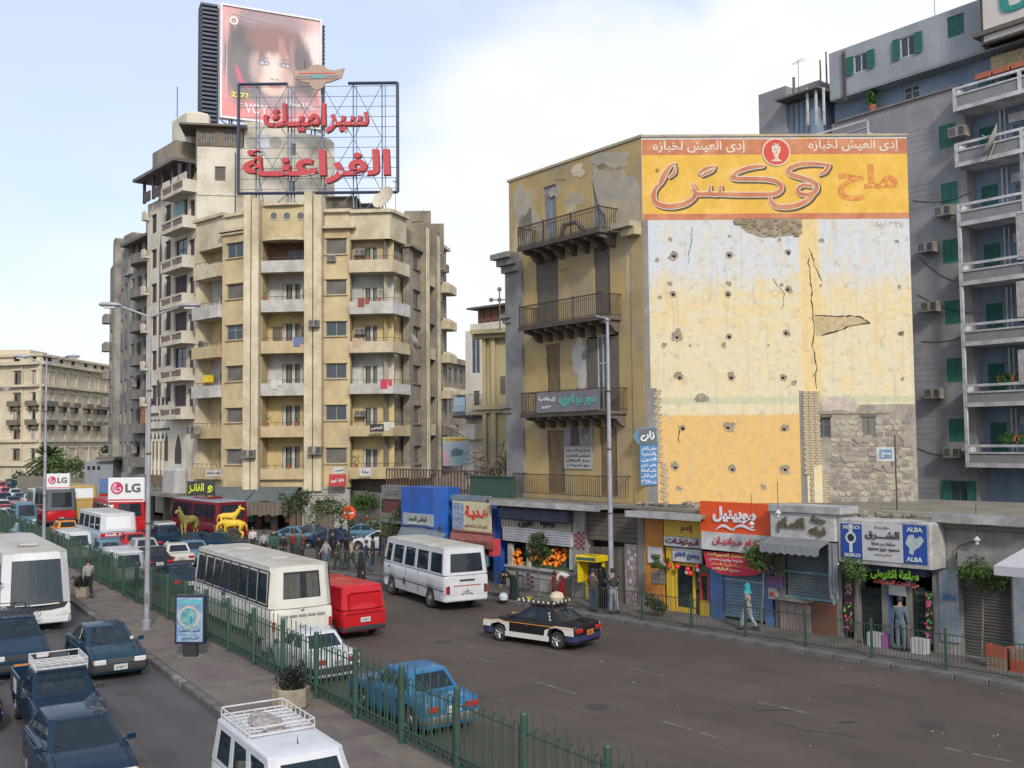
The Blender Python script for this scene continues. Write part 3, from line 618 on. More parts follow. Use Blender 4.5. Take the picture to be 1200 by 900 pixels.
for k in range(6):
    a,b,c,e = hs5[k]; d0,d1 = F5.x(425,400,1.0),F5.x(442.5,400,1.0)
    F5.mb('back_wall',wallmesh(-.1,f5w+.1,c-.2,e+.5,[(d0,d1,c,c+2.2)],.15,0),cols5[k],0,.95,0); win(F5,d0,d1,c,c+2.2,'slats',1.1)
    F6.mb('back_wall',wallmesh(.0,f6w+.4,c-.2,e+.5,[(.9,2.0,c,c+2.2)],.15,0),[brn,crm,ochre,crm,brn,brn][k],0,.6,0); win(F6,.9,2.0,c,c+2.2,'leaves',.75)
    # balcony wraps the chamfer
    W_ = f5w+1.1; out = .7; h = zpr[k]-zbr[k]; n5 = (F6.u.x*F5.u.x+F6.u.y*F5.u.y); ang = atan2(F6.u.dot(F5.n),F6.u.dot(F5.u))
    op = [(.05,.9),(.05,-out),(f5w+.35,-out),(f5w+.35+(f6w+.2)*cos(ang),-out+(f6w+.2)*sin(ang)),(f5w+(f6w+.1)*cos(ang)-.4,1.6)]
    ip = [(.17,.9),(.17,-out+.12),(f5w+.30,-out+.12),(f5w+.25+(f6w+.1)*cos(ang),-out+(f6w+.2)*sin(ang)+.1),(f5w+(f6w+.1)*cos(ang)-.5,1.6)]
    b = MB(); n = 5; vs = [(x,y,0) for x,y in op]+[(x,y,h) for x,y in op]+[(x,y,h) for x,y in ip]+[(x,y,.15) for x,y in ip]; fs = []
    for i in range(n-1): fs += [(i,i+1,n+i+1,n+i),(n+i,n+i+1,2*n+i+1,2*n+i),(2*n+i,2*n+i+1,3*n+i+1,3*n+i)]
    fs += [tuple(range(n)),tuple(3*n+i for i in range(n))]; b.add(vs,fs); b.poly([(x,y-.03) for x,y in op],-.08,.07)
    bo = F5.mb('balcony',b,[crm,whit,crm,whit,yel,yel][k],0,0,zbr[k])
    b2 = MB(); b2.path([(p[0]+(.06 if i == 0 else 0),p[1]+.06,h+.3) for i,p in enumerate(op[1:4])],.02,5)
    for i in range(7): q_ = V(op[1]).lerp(V(op[2]),i/6); b2.tube((q_.x+.06,q_.y+.06,h),(q_.x+.06,q_.y+.06,h+.3),.014,4)
    link('handrail',b2.mesh('handrail',[iron]),bo)
for fr_,w_,px_ in ((F5,f5w,440),(F6,f6w,467)):
    zt = fr_.z(px_,249.5 if fr_ is F5 else 253); z1_ = F5.z(440,280)
    fr_.mb('wall',MB().box(-.0,w_+.0,0,.6,z1_,F5.z(440,249.5)),crm); fr_.mb('cornice',MB().box(-.0,w_+.12,-.3,.6,0,.28),crm,0,0,F5.z(440,249.5))
# things left on the balconies
pot_ = mat('terracotta',(.33,.10,.06),.8,var=.2); pl_ = mat('pot_leaves',(.035,.09,.02),.7,var=.35,vs=6); rc_ = random.Random(21)
def clutter(fr,x,y,z,kind,c=(.4,.1,.1)):
    if kind == 'plant':
        o = fr.mb('flower_pot',MB().lathe([(.12,0),(.18,.3)],8),pot_,x,y,z); b = MB()
        for _ in range(50): q = V((rc_.gauss(0,.22),rc_.gauss(0,.15),rc_.uniform(.3,.9))); b.add([q,q+V((.1,.02,.06)),q+V((.02,.1,.1))],[(0,1,2)])
        link('foliage',b.mesh('foliage',[pl_]),o)
    if kind == 'cloth': fr.mb('laundry',MB().box(0,.55,0,.02,-.75,0).box(.62,.95,0,.02,-.5,0),mat('laundry_%d' % int(c[0]*100),c,.9,var=.15,vs=5),x,y,z)
for k,x_,kind,c in ((4,3.1,'plant',0),(4,.6,'plant',0),(3,1.0,'cloth',(.5,.48,.45)),(2,2.9,'cloth',(.12,.16,.3)),(5,2.5,'plant',0),(1,.5,'plant',0)): clutter(MF,xl+x_,-.3 if kind == 'plant' else -.42,ZP[k]+(0 if kind == 'plant' else .28),kind,c)
for k,x_,kind,c in ((1,.8,'cloth',(.22,.07,.05)),(1,2.6,'plant',0),(3,2.7,'cloth',(.45,.05,.07)),(4,2.9,'cloth',(.5,.5,.5)),(5,.6,'plant',0),(2,.3,'cloth',(.4,.3,.2)),(0,1.6,'plant',0)): clutter(F5,x_,-.6 if kind == 'plant' else -.72,zpr[k]+(0 if kind == 'plant' else .28),kind,c)
for k in (0,2,4): ac(F5,.25,zbr[k]+1.6,.8,.5,y=.35)
# right side face receding up the side street
B0 = A6; B1 = PZ(523,98); SF,sfw = facet(CB,B0,B1)
zt_s = F5.z(440,249.5)
def seg(fr,p0,p1,py=400): return fr.x(p0,py),fr.x(p1,py)
s1a,s1b = 0,seg(SF,477,489.5)[1]; rows = []
for k in range(6):
    zc = zbr[k]; rows.append((zc+1.0,zc+2.6,s1a+(s1b-s1a)*.35,s1a+(s1b-s1a)*.92))
bay(SF,s1a,s1b,rows,4,zt_s-2.4,brn,.25,sty={1: 'open',2: 'pane'}); SF.mb('cornice',MB().box(-.2,s1b+.1,-.6,.2,0,.25),brn,0,0,zt_s-2.4)
SF.mb('wall',MB().box(0,sfw,.6,1.0,4,zt_s-.3),brn)
for (p0,p1,tp) in ((489.5,495.5,zt_s+.4),(503,508.5,zt_s+.3)):
    a,b = seg(SF,p0,p1); SF.mb('pilaster',MB().box(a,b,-.7,.8,4,tp),brn); SF.mb('pilaster',MB().box(a+(b-a)*.25,a+(b-a)*.4,-.78,-.70,4,tp-.4).box(a+(b-a)*.6,a+(b-a)*.75,-.78,-.70,4,tp-.4),crm)
a,b = seg(SF,495.5,503)
for k in range(6):
    SF.mb('back_wall',MB().box(a,b,.3,.5,zbr[k],zbr[k]+3.3),[crm,burnt,whit,brn,mat('plaster_blue',(.30,.38,.45),.9),whit][k]); SF.mb('balcony',MB().box(a,b,-.6,.3,0,1.0),brn if k % 2 else crm,0,0,zbr[k])
a,b = seg(SF,508.5,516); rows = [(zbr[k]+1.0,zbr[k]+2.6,a+(b-a)*.2,a+(b-a)*.8) for k in range(6)]
bay(SF,a,b,rows,4,zt_s-1.5,brn,.25); SF.mb('cornice',MB().box(a,b+.2,-.5,.3,0,.25),crm,0,0,zt_s-1.5)
a,b = seg(SF,516,523.5); SF.mb('wall',MB().box(a,b,.0,.7,4,zt_s-.6),brn); SF.mb('cornice',MB().box(a-1,b+.2,-.4,.7,0,.3),crm,0,0,zt_s-.6)
for k in range(6): SF.mb('balcony',MB().bbox(a-.5,b+.1,-1.1,.2,0,1.05,.3),brn if k > 3 else crm,0,0,zbr[k])
ac(SF,a+.3,zbr[0]+2.2,1,.7)
# body and roof
corebox(CB,[PZ(231,91.5),PZ(262,88.5),PZ(290,86.6),PZ(411,85.9),PZ(457,86.0),PZ(474,88.5),(B1[0]-1.2,B1[1]-.3),(B1[0]-22,104)],.2,ZTOP-1.4,brn)
# ground floor
gz = zb0
FRG = Fr(CB,(A3[0],A3[1]),FR.a*180/pi)
g0,g1 = MF.x(359,600),MF.x(411,600)
dz = MF.z(385,573)
MF.mb('entrance_surround',wallmesh(g0,g1,0,dz,[(MF.x(371,600),MF.x(393,600),0,MF.z(385,586))],.8,.5),greyst,0,-.4,0)
for i,w_ in enumerate((1.1,.6)):
    a,b,t_ = MF.x(371,600)-w_,MF.x(393,600)+w_,MF.z(385,586)+w_
    m = MB(); m.box(a,a+.18,-.07-.0*i,0,0,t_); m.box(b-.18,b,-.07,0,0,t_); m.box(a+.18,b-.18,-.07,0,t_-.18,t_); MF.mb('door_moulding',m,greyst,0,-.4,0)
MF.mb('door',MB().box(MF.x(371,600),MF.x(393,600),0,.1,0,MF.z(385,586)),shut_d,0,.3,0)
MF.mb('door_transom',MB().box(.6,2.2,-.03,0,0,.8),whit,MF.x(371,600),.1,MF.z(385,600))
m = MB(); m.box(FL_.x(232,600) if False else MF.x(250,600),g0,0,.3,gz-1.0,gz+.02); MF.mb('shop_fascia',m,shut_d,0,.5,0)
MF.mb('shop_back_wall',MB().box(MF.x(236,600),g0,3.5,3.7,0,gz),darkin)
brick_r = mat('shop_interior',(.10,.06,.045),.8,var=.4,vs=1.2,col2=(.05,.08,.05),bs=.8)
for i,px in enumerate((252,275,300,318,340,356)): MF.mb('pier',MB().box(0,.5,0,.5,0,gz),brn if i % 2 else burnt,MF.x(px,600),-.2,0)
for i,(a,b) in enumerate(((256,274),(279,299),(303,317),(322,339))):
    m = MB(); x0,x1 = MF.x(a,600),MF.x(b,600); m.box(x0,x1,.9,1.0,0,3.2); o = MF.mb('shop_window',m,[brick_r,DGLASS,brick_r,DGLASS][i])
    for j in range(6): link('goods',MB().bbox(0,.5,0,.3,0,random.uniform(.3,.8),.05).mesh('goods',[mat('goods_%d' % j,[(.5,.1,.08),(.6,.5,.1),(.1,.25,.4),(.5,.48,.42),(.1,.3,.12),(.45,.2,.08)][j],.6)]),o,(x0+.2+j*(x1-x0-.7)/5,.3,random.choice((.6,1.4,2.0))))
# awnings over the shops
awn = mat('canvas_greyblue',(.12,.15,.15),.8,var=.2,vs=1,col2=(.07,.085,.085),bs=1)
awn2 = mat('canvas_striped_dull',(.13,.11,.085),.8,var=.25,vs=1.5,col2=(.14,.11,.09),bs=1.5)
for (a,b) in ((252,303),(303,352)):
    x0,x1 = MF.x(a,600),MF.x(b,600); m = MB(); z1 = MF.z(a,571); n = 8
    rings = [[(x0+(x1-x0)*i/n,-3.0,z1-1.0-.08*sin(i*1.3)),(x0+(x1-x0)*i/n,-1.5,z1-.45-.05*cos(i*2)),(x0+(x1-x0)*i/n,-.2,z1+.05),(x0+(x1-x0)*i/n,-.2,z1-.0),(x0+(x1-x0)*i/n,-1.5,z1-.5),(x0+(x1-x0)*i/n,-2.98,z1-1.05-.08*sin(i*1.3))] for i in range(n+1)]
    m.loft(rings); o = MF.mb('awning',m,awn)
    m = MB(); k = int((x1-x0)/.35)
    for i in range(k): m.box(x0+i*.35,x0+i*.35+.32,-3.0+.01*(i % 2),-2.97+.01*(i % 2),z1-2.2+.07*(i % 3),z1-1.05)
    link('valance',m.mesh('valance',[awn2]),o)
# ================================================================== BEHIND: cream narrow building with arches and its big side wall
ivory = mat('plaster_ivory',(.60,.56,.47),.9,var=.1,vs=.8,col2=(.40,.36,.28),bs=.4,blotch=.5,streak=.35,bump=.2)
plum = mat('shutter_plum',(.075,.05,.055),.7,var=.2)
C0,C1 = PZ(170.5,99.5),PZ(228.5,90.4); q = C0; NB = thing('narrow_building','tall ivory apartment building with plum shutters and pointed arches beside the yellow rounded one','building',(q[0],q[1],0))
NF,nfw = facet(NB,C0,C1)
ztN = NF.z(190,232); base = NF.z(190,575); nh = []; bal_x0,bal_x1 = NF.x(203,400),nfw-.3
rowsN = [(405,478),(545,612),(680,745),(808,872)]
wy = [130+(r[0]+r[1])/2/3.333 for r in rowsN]; wy += [wy[-1]+40.5*i for i in (1,2)]
for i,yc in enumerate(wy):
    z = NF.z(180,yc); nh.append((NF.x(177,yc),NF.x(183.5,yc),z-.95,z+.95)); z = NF.z(180,yc); nh.append((NF.x(193,yc),NF.x(200,yc),z-.75,z+1.25))
zsp0,zsp1 = NF.z(188,430),NF.z(188,278)
balN = [NF.z(213,y) for y in (230,271,316,359,402,444,488)]
for i,z in enumerate(balN[1:] if False else balN): nh.append((bal_x0+.2,bal_x0+3.1,z+.15,z+2.9)); nh.append((bal_x0+3.5,bal_x1-.1,z+.3,z+2.5)) if i else None
nh.append((NF.x(205,420),NF.x(216,420),NF.z(210,565),NF.z(210,530))) if False else None
NF.mb('wall',wallmesh(0,nfw,base,ztN,nh,.3,.5),ivory)
for i_,(a,b,c,e) in enumerate(nh): win(NF,a,b,c,e,'leaves' if (b-a) < 2 or i_ % 3 else 'sash',.28,plum,plum)
m = MB(); x_ = NF.x(188,350); m.poly([(x_-.3,zsp0),(x_+.3,zsp0),(x_+.3,zsp1-1.2),(x_+.12,zsp1-.6),(x_,zsp1+.6),(x_-.12,zsp1-.6),(x_-.3,zsp1-1.2)],-.02,.04,'xz'); NF.mb('spire_panel',m,plum)
win(NF,x_-.35,x_+.35,NF.z(188,465),NF.z(188,445),'leaves',-.0,plum,plum)
for z in balN:
    x0,x1 = bal_x0,bal_x1+.3; b = MB(); w_ = x1-x0; b.box(0,w_,-1.3,.1,0,.22); b.box(0,w_,-1.3,-1.18,.95,1.12)
    for xx in (0,w_*.5-.08,w_-.16): b.box(xx,xx+.16,-1.3,-1.14,.22,.95)
    for xx in (0,w_-.1): b.box(xx,xx+.1,-1.14,0,.22,1.12)
    b.box(.16,w_-.16,-1.24,-1.2,.22,.4); o = NF.mb('balcony',b,ivory,x0,0,z-.3)
    b = MB(); b.box(.2,w_*.5-.1,-1.22,-1.17,.45,.9); b.box(w_*.5+.1,w_-.2,-1.22,-1.17,.45,.9); link('balcony_panel',b.mesh('balcony_panel',[mat('panel_mauve',(.16,.11,.11),.7)]),o)
    # small balconies on the far left edge
for y in (253,297,340,384,428,470):
    z = NF.z(174,y); b = MB(); b.box(0,.8,-.5,0,0,.2); b.box(0,.8,-.5,-.4,.2,.9); b.box(0,.1,-.4,0,.2,.9); NF.mb('balcony',b,ivory,-.3,0,z-.5)
# rooftop terrace with pergola
z = NF.z(190,232); zr = NF.z(190,205)
m = MB(); m.box(-1.0,nfw-2.5,-1.2,3,zr+.0,zr+.3); NF.mb('pergola_roof',m,shut_g)
for xx in (.2,2.6,5.0,7.4,nfw-3): NF.mb('post',MB().box(xx,xx+.25,-.6,-.35,z,zr),plum); NF.mb('railing_panel',MB().box(xx,xx+1.9,-.6,-.5,z,z+1.0),plum if xx < 5 else ivory)
NF.mb('wall',MB().box(.3,nfw-2.6,1.6,1.9,z-.3,zr),mat('plaster_pink_grey',(.30,.27,.25),.9))
NF.mb('terrace_wall',MB().box(nfw-5.2,nfw-2.9,.0,.2,NF.z(213,252),NF.z(213,236)),mat('plaster_aqua',(.25,.38,.38),.9),0,-.02,0)
m = MB(); m.box(3.5,nfw-2.8,-.9,2.6,zr+.3,zr+2.0); NF.mb('parapet',m,brn); m = MB(); m.bbox(5.0,nfw-2.8,.3,2.6,zr+2.0,zr+5.2,.3); NF.mb('stair_tower',m,ivory); NF.mb('flag_pole',MB().tube((6,.5,zr+5.2),(6,.5,zr+8.2),.04),iron)
# moorish arches at the base
z0a,z1a = NF.z(187,558),NF.z(187,504); xa0 = NF.x(174.5,530)+.1; xa1 = NF.x(197.5,530)
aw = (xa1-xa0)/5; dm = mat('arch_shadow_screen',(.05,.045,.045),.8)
for i in range(5):
    x0 = xa0+i*aw; cx = x0+aw/2; r_ = aw*.36; zz = z1a-1.3
    pts = [(cx-r_,z0a+1.5),(cx+r_,z0a+1.5),(cx+r_,zz),(cx+r_*.8,zz+.5),(cx,zz+1.1),(cx-r_*.8,zz+.5),(cx-r_,zz)]
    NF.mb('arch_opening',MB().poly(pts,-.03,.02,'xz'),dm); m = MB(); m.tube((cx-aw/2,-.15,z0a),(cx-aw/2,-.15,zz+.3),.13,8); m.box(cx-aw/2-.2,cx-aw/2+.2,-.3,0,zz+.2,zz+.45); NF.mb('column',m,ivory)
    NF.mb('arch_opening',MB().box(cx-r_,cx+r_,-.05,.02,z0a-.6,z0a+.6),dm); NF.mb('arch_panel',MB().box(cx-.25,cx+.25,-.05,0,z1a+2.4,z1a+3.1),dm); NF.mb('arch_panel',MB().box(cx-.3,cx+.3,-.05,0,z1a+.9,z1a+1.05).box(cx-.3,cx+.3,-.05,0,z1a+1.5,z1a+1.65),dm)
for yy in (504,486): NF.mb('band',MB().box(xa0-.2,xa1+.2,-.12,0,0,.18),plum,0,0,NF.z(187,yy))
cx = NF.x(209,530); zz = NF.z(209,528)
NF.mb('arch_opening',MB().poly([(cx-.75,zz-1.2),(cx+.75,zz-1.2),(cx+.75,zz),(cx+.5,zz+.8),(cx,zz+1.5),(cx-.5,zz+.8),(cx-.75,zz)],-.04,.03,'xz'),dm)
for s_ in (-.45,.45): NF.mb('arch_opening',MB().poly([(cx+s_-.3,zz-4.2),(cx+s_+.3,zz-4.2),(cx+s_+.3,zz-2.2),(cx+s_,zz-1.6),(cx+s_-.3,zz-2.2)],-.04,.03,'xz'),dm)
m = MB(); m.box(xa0+.6,nfw-.2,-2.0,0,base-.3,base); NF.mb('canopy',m,concrete); m = MB(); x0 = NF.x(201,560); m.bbox(x0+.6,x0+4.0,-1.2,0,base,base+2.3,.3); NF.mb('enclosed_balcony',m,mat('panel_grey_white',(.36,.36,.35),.7,var=.2,vs=2)); 
for i in range(4): NF.mb('pier',MB().box(0,.5,0,.5,0,base),brn,i*4.2,.2,0)
NF.mb('shop_back_wall',MB().box(0,nfw,2.5,2.7,0,base),brick_r)
for i in range(3): ac(NF,xa0+1+i*1.6,base+.6,1.1,.8,y=-.8).data = cached('acbrown',lambda: MB().box(0,1.1,0,.6,0,.9).mesh('crate_box',[mat('ac_brown',(.16,.10,.06),.7)]))
# big plain side wall
E0 = C1; E1 = PZ(392,92.5); NS,nsw = facet(NB,E0,E1)
zA = NS.z(240,171); sw = [(NS.x(251.5,205),NS.x(264.5,205),NS.z(258,212),NS.z(258,195))]
NS.mb('wall',wallmesh(0,NS.x(286,200),4,zA,sw,.2,.5),ivory); win(NS,*sw[0],'roller',.2,shut_d)
x286 = NS.x(286,200); zt2 = NS.z(300,143); hs = [(NS.x(340,180),NS.x(347,180),NS.z(343,182),NS.z(343,168)),(NS.x(339,220),NS.x(346,220),NS.z(343,224),NS.z(343,212))]
NS.mb('wall',wallmesh(x286,NS.x(351,200),4,zt2,hs,.2,.5),ivory); [win(NS,*h,'sash',.2) for h in hs]
m = MB(); xx0 = NS.x(351,200); 
pts = [(xx0,20),(nsw,20),(nsw,NS.z(390,168))]; n = 8
for i in range(n+1): t = i/n; pts.append((nsw-(nsw-xx0)*t,NS.z(390,168)+(NS.z(351,156)-NS.z(390,168))*t+.35*abs(sin(t*9))))
m.poly(pts,0,.4,'xz'); NS.mb('wall',m,ivory)
for px in (295,323): cx,cz = NS.hit(px,167); NS.mb('round_window',MB().disc((0,0),.55,-.02,18),mat('grey_medallion',(.32,.31,.29),.8),cx,0,cz)
cx,cz = NS.hit(309,169); NS.mb('lancet_window',MB().poly([(-.45,-1),(.45,-1),(.5,.3),(0,1.4),(-.5,.3)],-.02,.02,'xz'),mat('pane_pale',(.45,.47,.5),.3),cx,0,cz)
NS.mb('band',MB().box(0,NS.x(288,230),-.08,0,0,.12),ivory,0,0,NS.z(250,229))
pipe(NS,NS.x(276,200),20,zt2-3,-.1,.05)
# timber penthouse
x0,x1 = NS.x(231,160),NS.x(285,160); z0,z1 = zA,NS.z(250,150); wood = mat('old_timber',(.11,.075,.05),.8,var=.3,vs=3,col2=(.18,.15,.12),bs=1.2)
hp = [(x0+(x1-x0)*f,x0+(x1-x0)*(f+.13),z0+.4,z1-.35) for f in (.08,.24,.58,.74)]
NS.mb('penthouse',wallmesh(x0,x1,z0,z1,hp,.15,1),wood,0,-.1,0); [win(NS,*h,'sash',.1) for h in hp]
NS.mb('roof',MB().box(x0-1.5,x1+.4,-.8,6,z1,z1+.18),shut_d); NS.mb('penthouse',MB().box(x0-.1,x0+.0,0,6,z0-2,z1),shut_g)
corebox(NB,[(C0[0]+.6,C0[1]+1.2),(C1[0]+.4,C1[1]+1.5),PZ(390,94.5),PZ(390,112),PZ(190,116)],.5,zA-.3,ivory)
corebox(NB,[PZ(288,93.5),PZ(389,94.2),PZ(389,104),PZ(288,104)],zA-.3,NS.z(351,160),ivory,'stair_tower')
# sheds on the roof of the yellow building
for (a,b,y0,y1,Z) in ((378,415,249,230,90),(415,440,249,238,92)):
    p = AT(a,y0,Z); p1 = AT(b,y0,Z); zt = AT(a,y1,Z).z; m = MB(); m.box(0,p1.x-p.x,0,3,0,zt-zt_s); o = obj('roof_shed',m,brn,CB,(p.x-CB.location.x,p.y-CB.location.y,zt_s-.2)); link('roof_sheet',MB().box(-.3,p1.x-p.x+.3,-.4,3.2,0,.1).mesh('roof_sheet',[concrete]),o,(0,0,zt-zt_s))
dish(F5,F5.x(458,240)-1,2.2,zt_s+1.7,1.1,-.5,mat('dish_beige',(.5,.45,.36),.6)); dish(F6,2.2,-.9,zpr[2]+.1,.75,.9)
antenna(SF,1.5,1.5,zt_s,4.2); antenna(SF,8,1.0,zt_s-.2,3)
for (px,py,Z) in ((489,247,91),(505,262,95)):
    p = AT(px,py,Z); m = MB(); m.box(-1.2,1.2,0,.5,zt_s-3,p.z); m.mi = 1; m.box(-.5,.5,-.02,.0,p.z-2.6,p.z-1.0); obj('chimney_block',m,[brn,darkin],CB,(p.x-CB.location.x,p.y-CB.location.y,0))
# ================================================================== YELLOW corner building with painted party wall
SH = Fr(None,(SL.p.x,SL.p.y),-49)
x_c,_ = SH.hit(757,480,1.1); PC = SH.W(x_c,1.1,0)
YB = thing('corner_building','old yellow building with iron balconies and a tall bare wall painted with an orange advertisement','building',PC)
YF = Fr(YB,PC,-52.0); PW = Fr(YB,PC,1.0)
ocw = mat('plaster_old_ochre',(.42,.295,.11),.92,var=.18,vs=.9,col2=(.29,.235,.155),bs=.3,blotch=.8,streak=.5,bump=.5,bsc=14)
gpl = mat('plaster_old_grey',(.33,.30,.25),.92,var=.2,vs=1.4,col2=(.42,.34,.19),bs=.5,blotch=.4,streak=.3,bump=.6,bsc=14)
gry = mat('plaster_side_grey',(.23,.225,.22),.92,var=.16,vs=1.4,col2=(.15,.145,.14),bs=.5,streak=.4,bump=.5,bsc=14)
zt = PW.z(760,160); yl = YF.x(598,400); ztl = YF.z(600,213); zt = (zt+ztl)/2
mats_s = [shut_g,shut_d]
dr = [(638.7,653.3,217,251+12,'pale'),(697,715.5,199,238+8,'mix'),(629,655,299,366,'d'),(697,716,284,348,'d'),(640,656,403,460,'o'),(688,725,393,458,'w'),(640,660,504,566,'o'),(701,721,500,566,'o')]
ZF = [YF.z(701,268,-1.2),YF.z(705,370,-1.2),YF.z(702,482,-1.2),4.55]
hs = []
for i,(a,b,t_,b_,k) in enumerate(dr): hs.append((YF.x(a,400),YF.x(b,400),ZF[i//2]+.1,YF.z((a+b)/2,t_)))
YF.mb('wall',wallmesh(yl,0,4.2,zt,hs,.25,.6),ocw)
och_s = mat('shutter_ochre',(.20,.135,.055),.8,var=.25,vs=3,col2=(.12,.09,.06),bs=2); blue_s = mat('shutter_blue_worn',(.20,.25,.33),.8,var=.3,vs=3,col2=(.25,.22,.18),bs=2)
for i,h in enumerate(hs):
    k = dr[i][4]; sm = {'pale': blue_s,'mix': blue_s,'d': shut_d,'o': och_s,'w': shut_d}[k]
    if k == 'w':
        a,b,c,e = h; w3 = (b-a)/3; win(YF,a+w3,b-w3,c,e,'sash',.1,fm=shut_w)
        for xx in (a,b-w3): YF.put('shutter',cached(('yleaf',r5(w3)),lambda: leafm(w3-.02,e-c-.1,shut_d)),xx,-.04,c)
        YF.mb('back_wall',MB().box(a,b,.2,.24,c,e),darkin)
    else: win(YF,*h,'leaves',.18,sm,sm)
# peeled grey plaster areas (thin relief)
def blob(fr,cx,cz,rx,rz,m,y=-.015,n=18,name='plaster_patch',jit=.25,th=.02,seed=None):
    rr = random.Random(seed if seed is not None else int(cx*97+cz*31)); pts = []; hz_ = [(.6/j_**.5,j_+1,rr.uniform(0,6.28)) for j_ in (1,2,3,5)]
    for i in range(n):
        a = 2*pi*i/n; k = 1+jit*sum(A_*sin(f_*a+p_) for A_,f_,p_ in hz_)+rr.uniform(-.06,.06); pts.append((rx*cos(a)*k,rz*sin(a)*k))
    b = MB(); b.poly(pts,0,th,'xz'); return fr.mb(name,b,m,cx,y,cz)
for (px,py,rx,rz,m_) in [(735,190,1.3,1.9,gpl),(612,235,.9,1.7,gpl),(672,238,.6,.5,gpl),(680,425,.55,1.1,whit),(690,415,.4,.4,whit),(650,225,.35,.3,gpl),(715,180,1.2,.5,gpl),(620,262,.8,.8,gpl),(677,200,.5,.3,crm),(738,300,.3,1.5,gpl)]:
    cx,cz = YF.hit(px,py); blob(YF,min(cx,-rx*1.25),min(cz,zt-rz*1.3),rx,rz,m_,-.012,seed=px,jit=.35,n=26)
# left pilaster, right quoin strip
YF.mb('pilaster',MB().box(yl-.25,YF.x(614,400),-.12,.4,4.2,ZF[0]-.3),gry); YF.mb('pilaster',MB().box(-.75,-.02,-.05,.3,4.2,ZF[0]-.2),ocw)
m = MB(); m.box(yl-.7,YF.x(608,290),-.75,.3,0,.28); m.box(yl-.5,YF.x(610,290),-.5,.3,-.35,0); m.box(yl-.35,YF.x(610,290),-.3,.3,-.7,-.35); YF.mb('cornice',m,gry,0,0,ZF[0]-.1)
for py in (372,478): m = MB(); m.box(yl-.55,yl+.3,-.3,.3,0,.22); m.box(yl-.4,yl+.25,-.2,.3,-.25,0); YF.mb('cornice',m,gry,0,0,YF.z(604,py))
YF.mb('parapet',MB().box(yl-.1,.05,-.06,.5,zt,zt+.12),gpl)
m = MB(); m.box(-1.3,-.1,-.75,.2,0,.25); m.box(-.9,-.05,-.5,.2,-.35,0); YF.mb('cornice_stub',m,gpl,0,0,ZF[0]-.05)
# balconies with brackets
def iron_balcony(xa,xb,z,out,hgt=1.05):
    m = MB(); m.box(xa,xb,-out,0,-.12,.02); m.mi = 1; m.box(xa-.03,xb+.03,-out-.04,-out,-.16,.04)
    o = YF.mb('balcony',m,[shut_d,iron],0,0,z)
    n = int((xb-xa)/.85)
    for i in range(n+1):
        x = xa+.15+(xb-xa-.5)*i/n; b = MB(); pr = [(0,-.12),(-out*.9,-.12),(-out*.85,-.28),(-out*.45,-.34),(-out*.25,-.6),(0,-.7)]
        b.loft([[(x,p[0],p[1]) for p in pr],[(x+.22,p[0],p[1]) for p in pr]]); link('bracket',b.mesh('bracket',[shut_d]),o)
    r = MB(); w = xb-xa; r.box(0,w,-.025,.025,hgt-.05,hgt); r.box(0,w,-.015,.015,.08,.11); r.box(0,w,-.012,.012,hgt-.22,hgt-.2)
    k = int(w/.13)
    for i in range(k+1): r.box(w*i/k-.011,w*i/k+.011,-.011,.011,0,hgt-.03)
    for xx in (0,w):
        r.box(xx-.025,xx+.025,0,out,hgt-.05,hgt); r.box(xx-.015,xx+.015,0,out,.08,.11)
        for j in range(int(out/.13)+1): r.box(xx-.011,xx+.011,j*.13-.011,j*.13+.011,0,hgt-.03)
    for xx in (0,w/3,w*2/3,w): r.box(xx-.025,xx+.025,-.025,.025,0,hgt+.05)
    link('railing',r.mesh('railing',[iron]),o,(xa,-out+.04,.02)); return o
for i in range(3):
    xa = YF.x([606.7,608,610.7][i],[261,361,463][i],-1.2); xb = YF.x([701,705,712][i],[240,345,457][i],-1.2); iron_balcony(xa,xb,ZF[i],1.2)
xa,xb = YF.x(612,564,-.3),YF.x(733,566,-.3); rail(YF,xa,xb,4.6,-.9,1.0,m=iron,sp=.13,depth=.9)
# clutter on the top balcony
m = MB(); m.path([(0,0,0),(.3,0,.75),(1.2,0,.75),(1.7,0,.2)],.12,6); YF.mb('rolled_mat',m,shut_g,YF.x(658,255,-.6),-.7,ZF[0])
for dx_ in (0,.3,.6): YF.mb('wooden_board',MB().box(0,.2,0,.04,0,.8),frame_w,YF.x(628,265,-.6)+dx_,-.5,ZF[0])
for (x1p,y1p,x2p,y2p) in ((652,211,672,213),(658,318,674,316)):
    a,za = YF.hit(x1p,y1p); b,zb_ = YF.hit(x2p,y2p); YF.mb('wall_bracket',MB().tube((a,-.1,za),(b,-.5,zb_),.02),iron)
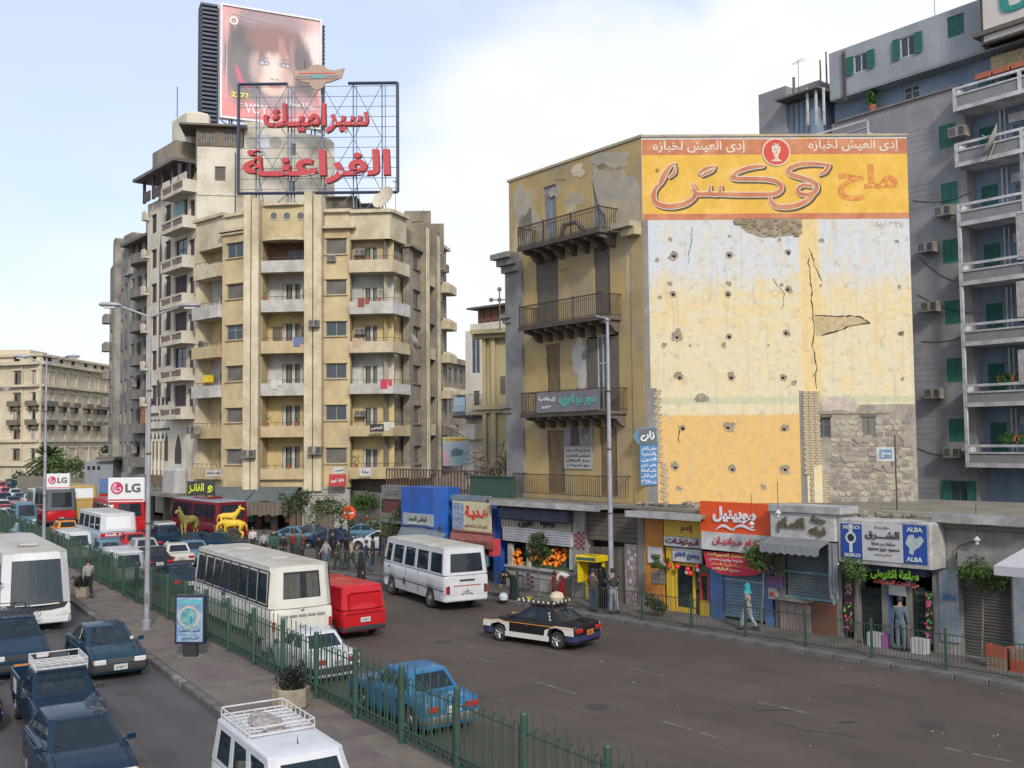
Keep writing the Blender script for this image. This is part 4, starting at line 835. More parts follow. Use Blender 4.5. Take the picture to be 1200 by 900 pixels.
# party wall ---------------------------------------------------------
def party_mat():
    m = bpy.data.materials.new('party_wall_paint'); m.use_nodes = True; nt = m.node_tree; n = nt.nodes; l = nt.links; b = n['Principled BSDF']; b.inputs['Roughness'].default_value = .9
    t = n.new('ShaderNodeTexCoord'); s = n.new('ShaderNodeSeparateXYZ'); l.new(t.outputs['Object'],s.inputs[0])
    def noise(sc,d=6,mp=None,r=.65):
        q = n.new('ShaderNodeTexNoise'); q.inputs['Scale'].default_value = sc; q.inputs['Detail'].default_value = d; q.inputs['Roughness'].default_value = r
        if mp: mm = n.new('ShaderNodeMapping'); mm.inputs['Scale'].default_value = mp; l.new(t.outputs['Object'],mm.inputs[0]); l.new(mm.outputs[0],q.inputs[0])
        else: l.new(t.outputs['Object'],q.inputs[0])
        return q.outputs[0]
    def ma(op,a,b2):
        q = n.new('ShaderNodeMath'); q.operation = op
        for i,v in enumerate((a,b2)):
            if isinstance(v,(int,float)): q.inputs[i].default_value = v
            else: l.new(v,q.inputs[i])
        return q.outputs[0]
    def mr(x,a,c,lo=0,hi=1):
        q = n.new('ShaderNodeMapRange'); q.inputs[1].default_value = a; q.inputs[2].default_value = c; q.inputs[3].default_value = lo; q.inputs[4].default_value = hi; l.new(x,q.inputs[0]); return q.outputs[0]
    def mix(f,a,c,bt='MIX'):
        q = n.new('ShaderNodeMixRGB'); q.blend_type = bt
        for i,v in enumerate((f,a,c)):
            if isinstance(v,(int,float)): q.inputs[i].default_value = v
            elif isinstance(v,tuple): q.inputs[i].default_value = v if len(v) == 4 else (*v,1)
            else: l.new(v,q.inputs[i])
        return q.outputs[0]
    z = s.outputs[2]; x = s.outputs[0]; big = noise(.55); med = noise(1.6,7,(1,1,.55)); fine = noise(5,6); strk = noise(1.5,6,(3.0,3,.18))
    Z = lambda y: PW.z(900,y); zw = ma('ADD',z,ma('MULTIPLY',ma('SUBTRACT',big,.5),2.6)); zs = ma('ADD',z,ma('MULTIPLY',ma('SUBTRACT',fine,.5),.25))
    white = (.50,.525,.55); cream = (.58,.52,.36); gold = (.56,.40,.17); gold2 = (.62,.48,.24)
    c = mix(mr(zw,Z(352),Z(318)),cream,white)
    c = mix(ma('MULTIPLY',mr(med,.50,.60,0,.8),mr(zw,Z(300),Z(345),.35,1)),c,gold2); c = mix(ma('MULTIPLY',mr(noise(1.1,8,(.55,1,1.8)),.46,.56,0,.85),ma('MULTIPLY',mr(z,Z(330)+.3,Z(345)),mr(z,Z(392),Z(378)))),c,gold2)                       # big worn patches where the yellow coat shows
    c = mix(ma('MULTIPLY',mr(noise(2.2,7,(1.6,1,.5)),.47,.60,0,.9),mr(zw,Z(425),Z(300),1,0.25)),c,cream)
    c = mix(mr(ma('ADD',z,ma('MULTIPLY',fine,.1)),Z(340)-.04,Z(340),0,.0),c,gold)
    c = mix(ma('MULTIPLY',mr(x,PW.x(938,400),PW.x(941,400)),ma('MULTIPLY',mr(x,PW.x(964,400),PW.x(961,400)),mr(z,Z(500),Z(490)))),c,gold2)
    low = ma('MULTIPLY',mr(zs,Z(484),Z(487)),mr(x,PW.x(941,520),PW.x(939,520))); c = mix(low,c,mix(mr(strk,.5,.7,0,.35),(.60,.385,.14),(.63,.46,.22)))
    gs = ma('MULTIPLY',ma('MULTIPLY',mr(zs,Z(474),Z(472)),mr(zs,Z(486),Z(484),1,1)),mr(zs,Z(466),Z(464),1,0)); c = mix(ma('MULTIPLY',gs,.6),c,(.38,.42,.30))
    c = mix(ma('MULTIPLY',mr(x,PW.x(782,400),PW.x(756,400),0,.55),mr(z,Z(395),Z(300))),c,(.44,.52,.58))
    c = mix(mr(strk,.53,.72,0,.5),c,(.36,.31,.23)); c = mix(mr(noise(2.6,8),.55,.66,0,.6),c,(.34,.30,.24))
    c = mix(mr(noise(9,8),.63,.70,0,.8),c,(.22,.19,.16))
    f = mr(noise(3.1),.2,.8,.88,1.1); q = n.new('ShaderNodeCombineColor'); [l.new(f,q.inputs[i]) for i in range(3)]; c = mix(1.0,c,q.outputs[0],'MULTIPLY'); l.new(c,b.inputs['Base Color'])
    bp = n.new('ShaderNodeBump'); bp.inputs['Strength'].default_value = .7; bp.inputs['Distance'].default_value = .03; l.new(noise(4.5,9,None,.72),bp.inputs['Height']); l.new(bp.outputs[0],b.inputs['Normal'])
    return m
ptm = party_mat(); xw = PW.x(1070,400); z3 = lambda py: PW.z(900,py)
def p3(x,y): return (730+x/3.4286,140+y/3.4286)
def p4(x,y): return (730+x/3.4286,380+y/3.4286)
pits = [p3(*q) for q in ((205,550),(427,547),(665,537),(202,704),(422,704),(662,685),(217,877),(427,875),(655,860))]+[p4(*q) for q in ((228,216),(435,216),(643,216),(240,420),(422,417),(648,423),(210,577),(440,585),(652,585))]
chips = [p3(*q) for q in ((190,482),(428,470),(628,484),(798,487),(1100,490),(188,660),(425,660),(637,665),(795,668),(1110,673),(137,565),(148,715),(1118,860))]+[p4(*q) for q in ((688,235),(770,205),(1123,220),(1118,38),(225,660),(565,655),(405,84),(585,84),(165,84),(270,86))]
ph = [(*PW.hit(*q),) for q in pits]; hs = [(x-.075,x+.075,z-.075,z+.075) for x,z in ph]
wa,wb_,wc,wd = PW.x(957.5,500),PW.x(973.5,500),PW.z(965,513),PW.z(965,489); hs.append((wa,wb_,wc,wd)); va,vb_,vc,vd = PW.x(1010,500),PW.x(1026,500),PW.z(1018,513),PW.z(1018,488.5); hs.append((va,vb_,vc,vd))
PW.mb('party_wall',wallmesh(0,xw,3.6,zt,hs,.25,.6),ptm)
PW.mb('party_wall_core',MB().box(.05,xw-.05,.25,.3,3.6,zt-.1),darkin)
ex = mat('exposed_masonry',(.23,.20,.165),.95,var=.35,vs=6,col2=(.30,.25,.18),bs=4,bump=1,bsc=12)
rr = random.Random(3)
for (x,z) in ph:
    n = 16; o_ = []; i_ = []
    big = rr.choice((rr.uniform(.16,.2),rr.uniform(.16,.26),rr.uniform(.24,.34)))
    for k in range(n):
        a = -2*pi*k/n; ro = max(.115,.68*big*rr.uniform(.75,1.25)*(1+.5*max(0,cos(a-big*60)))); ri = .068*rr.uniform(.8,1.15); o_.append((ro*cos(a),0,ro*sin(a)+.05)); i_.append((ri*cos(a),.015,ri*sin(a)))
    b = MB(); b.add(o_+i_,[(k,(k+1) % n,n+(k+1) % n,n+k) for k in range(n)]); b.keep = True; PW.mb('chipped_hole',b,ex,x,-.02,z)
for (px,py) in chips: x,z = PW.hit(px,py); r_ = rr.uniform(.05,.14); blob(PW,x,z,r_,r_*rr.uniform(.8,1.2),ex,-.012,12,'chipped_patch',.25,.014,seed=int(px))
def pxpoly(fr,pts,m,y=-.01,th=.012,name='patch'): b = MB(); b.poly([fr.hit(*p) for p in pts],y,th,'xz'); return fr.mb(name,b,m)
pxpoly(PW,[p4(*q) for q in ((285,300),(300,280),(318,276),(345,292),(347,310),(300,315))],ex,name='chipped_patch')
pxpoly(PW,[p3(*q) for q in ((445,398),(720,398),(720,462),(650,470),(560,475),(500,455),(470,430))],ex,name='exposed_masonry',y=-.008)
rough_st = [mat('rubble_stone_%d' % i,c,.95,var=.3,vs=5,col2=(.17,.155,.13),bs=3,blotch=.5,bump=.8,bsc=14) for i,c in enumerate(((.42,.385,.31),(.30,.27,.22),(.47,.41,.30),(.23,.21,.18)))]
def stonepiece(w,h,seed):
    q = random.Random(seed); n = 9; o_ = []; f_ = []
    for k in range(n):
        a = 2*pi*k/n; sx = abs(cos(a))**.5*(1 if cos(a) > 0 else -1); sz = abs(sin(a))**.5*(1 if sin(a) > 0 else -1); k_ = q.uniform(.88,1.0)
        o_.append((w/2*sx*k_,0,h/2*sz*k_)); f_.append((w/2*sx*k_*.8,-.045*q.uniform(.6,1.3),h/2*sz*k_*.8))
    b = MB(); b.loft([o_,f_]); return b.mesh('stone',[rough_st[seed % 4]])
SM = [stonepiece(1,1,i) for i in range(16)]
brs = [mat('brown_stone_%d' % i,c_,.95,var=.35,vs=6,col2=(.2,.16,.1),bs=4,bump=1,bsc=12) for i,c_ in enumerate(((.33,.26,.15),(.24,.195,.13),(.38,.31,.2)))]
SB_ = []
for i in range(6): q_ = SM[i].copy(); q_.materials[0] = brs[i % 3]; SB_.append(q_)
for k in range(64):
    u_ = rr.random(); px_ = 862+u_*76; top_ = 258; bot_ = 262+14*min(1,u_*2.2); py_s = rr.uniform(top_,bot_); x_,z_ = PW.hit(px_,py_s); w_ = rr.uniform(.12,.3); o = PW.put('stone',SB_[rr.randrange(6)],x_,-.01,z_); o.scale = (w_,.8,w_*rr.uniform(.5,.8)); o.rotation_euler.y = rr.uniform(-.3,.3)
def rubble(x0,x1,z0,z1,sz=.27,holes=()):
    z = z0
    while z < z1-.08:
        h = sz*rr.uniform(.75,1.15); x = x0-rr.uniform(0,.2)
        while x < x1:
            w = sz*rr.uniform(.8,1.9); cx,cz = x+w/2,z+h/2
            if x >= x0-.1 and x+w < x1+.1 and not any(a-.1 < cx < b+.1 and c-.1 < cz < d+.1 for a,b,c,d in holes): 
                o = PW.put('stone',SM[rr.randrange(16)],cx,0,cz); o.scale = (w*.98,1,h*.98)
            x += w
        z += h
pxpoly(PW,[(957,474),(1071,474),(1075,586),(964,586)],mat('lime_mortar',(.33,.30,.25),.95,var=.25,vs=2.5,col2=(.25,.23,.2),bs=1.5,bump=1,bsc=8),-.006,.008,'mortar') if False else None
mort = mat('lime_mortar',(.34,.31,.255),.95,var=.3,vs=2.5,col2=(.2,.18,.15),bs=1.5,bump=1,bsc=8)
PW.mb('mortar',wallmesh(PW.x(957,530),xw,3.6,PW.z(1010,474),[(wa,wb_,wc,wd),(va,vb_,vc,vd)],.03,.0),mort,0,-.02,0)
rubble(PW.x(975,530),xw-.1,4.3,PW.z(1010,489),holes=[(wa,wb_,wc,wd),(va,vb_,vc,vd)])
win(PW,va,vb_,vc,vd,'leaves',.1,shut_g); win(PW,wa,wb_,wc,wd,'sash',.2,fm=shut_d)
for k in range(9): px_ = rr.uniform(985,1062); py_ = rr.uniform(500,575); x_,z_ = PW.hit(px_,py_); blob(PW,x_,z_,rr.uniform(.15,.5),rr.uniform(.12,.35),mort,-.07,20,'plaster_patch',.35,.03,seed=k)
PW.mb('plaster_block',MB().box(PW.x(953,560),PW.x(963,560),-.10,.0,3.8,PW.z(957,545)),ptm)
for x0,x1,z0,z1 in ((wa-.05,wb_+.05,wd,wd+.1),(va-.05,vb_+.05,vd,vd+.1)): PW.mb('lintel',MB().box(x0,x1,-.07,-.02,z0,z1),shut_d)
PW.mb('plaster_ledge',MB().box(PW.x(957,485),PW.x(1043,485),-.07,-.02,0,.1),ex,0,0,PW.z(1000,485))
pk_ = mat('plaster_pink_white',(.42,.36,.31),.95,var=.25,vs=3); pxpoly(PW,[(960,470),(975,465),(1000,466),(1007,475),(1000,484),(985,480),(965,482)],pk_,-.035,.014,'plaster_patch')
# broken brick edge: steps of pale brick and a grey brick strip at the corner
brk = mat('pale_brick',(.46,.36,.20),.95,var=.3,vs=7,col2=(.30,.26,.2),bs=5,blotch=.6,bump=1,bsc=20)
PW.mb('brick_strip',MB().box(0,PW.x(770,520),-.035,.02,3.8,PW.z(765,455)),gry)
z = 3.9; i = 0
while z < PW.z(770,458):
    x = PW.x(769,520)+.06*(i % 3)+(.35 if z < 6.2 else .12); PW.put('brick',cached('brk',lambda: MB().bbox(0,.24,-.05,.02,0,.1,.01).mesh('brick',[brk])),x-.2,-.0,z); i += 1; z += .115
z = 4.0; i = 0
while z < PW.z(945,460):
    for j in range(3): PW.put('brick',cached('brk',None),PW.x(941,530)+.02+j*.25+.05*(i % 2)*(1 if z < 7 else .6)+(.25 if z < 5.5 else 0),-.01-.01*((i+j) % 3),z)
    i += 1; z += .115
PW.mb('brick_strip',MB().box(PW.x(938,520),PW.x(945,520),-.02,.02,3.9,PW.z(942,458)),gry)
# grey brick edge of the facade seen beside the painted wall
PW.mb('brick_strip',MB().box(-.0,.22,-.03,.02,PW.z(757,458),PW.z(757,258)),gry)
crk = mat('crack_shadow',(.03,.026,.022),1,var=0,bump=0)
def crack(pts,w=.025,seed=1):
    q = random.Random(seed); P = [PW.hit(*p) for p in pts]; F = []
    for a,b in zip(P,P[1:]):
        k = max(2,int(hypot(b[0]-a[0],b[1]-a[1])/.18))
        for i in range(k): F.append((a[0]+(b[0]-a[0])*i/k+q.uniform(-.05,.05),a[1]+(b[1]-a[1])*i/k+q.uniform(-.03,.03)))
    F.append(P[-1]); m = MB()
    for a,b in zip(F,F[1:]):
        d = V((b[0]-a[0],b[1]-a[1])); nn = V((-d.y,d.x)).normalized()*w*q.uniform(.4,1.2); m.quad((a[0]-nn.x,0,a[1]-nn.y),(b[0]-nn.x,0,b[1]-nn.y),(b[0]+nn.x,0,b[1]+nn.y),(a[0]+nn.x,0,a[1]+nn.y))
    PW.mb('crack',m,crk,0,-.012,0)
crack([p3(750,520),p3(775,600),p3(800,650)],.02,1); crack([p3(745,560),p4(768,0),p4(760,90),p4(780,180),p4(770,215),p4(778,260)],.022,2); crack([p4(790,480),p4(800,520),p4(835,470),p4(835,520),p4(815,600),p4(830,690)],.05,3)
crack([p3(280,430),p3(262,580)],.012,4); crack([p3(770,790),p3(950,790),p3(995,818),p3(900,835),p3(800,870)],.03,5); crack([p3(600,640),p3(650,700),p3(640,760)],.012,6); crack([p4(225,405),p4(226,475)],.03,7); crack([p4(850,540),p4(905,590),p4(915,640),p4(900,690)],.02,8)
pxpoly(PW,[p3(*q) for q in ((772,792),(945,792),(990,817),(880,838),(812,868),(775,868))],mat('plaster_tan_patch',(.42,.33,.19),.95,var=.3,vs=4,bump=.8,bsc=15),-.008,.01,'plaster_patch')
PW.mb('coping',MB().box(-.05,xw+.05,-.06,.6,zt,zt+.10),gpl)
# painted advertisement
or1 = mat('ad_red_paint',(.42,.14,.07),.85,var=.12,vs=2,col2=(.50,.23,.12),bs=.9,blotch=.5,streak=.3); or2 = mat('ad_yellow_paint',(.60,.36,.055),.85,var=.1,vs=2,col2=(.66,.42,.10),bs=.9,blotch=.4,streak=.25)
adw = mat('ad_white_paint',(.62,.55,.45),.85,var=.12,vs=3,col2=(.5,.35,.25),bs=3,blotch=.4); adf = mat('ad_faded_red',(.50,.17,.06),.85,var=.18,vs=5,col2=(.60,.30,.05),bs=3,blotch=.5); adk = mat('ad_dark_paint',(.10,.07,.04),.85,var=.2)
x0a,x1a = .02,xw; zz = [PW.z(900,y) for y in (163,181,250,257)]
AD = PW.mb('painted_advertisement',MB().box(x0a,x1a,-.006,.004,zz[2],zz[1]),or2)
for a,b in ((zz[1],zz[0]),(zz[3],zz[2])): link('painted_band',MB().box(x0a,x1a,-.008,.002,a,b).mesh('painted_band',[or1]),AD)
def adt(s,m,a,b,y0,y1,y,bold=0,**k): x0 = PW.x(a,y0); x1 = PW.x(b,y0); return text(None,s,m,x0,x1,PW.z(900,y1),PW.z(900,y0),y,bold,.004,parent=AD,**k)
adt('إدى العيش لخبازه',adw,765,875,164.5,180,-.014,.02); adt('إدى العيش لخبازه',adw,947,1054,164,179,-.014,.02)
adt('ملح',adf,981,1051,193,236,-.014,.035)
def crspline(P,k=5):
    Q = [P[0]]+list(P)+[P[-1]]; out = []
    for i in range(1,len(Q)-2):
        for j in range(k):
            t = j/k; a,b,c,d = (V(q) for q in Q[i-1:i+3]); out.append(.5*((2*b)+(c-a)*t+(2*a-5*b+4*c-d)*t*t+(3*b-a-3*c+d)*t**3))
    out.append(V(P[-1])); return out
STROKES = [([(208,176),(186,192),(166,222),(152,252),(146,262)],(2,7,11,9,6)),([(186,232),(206,214),(210,188)],(3,5,2)),([(150,256),(124,292),(132,334),(182,350),(240,342),(278,320),(290,296),(278,258)],(5,9,10,10,10,9,8,3)),([(283,282),(296,298),(325,300),(345,296),(350,268)],(7,8,8,8,4)),([(345,298),(385,300),(392,268)],(8,8,4)),
 ([(388,300),(450,302),(560,302),(612,298),(636,276),(616,250),(560,240),(450,238),(442,226),(470,206),(520,192),(562,188)],(8,9,9,9,9,9,9,9,8,8,8,6)),([(306,216),(336,196),(366,190)],(5,6,4)),([(318,224),(350,210),(366,200)],(4,5,3)),
 ([(826,184),(760,178),(700,184),(664,202),(676,222),(730,238),(768,254),(778,278),(756,300),(716,300),(700,282),(722,264),(756,268)],(6,8,9,9,9,9,9,9,9,8,7,7,7)),([(772,284),(744,322),(690,348),(630,352),(600,338),(590,312)],(8,9,10,10,9,4)),([(826,184),(812,208),(790,222)],(7,7,3))]
def stroke_layer(extra,m_,yy,off,nm):
    o_ = link(nm,None,AD); k_ = 0
    for P,Wd in STROKES:
        C = crspline([p3(*q) for q in P]); wd = crspline([(w_,0) for w_ in Wd]); H_ = [PW.hit(c.x,c.y) for c in C]; b_ = MB(); sc = .0106; up = []; dn = []
        for i,h in enumerate(H_):
            d = V(H_[min(i+1,len(H_)-1)])-V(H_[max(i-1,0)]); nn = V((-d.y,d.x)).normalized()*(max(1.5,wd[i].x)+extra)*sc; up.append((h[0]+nn.x+off,h[1]+nn.y-off)); dn.append((h[0]-nn.x+off,h[1]-nn.y-off))
        y_ = yy-.0007*k_; k_ += 1
        for i in range(len(H_)-1): b_.quad((up[i][0],y_,up[i][1]),(up[i+1][0],y_,up[i+1][1]),(dn[i+1][0],y_,dn[i+1][1]),(dn[i][0],y_,dn[i][1]))
        for h,w_ in ((H_[0],wd[0].x),(H_[-1],wd[-1].x)): b_.disc((h[0]+off,h[1]-off),(max(1.5,w_)+extra)*sc,y_-.0003,10)
        link('painted_stroke',b_.mesh('painted_stroke',[m_]),AD)
    bpy.data.objects.remove(o_)
stroke_layer(4.5,adk,-.010,.07,'shadow'); stroke_layer(3.6,adw,-.021,0,'outline'); stroke_layer(-.6,or1,-.032,0,'fill')
cx,cz = PW.hit(909.4,178.5); R_ = .64
for r_,m_,yy in ((R_,adw,-.044),(R_*.9,mat('ad_crimson',(.50,.07,.05),.85,var=.1),-.048)): link('painted_roundel',MB().disc((0,0),r_,0,28).mesh('painted_roundel',[m_]),AD,(cx,yy,cz))
b = MB(); b.poly([(-.12,-.32),(.12,-.32),(.26,-.42),(-.26,-.42)],0,0,'xz'); b.poly([(-.07,-.32),(.07,-.32),(.1,-.1),(.17,.0),(.2,.2),(.1,.38),(-.08,.40),(-.19,.28),(-.2,.1),(-.14,-.05)],0,0,'xz'); link('painted_bust',b.mesh('painted_bust',[adw]),AD,(cx,-.052,cz))
b = MB(); [b.disc((x_,z_),.035,0,8) for x_,z_ in ((-.07,.12),(.07,.12),(0,.0),(.12,.3),(-.1,.32),(0,.36))]; link('painted_bust_detail',b.mesh('painted_bust_detail',[adk]),AD,(cx,-.056,cz))
adt('٤٢٣٠/٥١',mat('ad_grey_white',(.42,.38,.32),.9),1027,1059,259.5,267,-.016,.02)
adt('®',adk,768,772.5,197,201.5,-.016)
corebox(YB,[(PC.x+YF.u.x*(-.8)+.6,PC.y+1.3),tuple((YF.W(yl+.4,.7,0)))[:2],(PC.x+1,PC.y+14),(PC.x+xw-.3,PC.y+14),(PC.x+xw-.3,PC.y+.8)],0,zt-.35,gry)
# ================================================================== GREY-BLUE building on the right
gb = mat('plaster_bluegrey',(.255,.255,.265),.9,var=.16,vs=.8,col2=(.19,.19,.20),bs=.35,blotch=.6,streak=.5,bump=.3)
gbl = mat('plaster_palegrey',(.32,.34,.37),.9,var=.12,vs=.8,col2=(.22,.235,.26),bs=.4,blotch=.6,streak=.45,bump=.3); blu = mat('plaster_lightblue',(.24,.32,.43),.9,var=.12,vs=.8,col2=(.18,.24,.33),bs=.5,streak=.3)
grn = mat('shutter_green',(.015,.13,.09),.6,var=.25,vs=4,col2=(.03,.13,.11),bs=1.5); wtrim = mat('trim_white',(.62,.62,.64),.8,var=.15,vs=2,col2=(.28,.28,.29),bs=1)
PG = AT(1140,480,56); GB = thing('balcony_block','tall blue-grey apartment block with green shutters and white edged balconies at the right edge','building',(PG.x,PG.y,0)); GF = Fr(GB,PG,-52.5)
xL = GF.x(1012,300); ztG = GF.z(1140,97); wins = [(1097,1119,144,172),(1100.7,1120,213,239),(1104,1125.6,280,308),(1106,1129,352,380),(1108,1130.7,420,448),(1110,1132.5,490.7,518),(1112,1126,563,590)]
wx0,wx1 = GF.x(1105,300),GF.x(1127,300)-.1; hs = [(wx0,wx1,GF.z(1115,b),GF.z(1115,a)) for _,_,a,b in wins]
GF.mb('wall',wallmesh(xL-2,0,0,ztG,hs,.2,.5),gb); [win(GF,*h,'leaves' if i < 6 else 'open',.1,grn,grn) for i,h in enumerate(hs)]
GF.mb('wall',wallmesh(xL-9,xL-2,0,GF.z(1000,160),[],.2,.5),gb)
# raised bands of courses beside each window
for h in hs:
    for j in range(5):
        z = h[2]+.15+j*.33
        for a,b in ((xL-1.5,wx0-.15),(wx1+.15,-.3)): GF.mb('stucco_course',MB().box(a,b,-.012,.004,z,z+.29),gb)
for (px,py) in ((1115,163),(1098.5,255),(1079,297),(1083,366),(1087,467),(1109,536)): a = ac(GF,GF.x(px,py,-.4)+.0,GF.z(px,py,-.4),.95,.55,y=-.75)
for (a,b,s) in (((1070,235),(1140,225),1),((1075,300),(1150,330),2),((1075,345),(1155,368),1),((1080,400),(1150,385),1),((1075,525),(1155,518),2)):
    A = GF.hit(*a); B = GF.hit(*b); GF.mb('cable',MB().path([(A[0]+(B[0]-A[0])*i/8,-.03,A[1]+(B[1]-A[1])*i/8-.5*s*sin(pi*i/8)*.6) for i in range(9)],.018,4),iron)
GF.mb('flaked_patch',MB().poly([GF.hit(*p) for p in ((1128,540),(1150,533),(1156,545),(1150,552),(1137,548),(1130,553))],-.01,.012,'xz'),gbl)
# balconies column
levs = [(95,123),(162,190),(235,261),(306,332),(378,404),(450,476),(521,547)]
bw = 9.0; xg = 0
GF.mb('back_wall',wallmesh(0,bw,0,GF.z(1140,95),[],0,0),blu,0,1.0,0); GF.mb('wall',MB().box(-.02,.12,0,1.0,0,ztG-.2),gb)
for i,(yt,yb) in enumerate(levs):
    z1 = GF.z(1147,yt,-.9); z0 = GF.z(1147,yb,-.9); h = z1-z0; m = MB(); m.box(0,bw,-.9,1.0,0,.16); m.box(0,bw,-.98,-.9,-.03,.2); m.box(0,bw,-.98,-.86,h-.14,h)
    for xx in (0,3.6,7.2): m.box(xx,xx+.18,-.985,-.85,.2,h-.14)
    m.box(0,.1,-.86,0,.16,h-.02); m.box(.18,bw,-.98,-.88,h-.50,h-.40)
    o = GF.mb('balcony',m,wtrim,0,0,z0); link('balcony_panel',MB().box(.18,bw,-.93,-.89,.2,h-.5).mesh('balcony_panel',[gb]),o)
    if i >= 2:
        for xx in (0 if i > 2 else 3.55,3.55): 
            link('divider',MB().box(xx,xx+.16,-.96,-.8,0,3.3).mesh('divider',[wtrim]),o,(0,0,h))
    link('pipe',MB().tube((1.7,.85,0),(1.7,.85,3.2),.06).tube((1.95,.85,0),(1.95,.85,3.2),.05).mesh('pipe',[wtrim]),o)
    win(GF,.5,1.35,z0+.2,z0+2.4,'leaves',1.0,grn,grn); win(GF,2.3,3.3,z0+1.1,z0+2.2,'sash',1.0,grn,blu); GF.mb('blind_box',MB().box(2.2,3.5,.8,1.0,z0+2.25,z0+2.75),wtrim)
    win(GF,4.3,5.5,z0+.2,z0+2.4,'leaves',1.0,grn,grn)
pot = mat('terracotta',(.33,.10,.06),.8,var=.2); leafy = mat('pot_leaves',(.035,.09,.02),.7,var=.35,vs=6)
for (px,py,n) in ((1142,92,5),(1168,445,3),(1170,515,4)):
    x,z = GF.hit(px,py,-.85)
    for j in range(n):
        o = GF.mb('flower_box',MB().bbox(0,.9,-.15,.15,0,.3,.03),pot,x+j*1.0,-.72,z-.1)
        if py > 400: b = MB(); [b.add([(rr.uniform(0,.9),rr.uniform(-.3,.2),rr.uniform(-.3,.5)) for _ in range(3)],[(0,1,2)]) for _ in range(60)]; link('foliage',b.mesh('foliage',[leafy]),o)
dish(GF,GF.x(1165,165,-1),-1.0,GF.z(1165,165,-1),.9,-1.0)
for (px,y0,y1) in ((1193,250,305),(1193,330,372),(1195,410,450)): x,z = GF.hit(px,y1,-.9); GF.mb('hung_cloth',MB().box(0,1.6,-.03,0,0,GF.z(px,y0,-.9)-z),mat('cloth_pale',(.45,.44,.44),.9,var=.2,vs=3,col2=(.3,.28,.28),bs=5),x,-.95,z)
# terrace storey and penthouse, slightly set back
T0 = 1.1; zp0 = lambda px: 0
zlo = GF.z(1100,78,-.1); PHz0 = GF.z(1066,87); PHz1 = GF.z(1060,31)
th = [(GF.x(1059,110,T0),GF.x(1078,110,T0),GF.z(1068,120,T0),GF.z(1068,101,T0)),(GF.x(1113,90,T0),GF.x(1135,90,T0),GF.z(1124,99,T0),GF.z(1124,81,T0))]
GF.mb('terrace_wall',wallmesh(xL-2.5,bw,ztG-.4,PHz0,th,.2,0),blu,0,T0,0); win(GF,*th[0],'sash',T0+.15,fm=wtrim); win(GF,*th[1],'leaves',T0+.1,blu,blu)
pxs = GF.x(972,90); ph_ = []
for (a,b,y0,y1) in ((1000,1017,63,84),(1055,1073,42,66),(1111,1131,17,42)): mid = (a+b)/2; ph_.append((GF.x(a,60),GF.x(b,60),GF.z(mid,y1),GF.z(mid,y0)))
PHr = GF.x(1153,40)
GF.mb('penthouse_wall',wallmesh(pxs,PHr,PHz0,PHz1,ph_,.2,5),gbl)
for i,h in enumerate(ph_): win(GF,*h,'open' if i < 2 else 'leaves',.15,grn,grn if i == 2 else wtrim)
GF.mb('penthouse_floor',MB().box(pxs,PHr+8,.0,8,PHz0-.1,PHz0),gbl,0,0.02,0)
GF.mb('coping',MB().box(-.0,-xL+1.5,-.12,.5,0,.12),concrete,xL-1.5,0,ztG)
for xx in (GF.x(988,60),GF.x(990.5,60)): pipe(GF,xx,PHz0-.4,PHz1-.2,-.08,.05)
# balcony and shed on the far left of the block
xa,xb = GF.x(957,150,-.6),GF.x(1019,140,-.6); z = GF.z(1019,158,-.6); m = MB(); m.box(xa,xb,-.7,1,0,.15); m.box(xa,xb,-.75,-.65,.85,.98); m.box(xa,xb,-.73,-.68,.45,.52); m.box(xb-.12,xb,-.75,-.65,0,1); o = GF.mb('balcony',m,wtrim,0,0,z); link('balcony_panel',MB().box(xa,xb,-.7,-.67,.1,.45).mesh('balcony_panel',[gb]),o)
GF.mb('wall',MB().box(GF.x(925,150),GF.x(957,150),.0,4,10,GF.z(940,118)),blu); GF.mb('wall',MB().box(GF.x(893,150),GF.x(925,150),-.3,5,10,GF.z(905,108)),gb)
GF.mb('shed_roof',MB().box(GF.x(922,130),GF.x(972,130),-1.2,3,0,.12),shut_d,0,0,GF.z(940,117)); 
for px in (955,965,974): GF.mb('post',MB().box(0,.12,-.9,-.78,0,2.4),wtrim,GF.x(px,130),0,GF.z(px,150))
for px in (930,936,942,948): GF.mb('window_bar',MB().box(0,.08,-.06,0,0,2.0),shut_g,GF.x(px,140),0,GF.z(px,155))
for (px,py,h) in ((925,108,2.6),(944,112,2.2),(956,88,2.6),(963,82,2.8)): x,z = GF.hit(px,py); GF.mb('vent_pipe',MB().tube((0,0,-1.5),(0,0,h-1.5),.1 if px in (925,) else .06),shut_g,x,.5,z)
GF.mb('wall',MB().box(GF.x(893,150)+.5,GF.x(950,150),1,6,20,GF.z(925,98)),gb)
antenna(GF,GF.x(1085,20),1,PHz1,2.6); antenna(GF,GF.x(925,100),1,GF.z(925,110),2.6)
p_ = GF.mb('roof_pot',MB().lathe([(.18,0),(.26,.4)],10),pot,GF.x(1019,128),.3,GF.z(1019,130)); b = MB(); [b.add([(rr.gauss(0,.16),rr.gauss(0,.16),rr.uniform(.3,1.5)) for _ in range(3)],[(0,1,2)]) for _ in range(90)]; link('foliage',b.mesh('foliage',[leafy]),p_)
GF.mb('terrace_wall',MB().box(GF.x(1158,80),bw,.3,.6,ztG,GF.z(1170,62)),mat('pale_brick',None) if 0 else brk,0,0,0)
GF.mb('terrace_roof',MB().box(PHr,bw+1,-1.3,4,0,.25),shut_d,0,0,GF.z(1158,50))
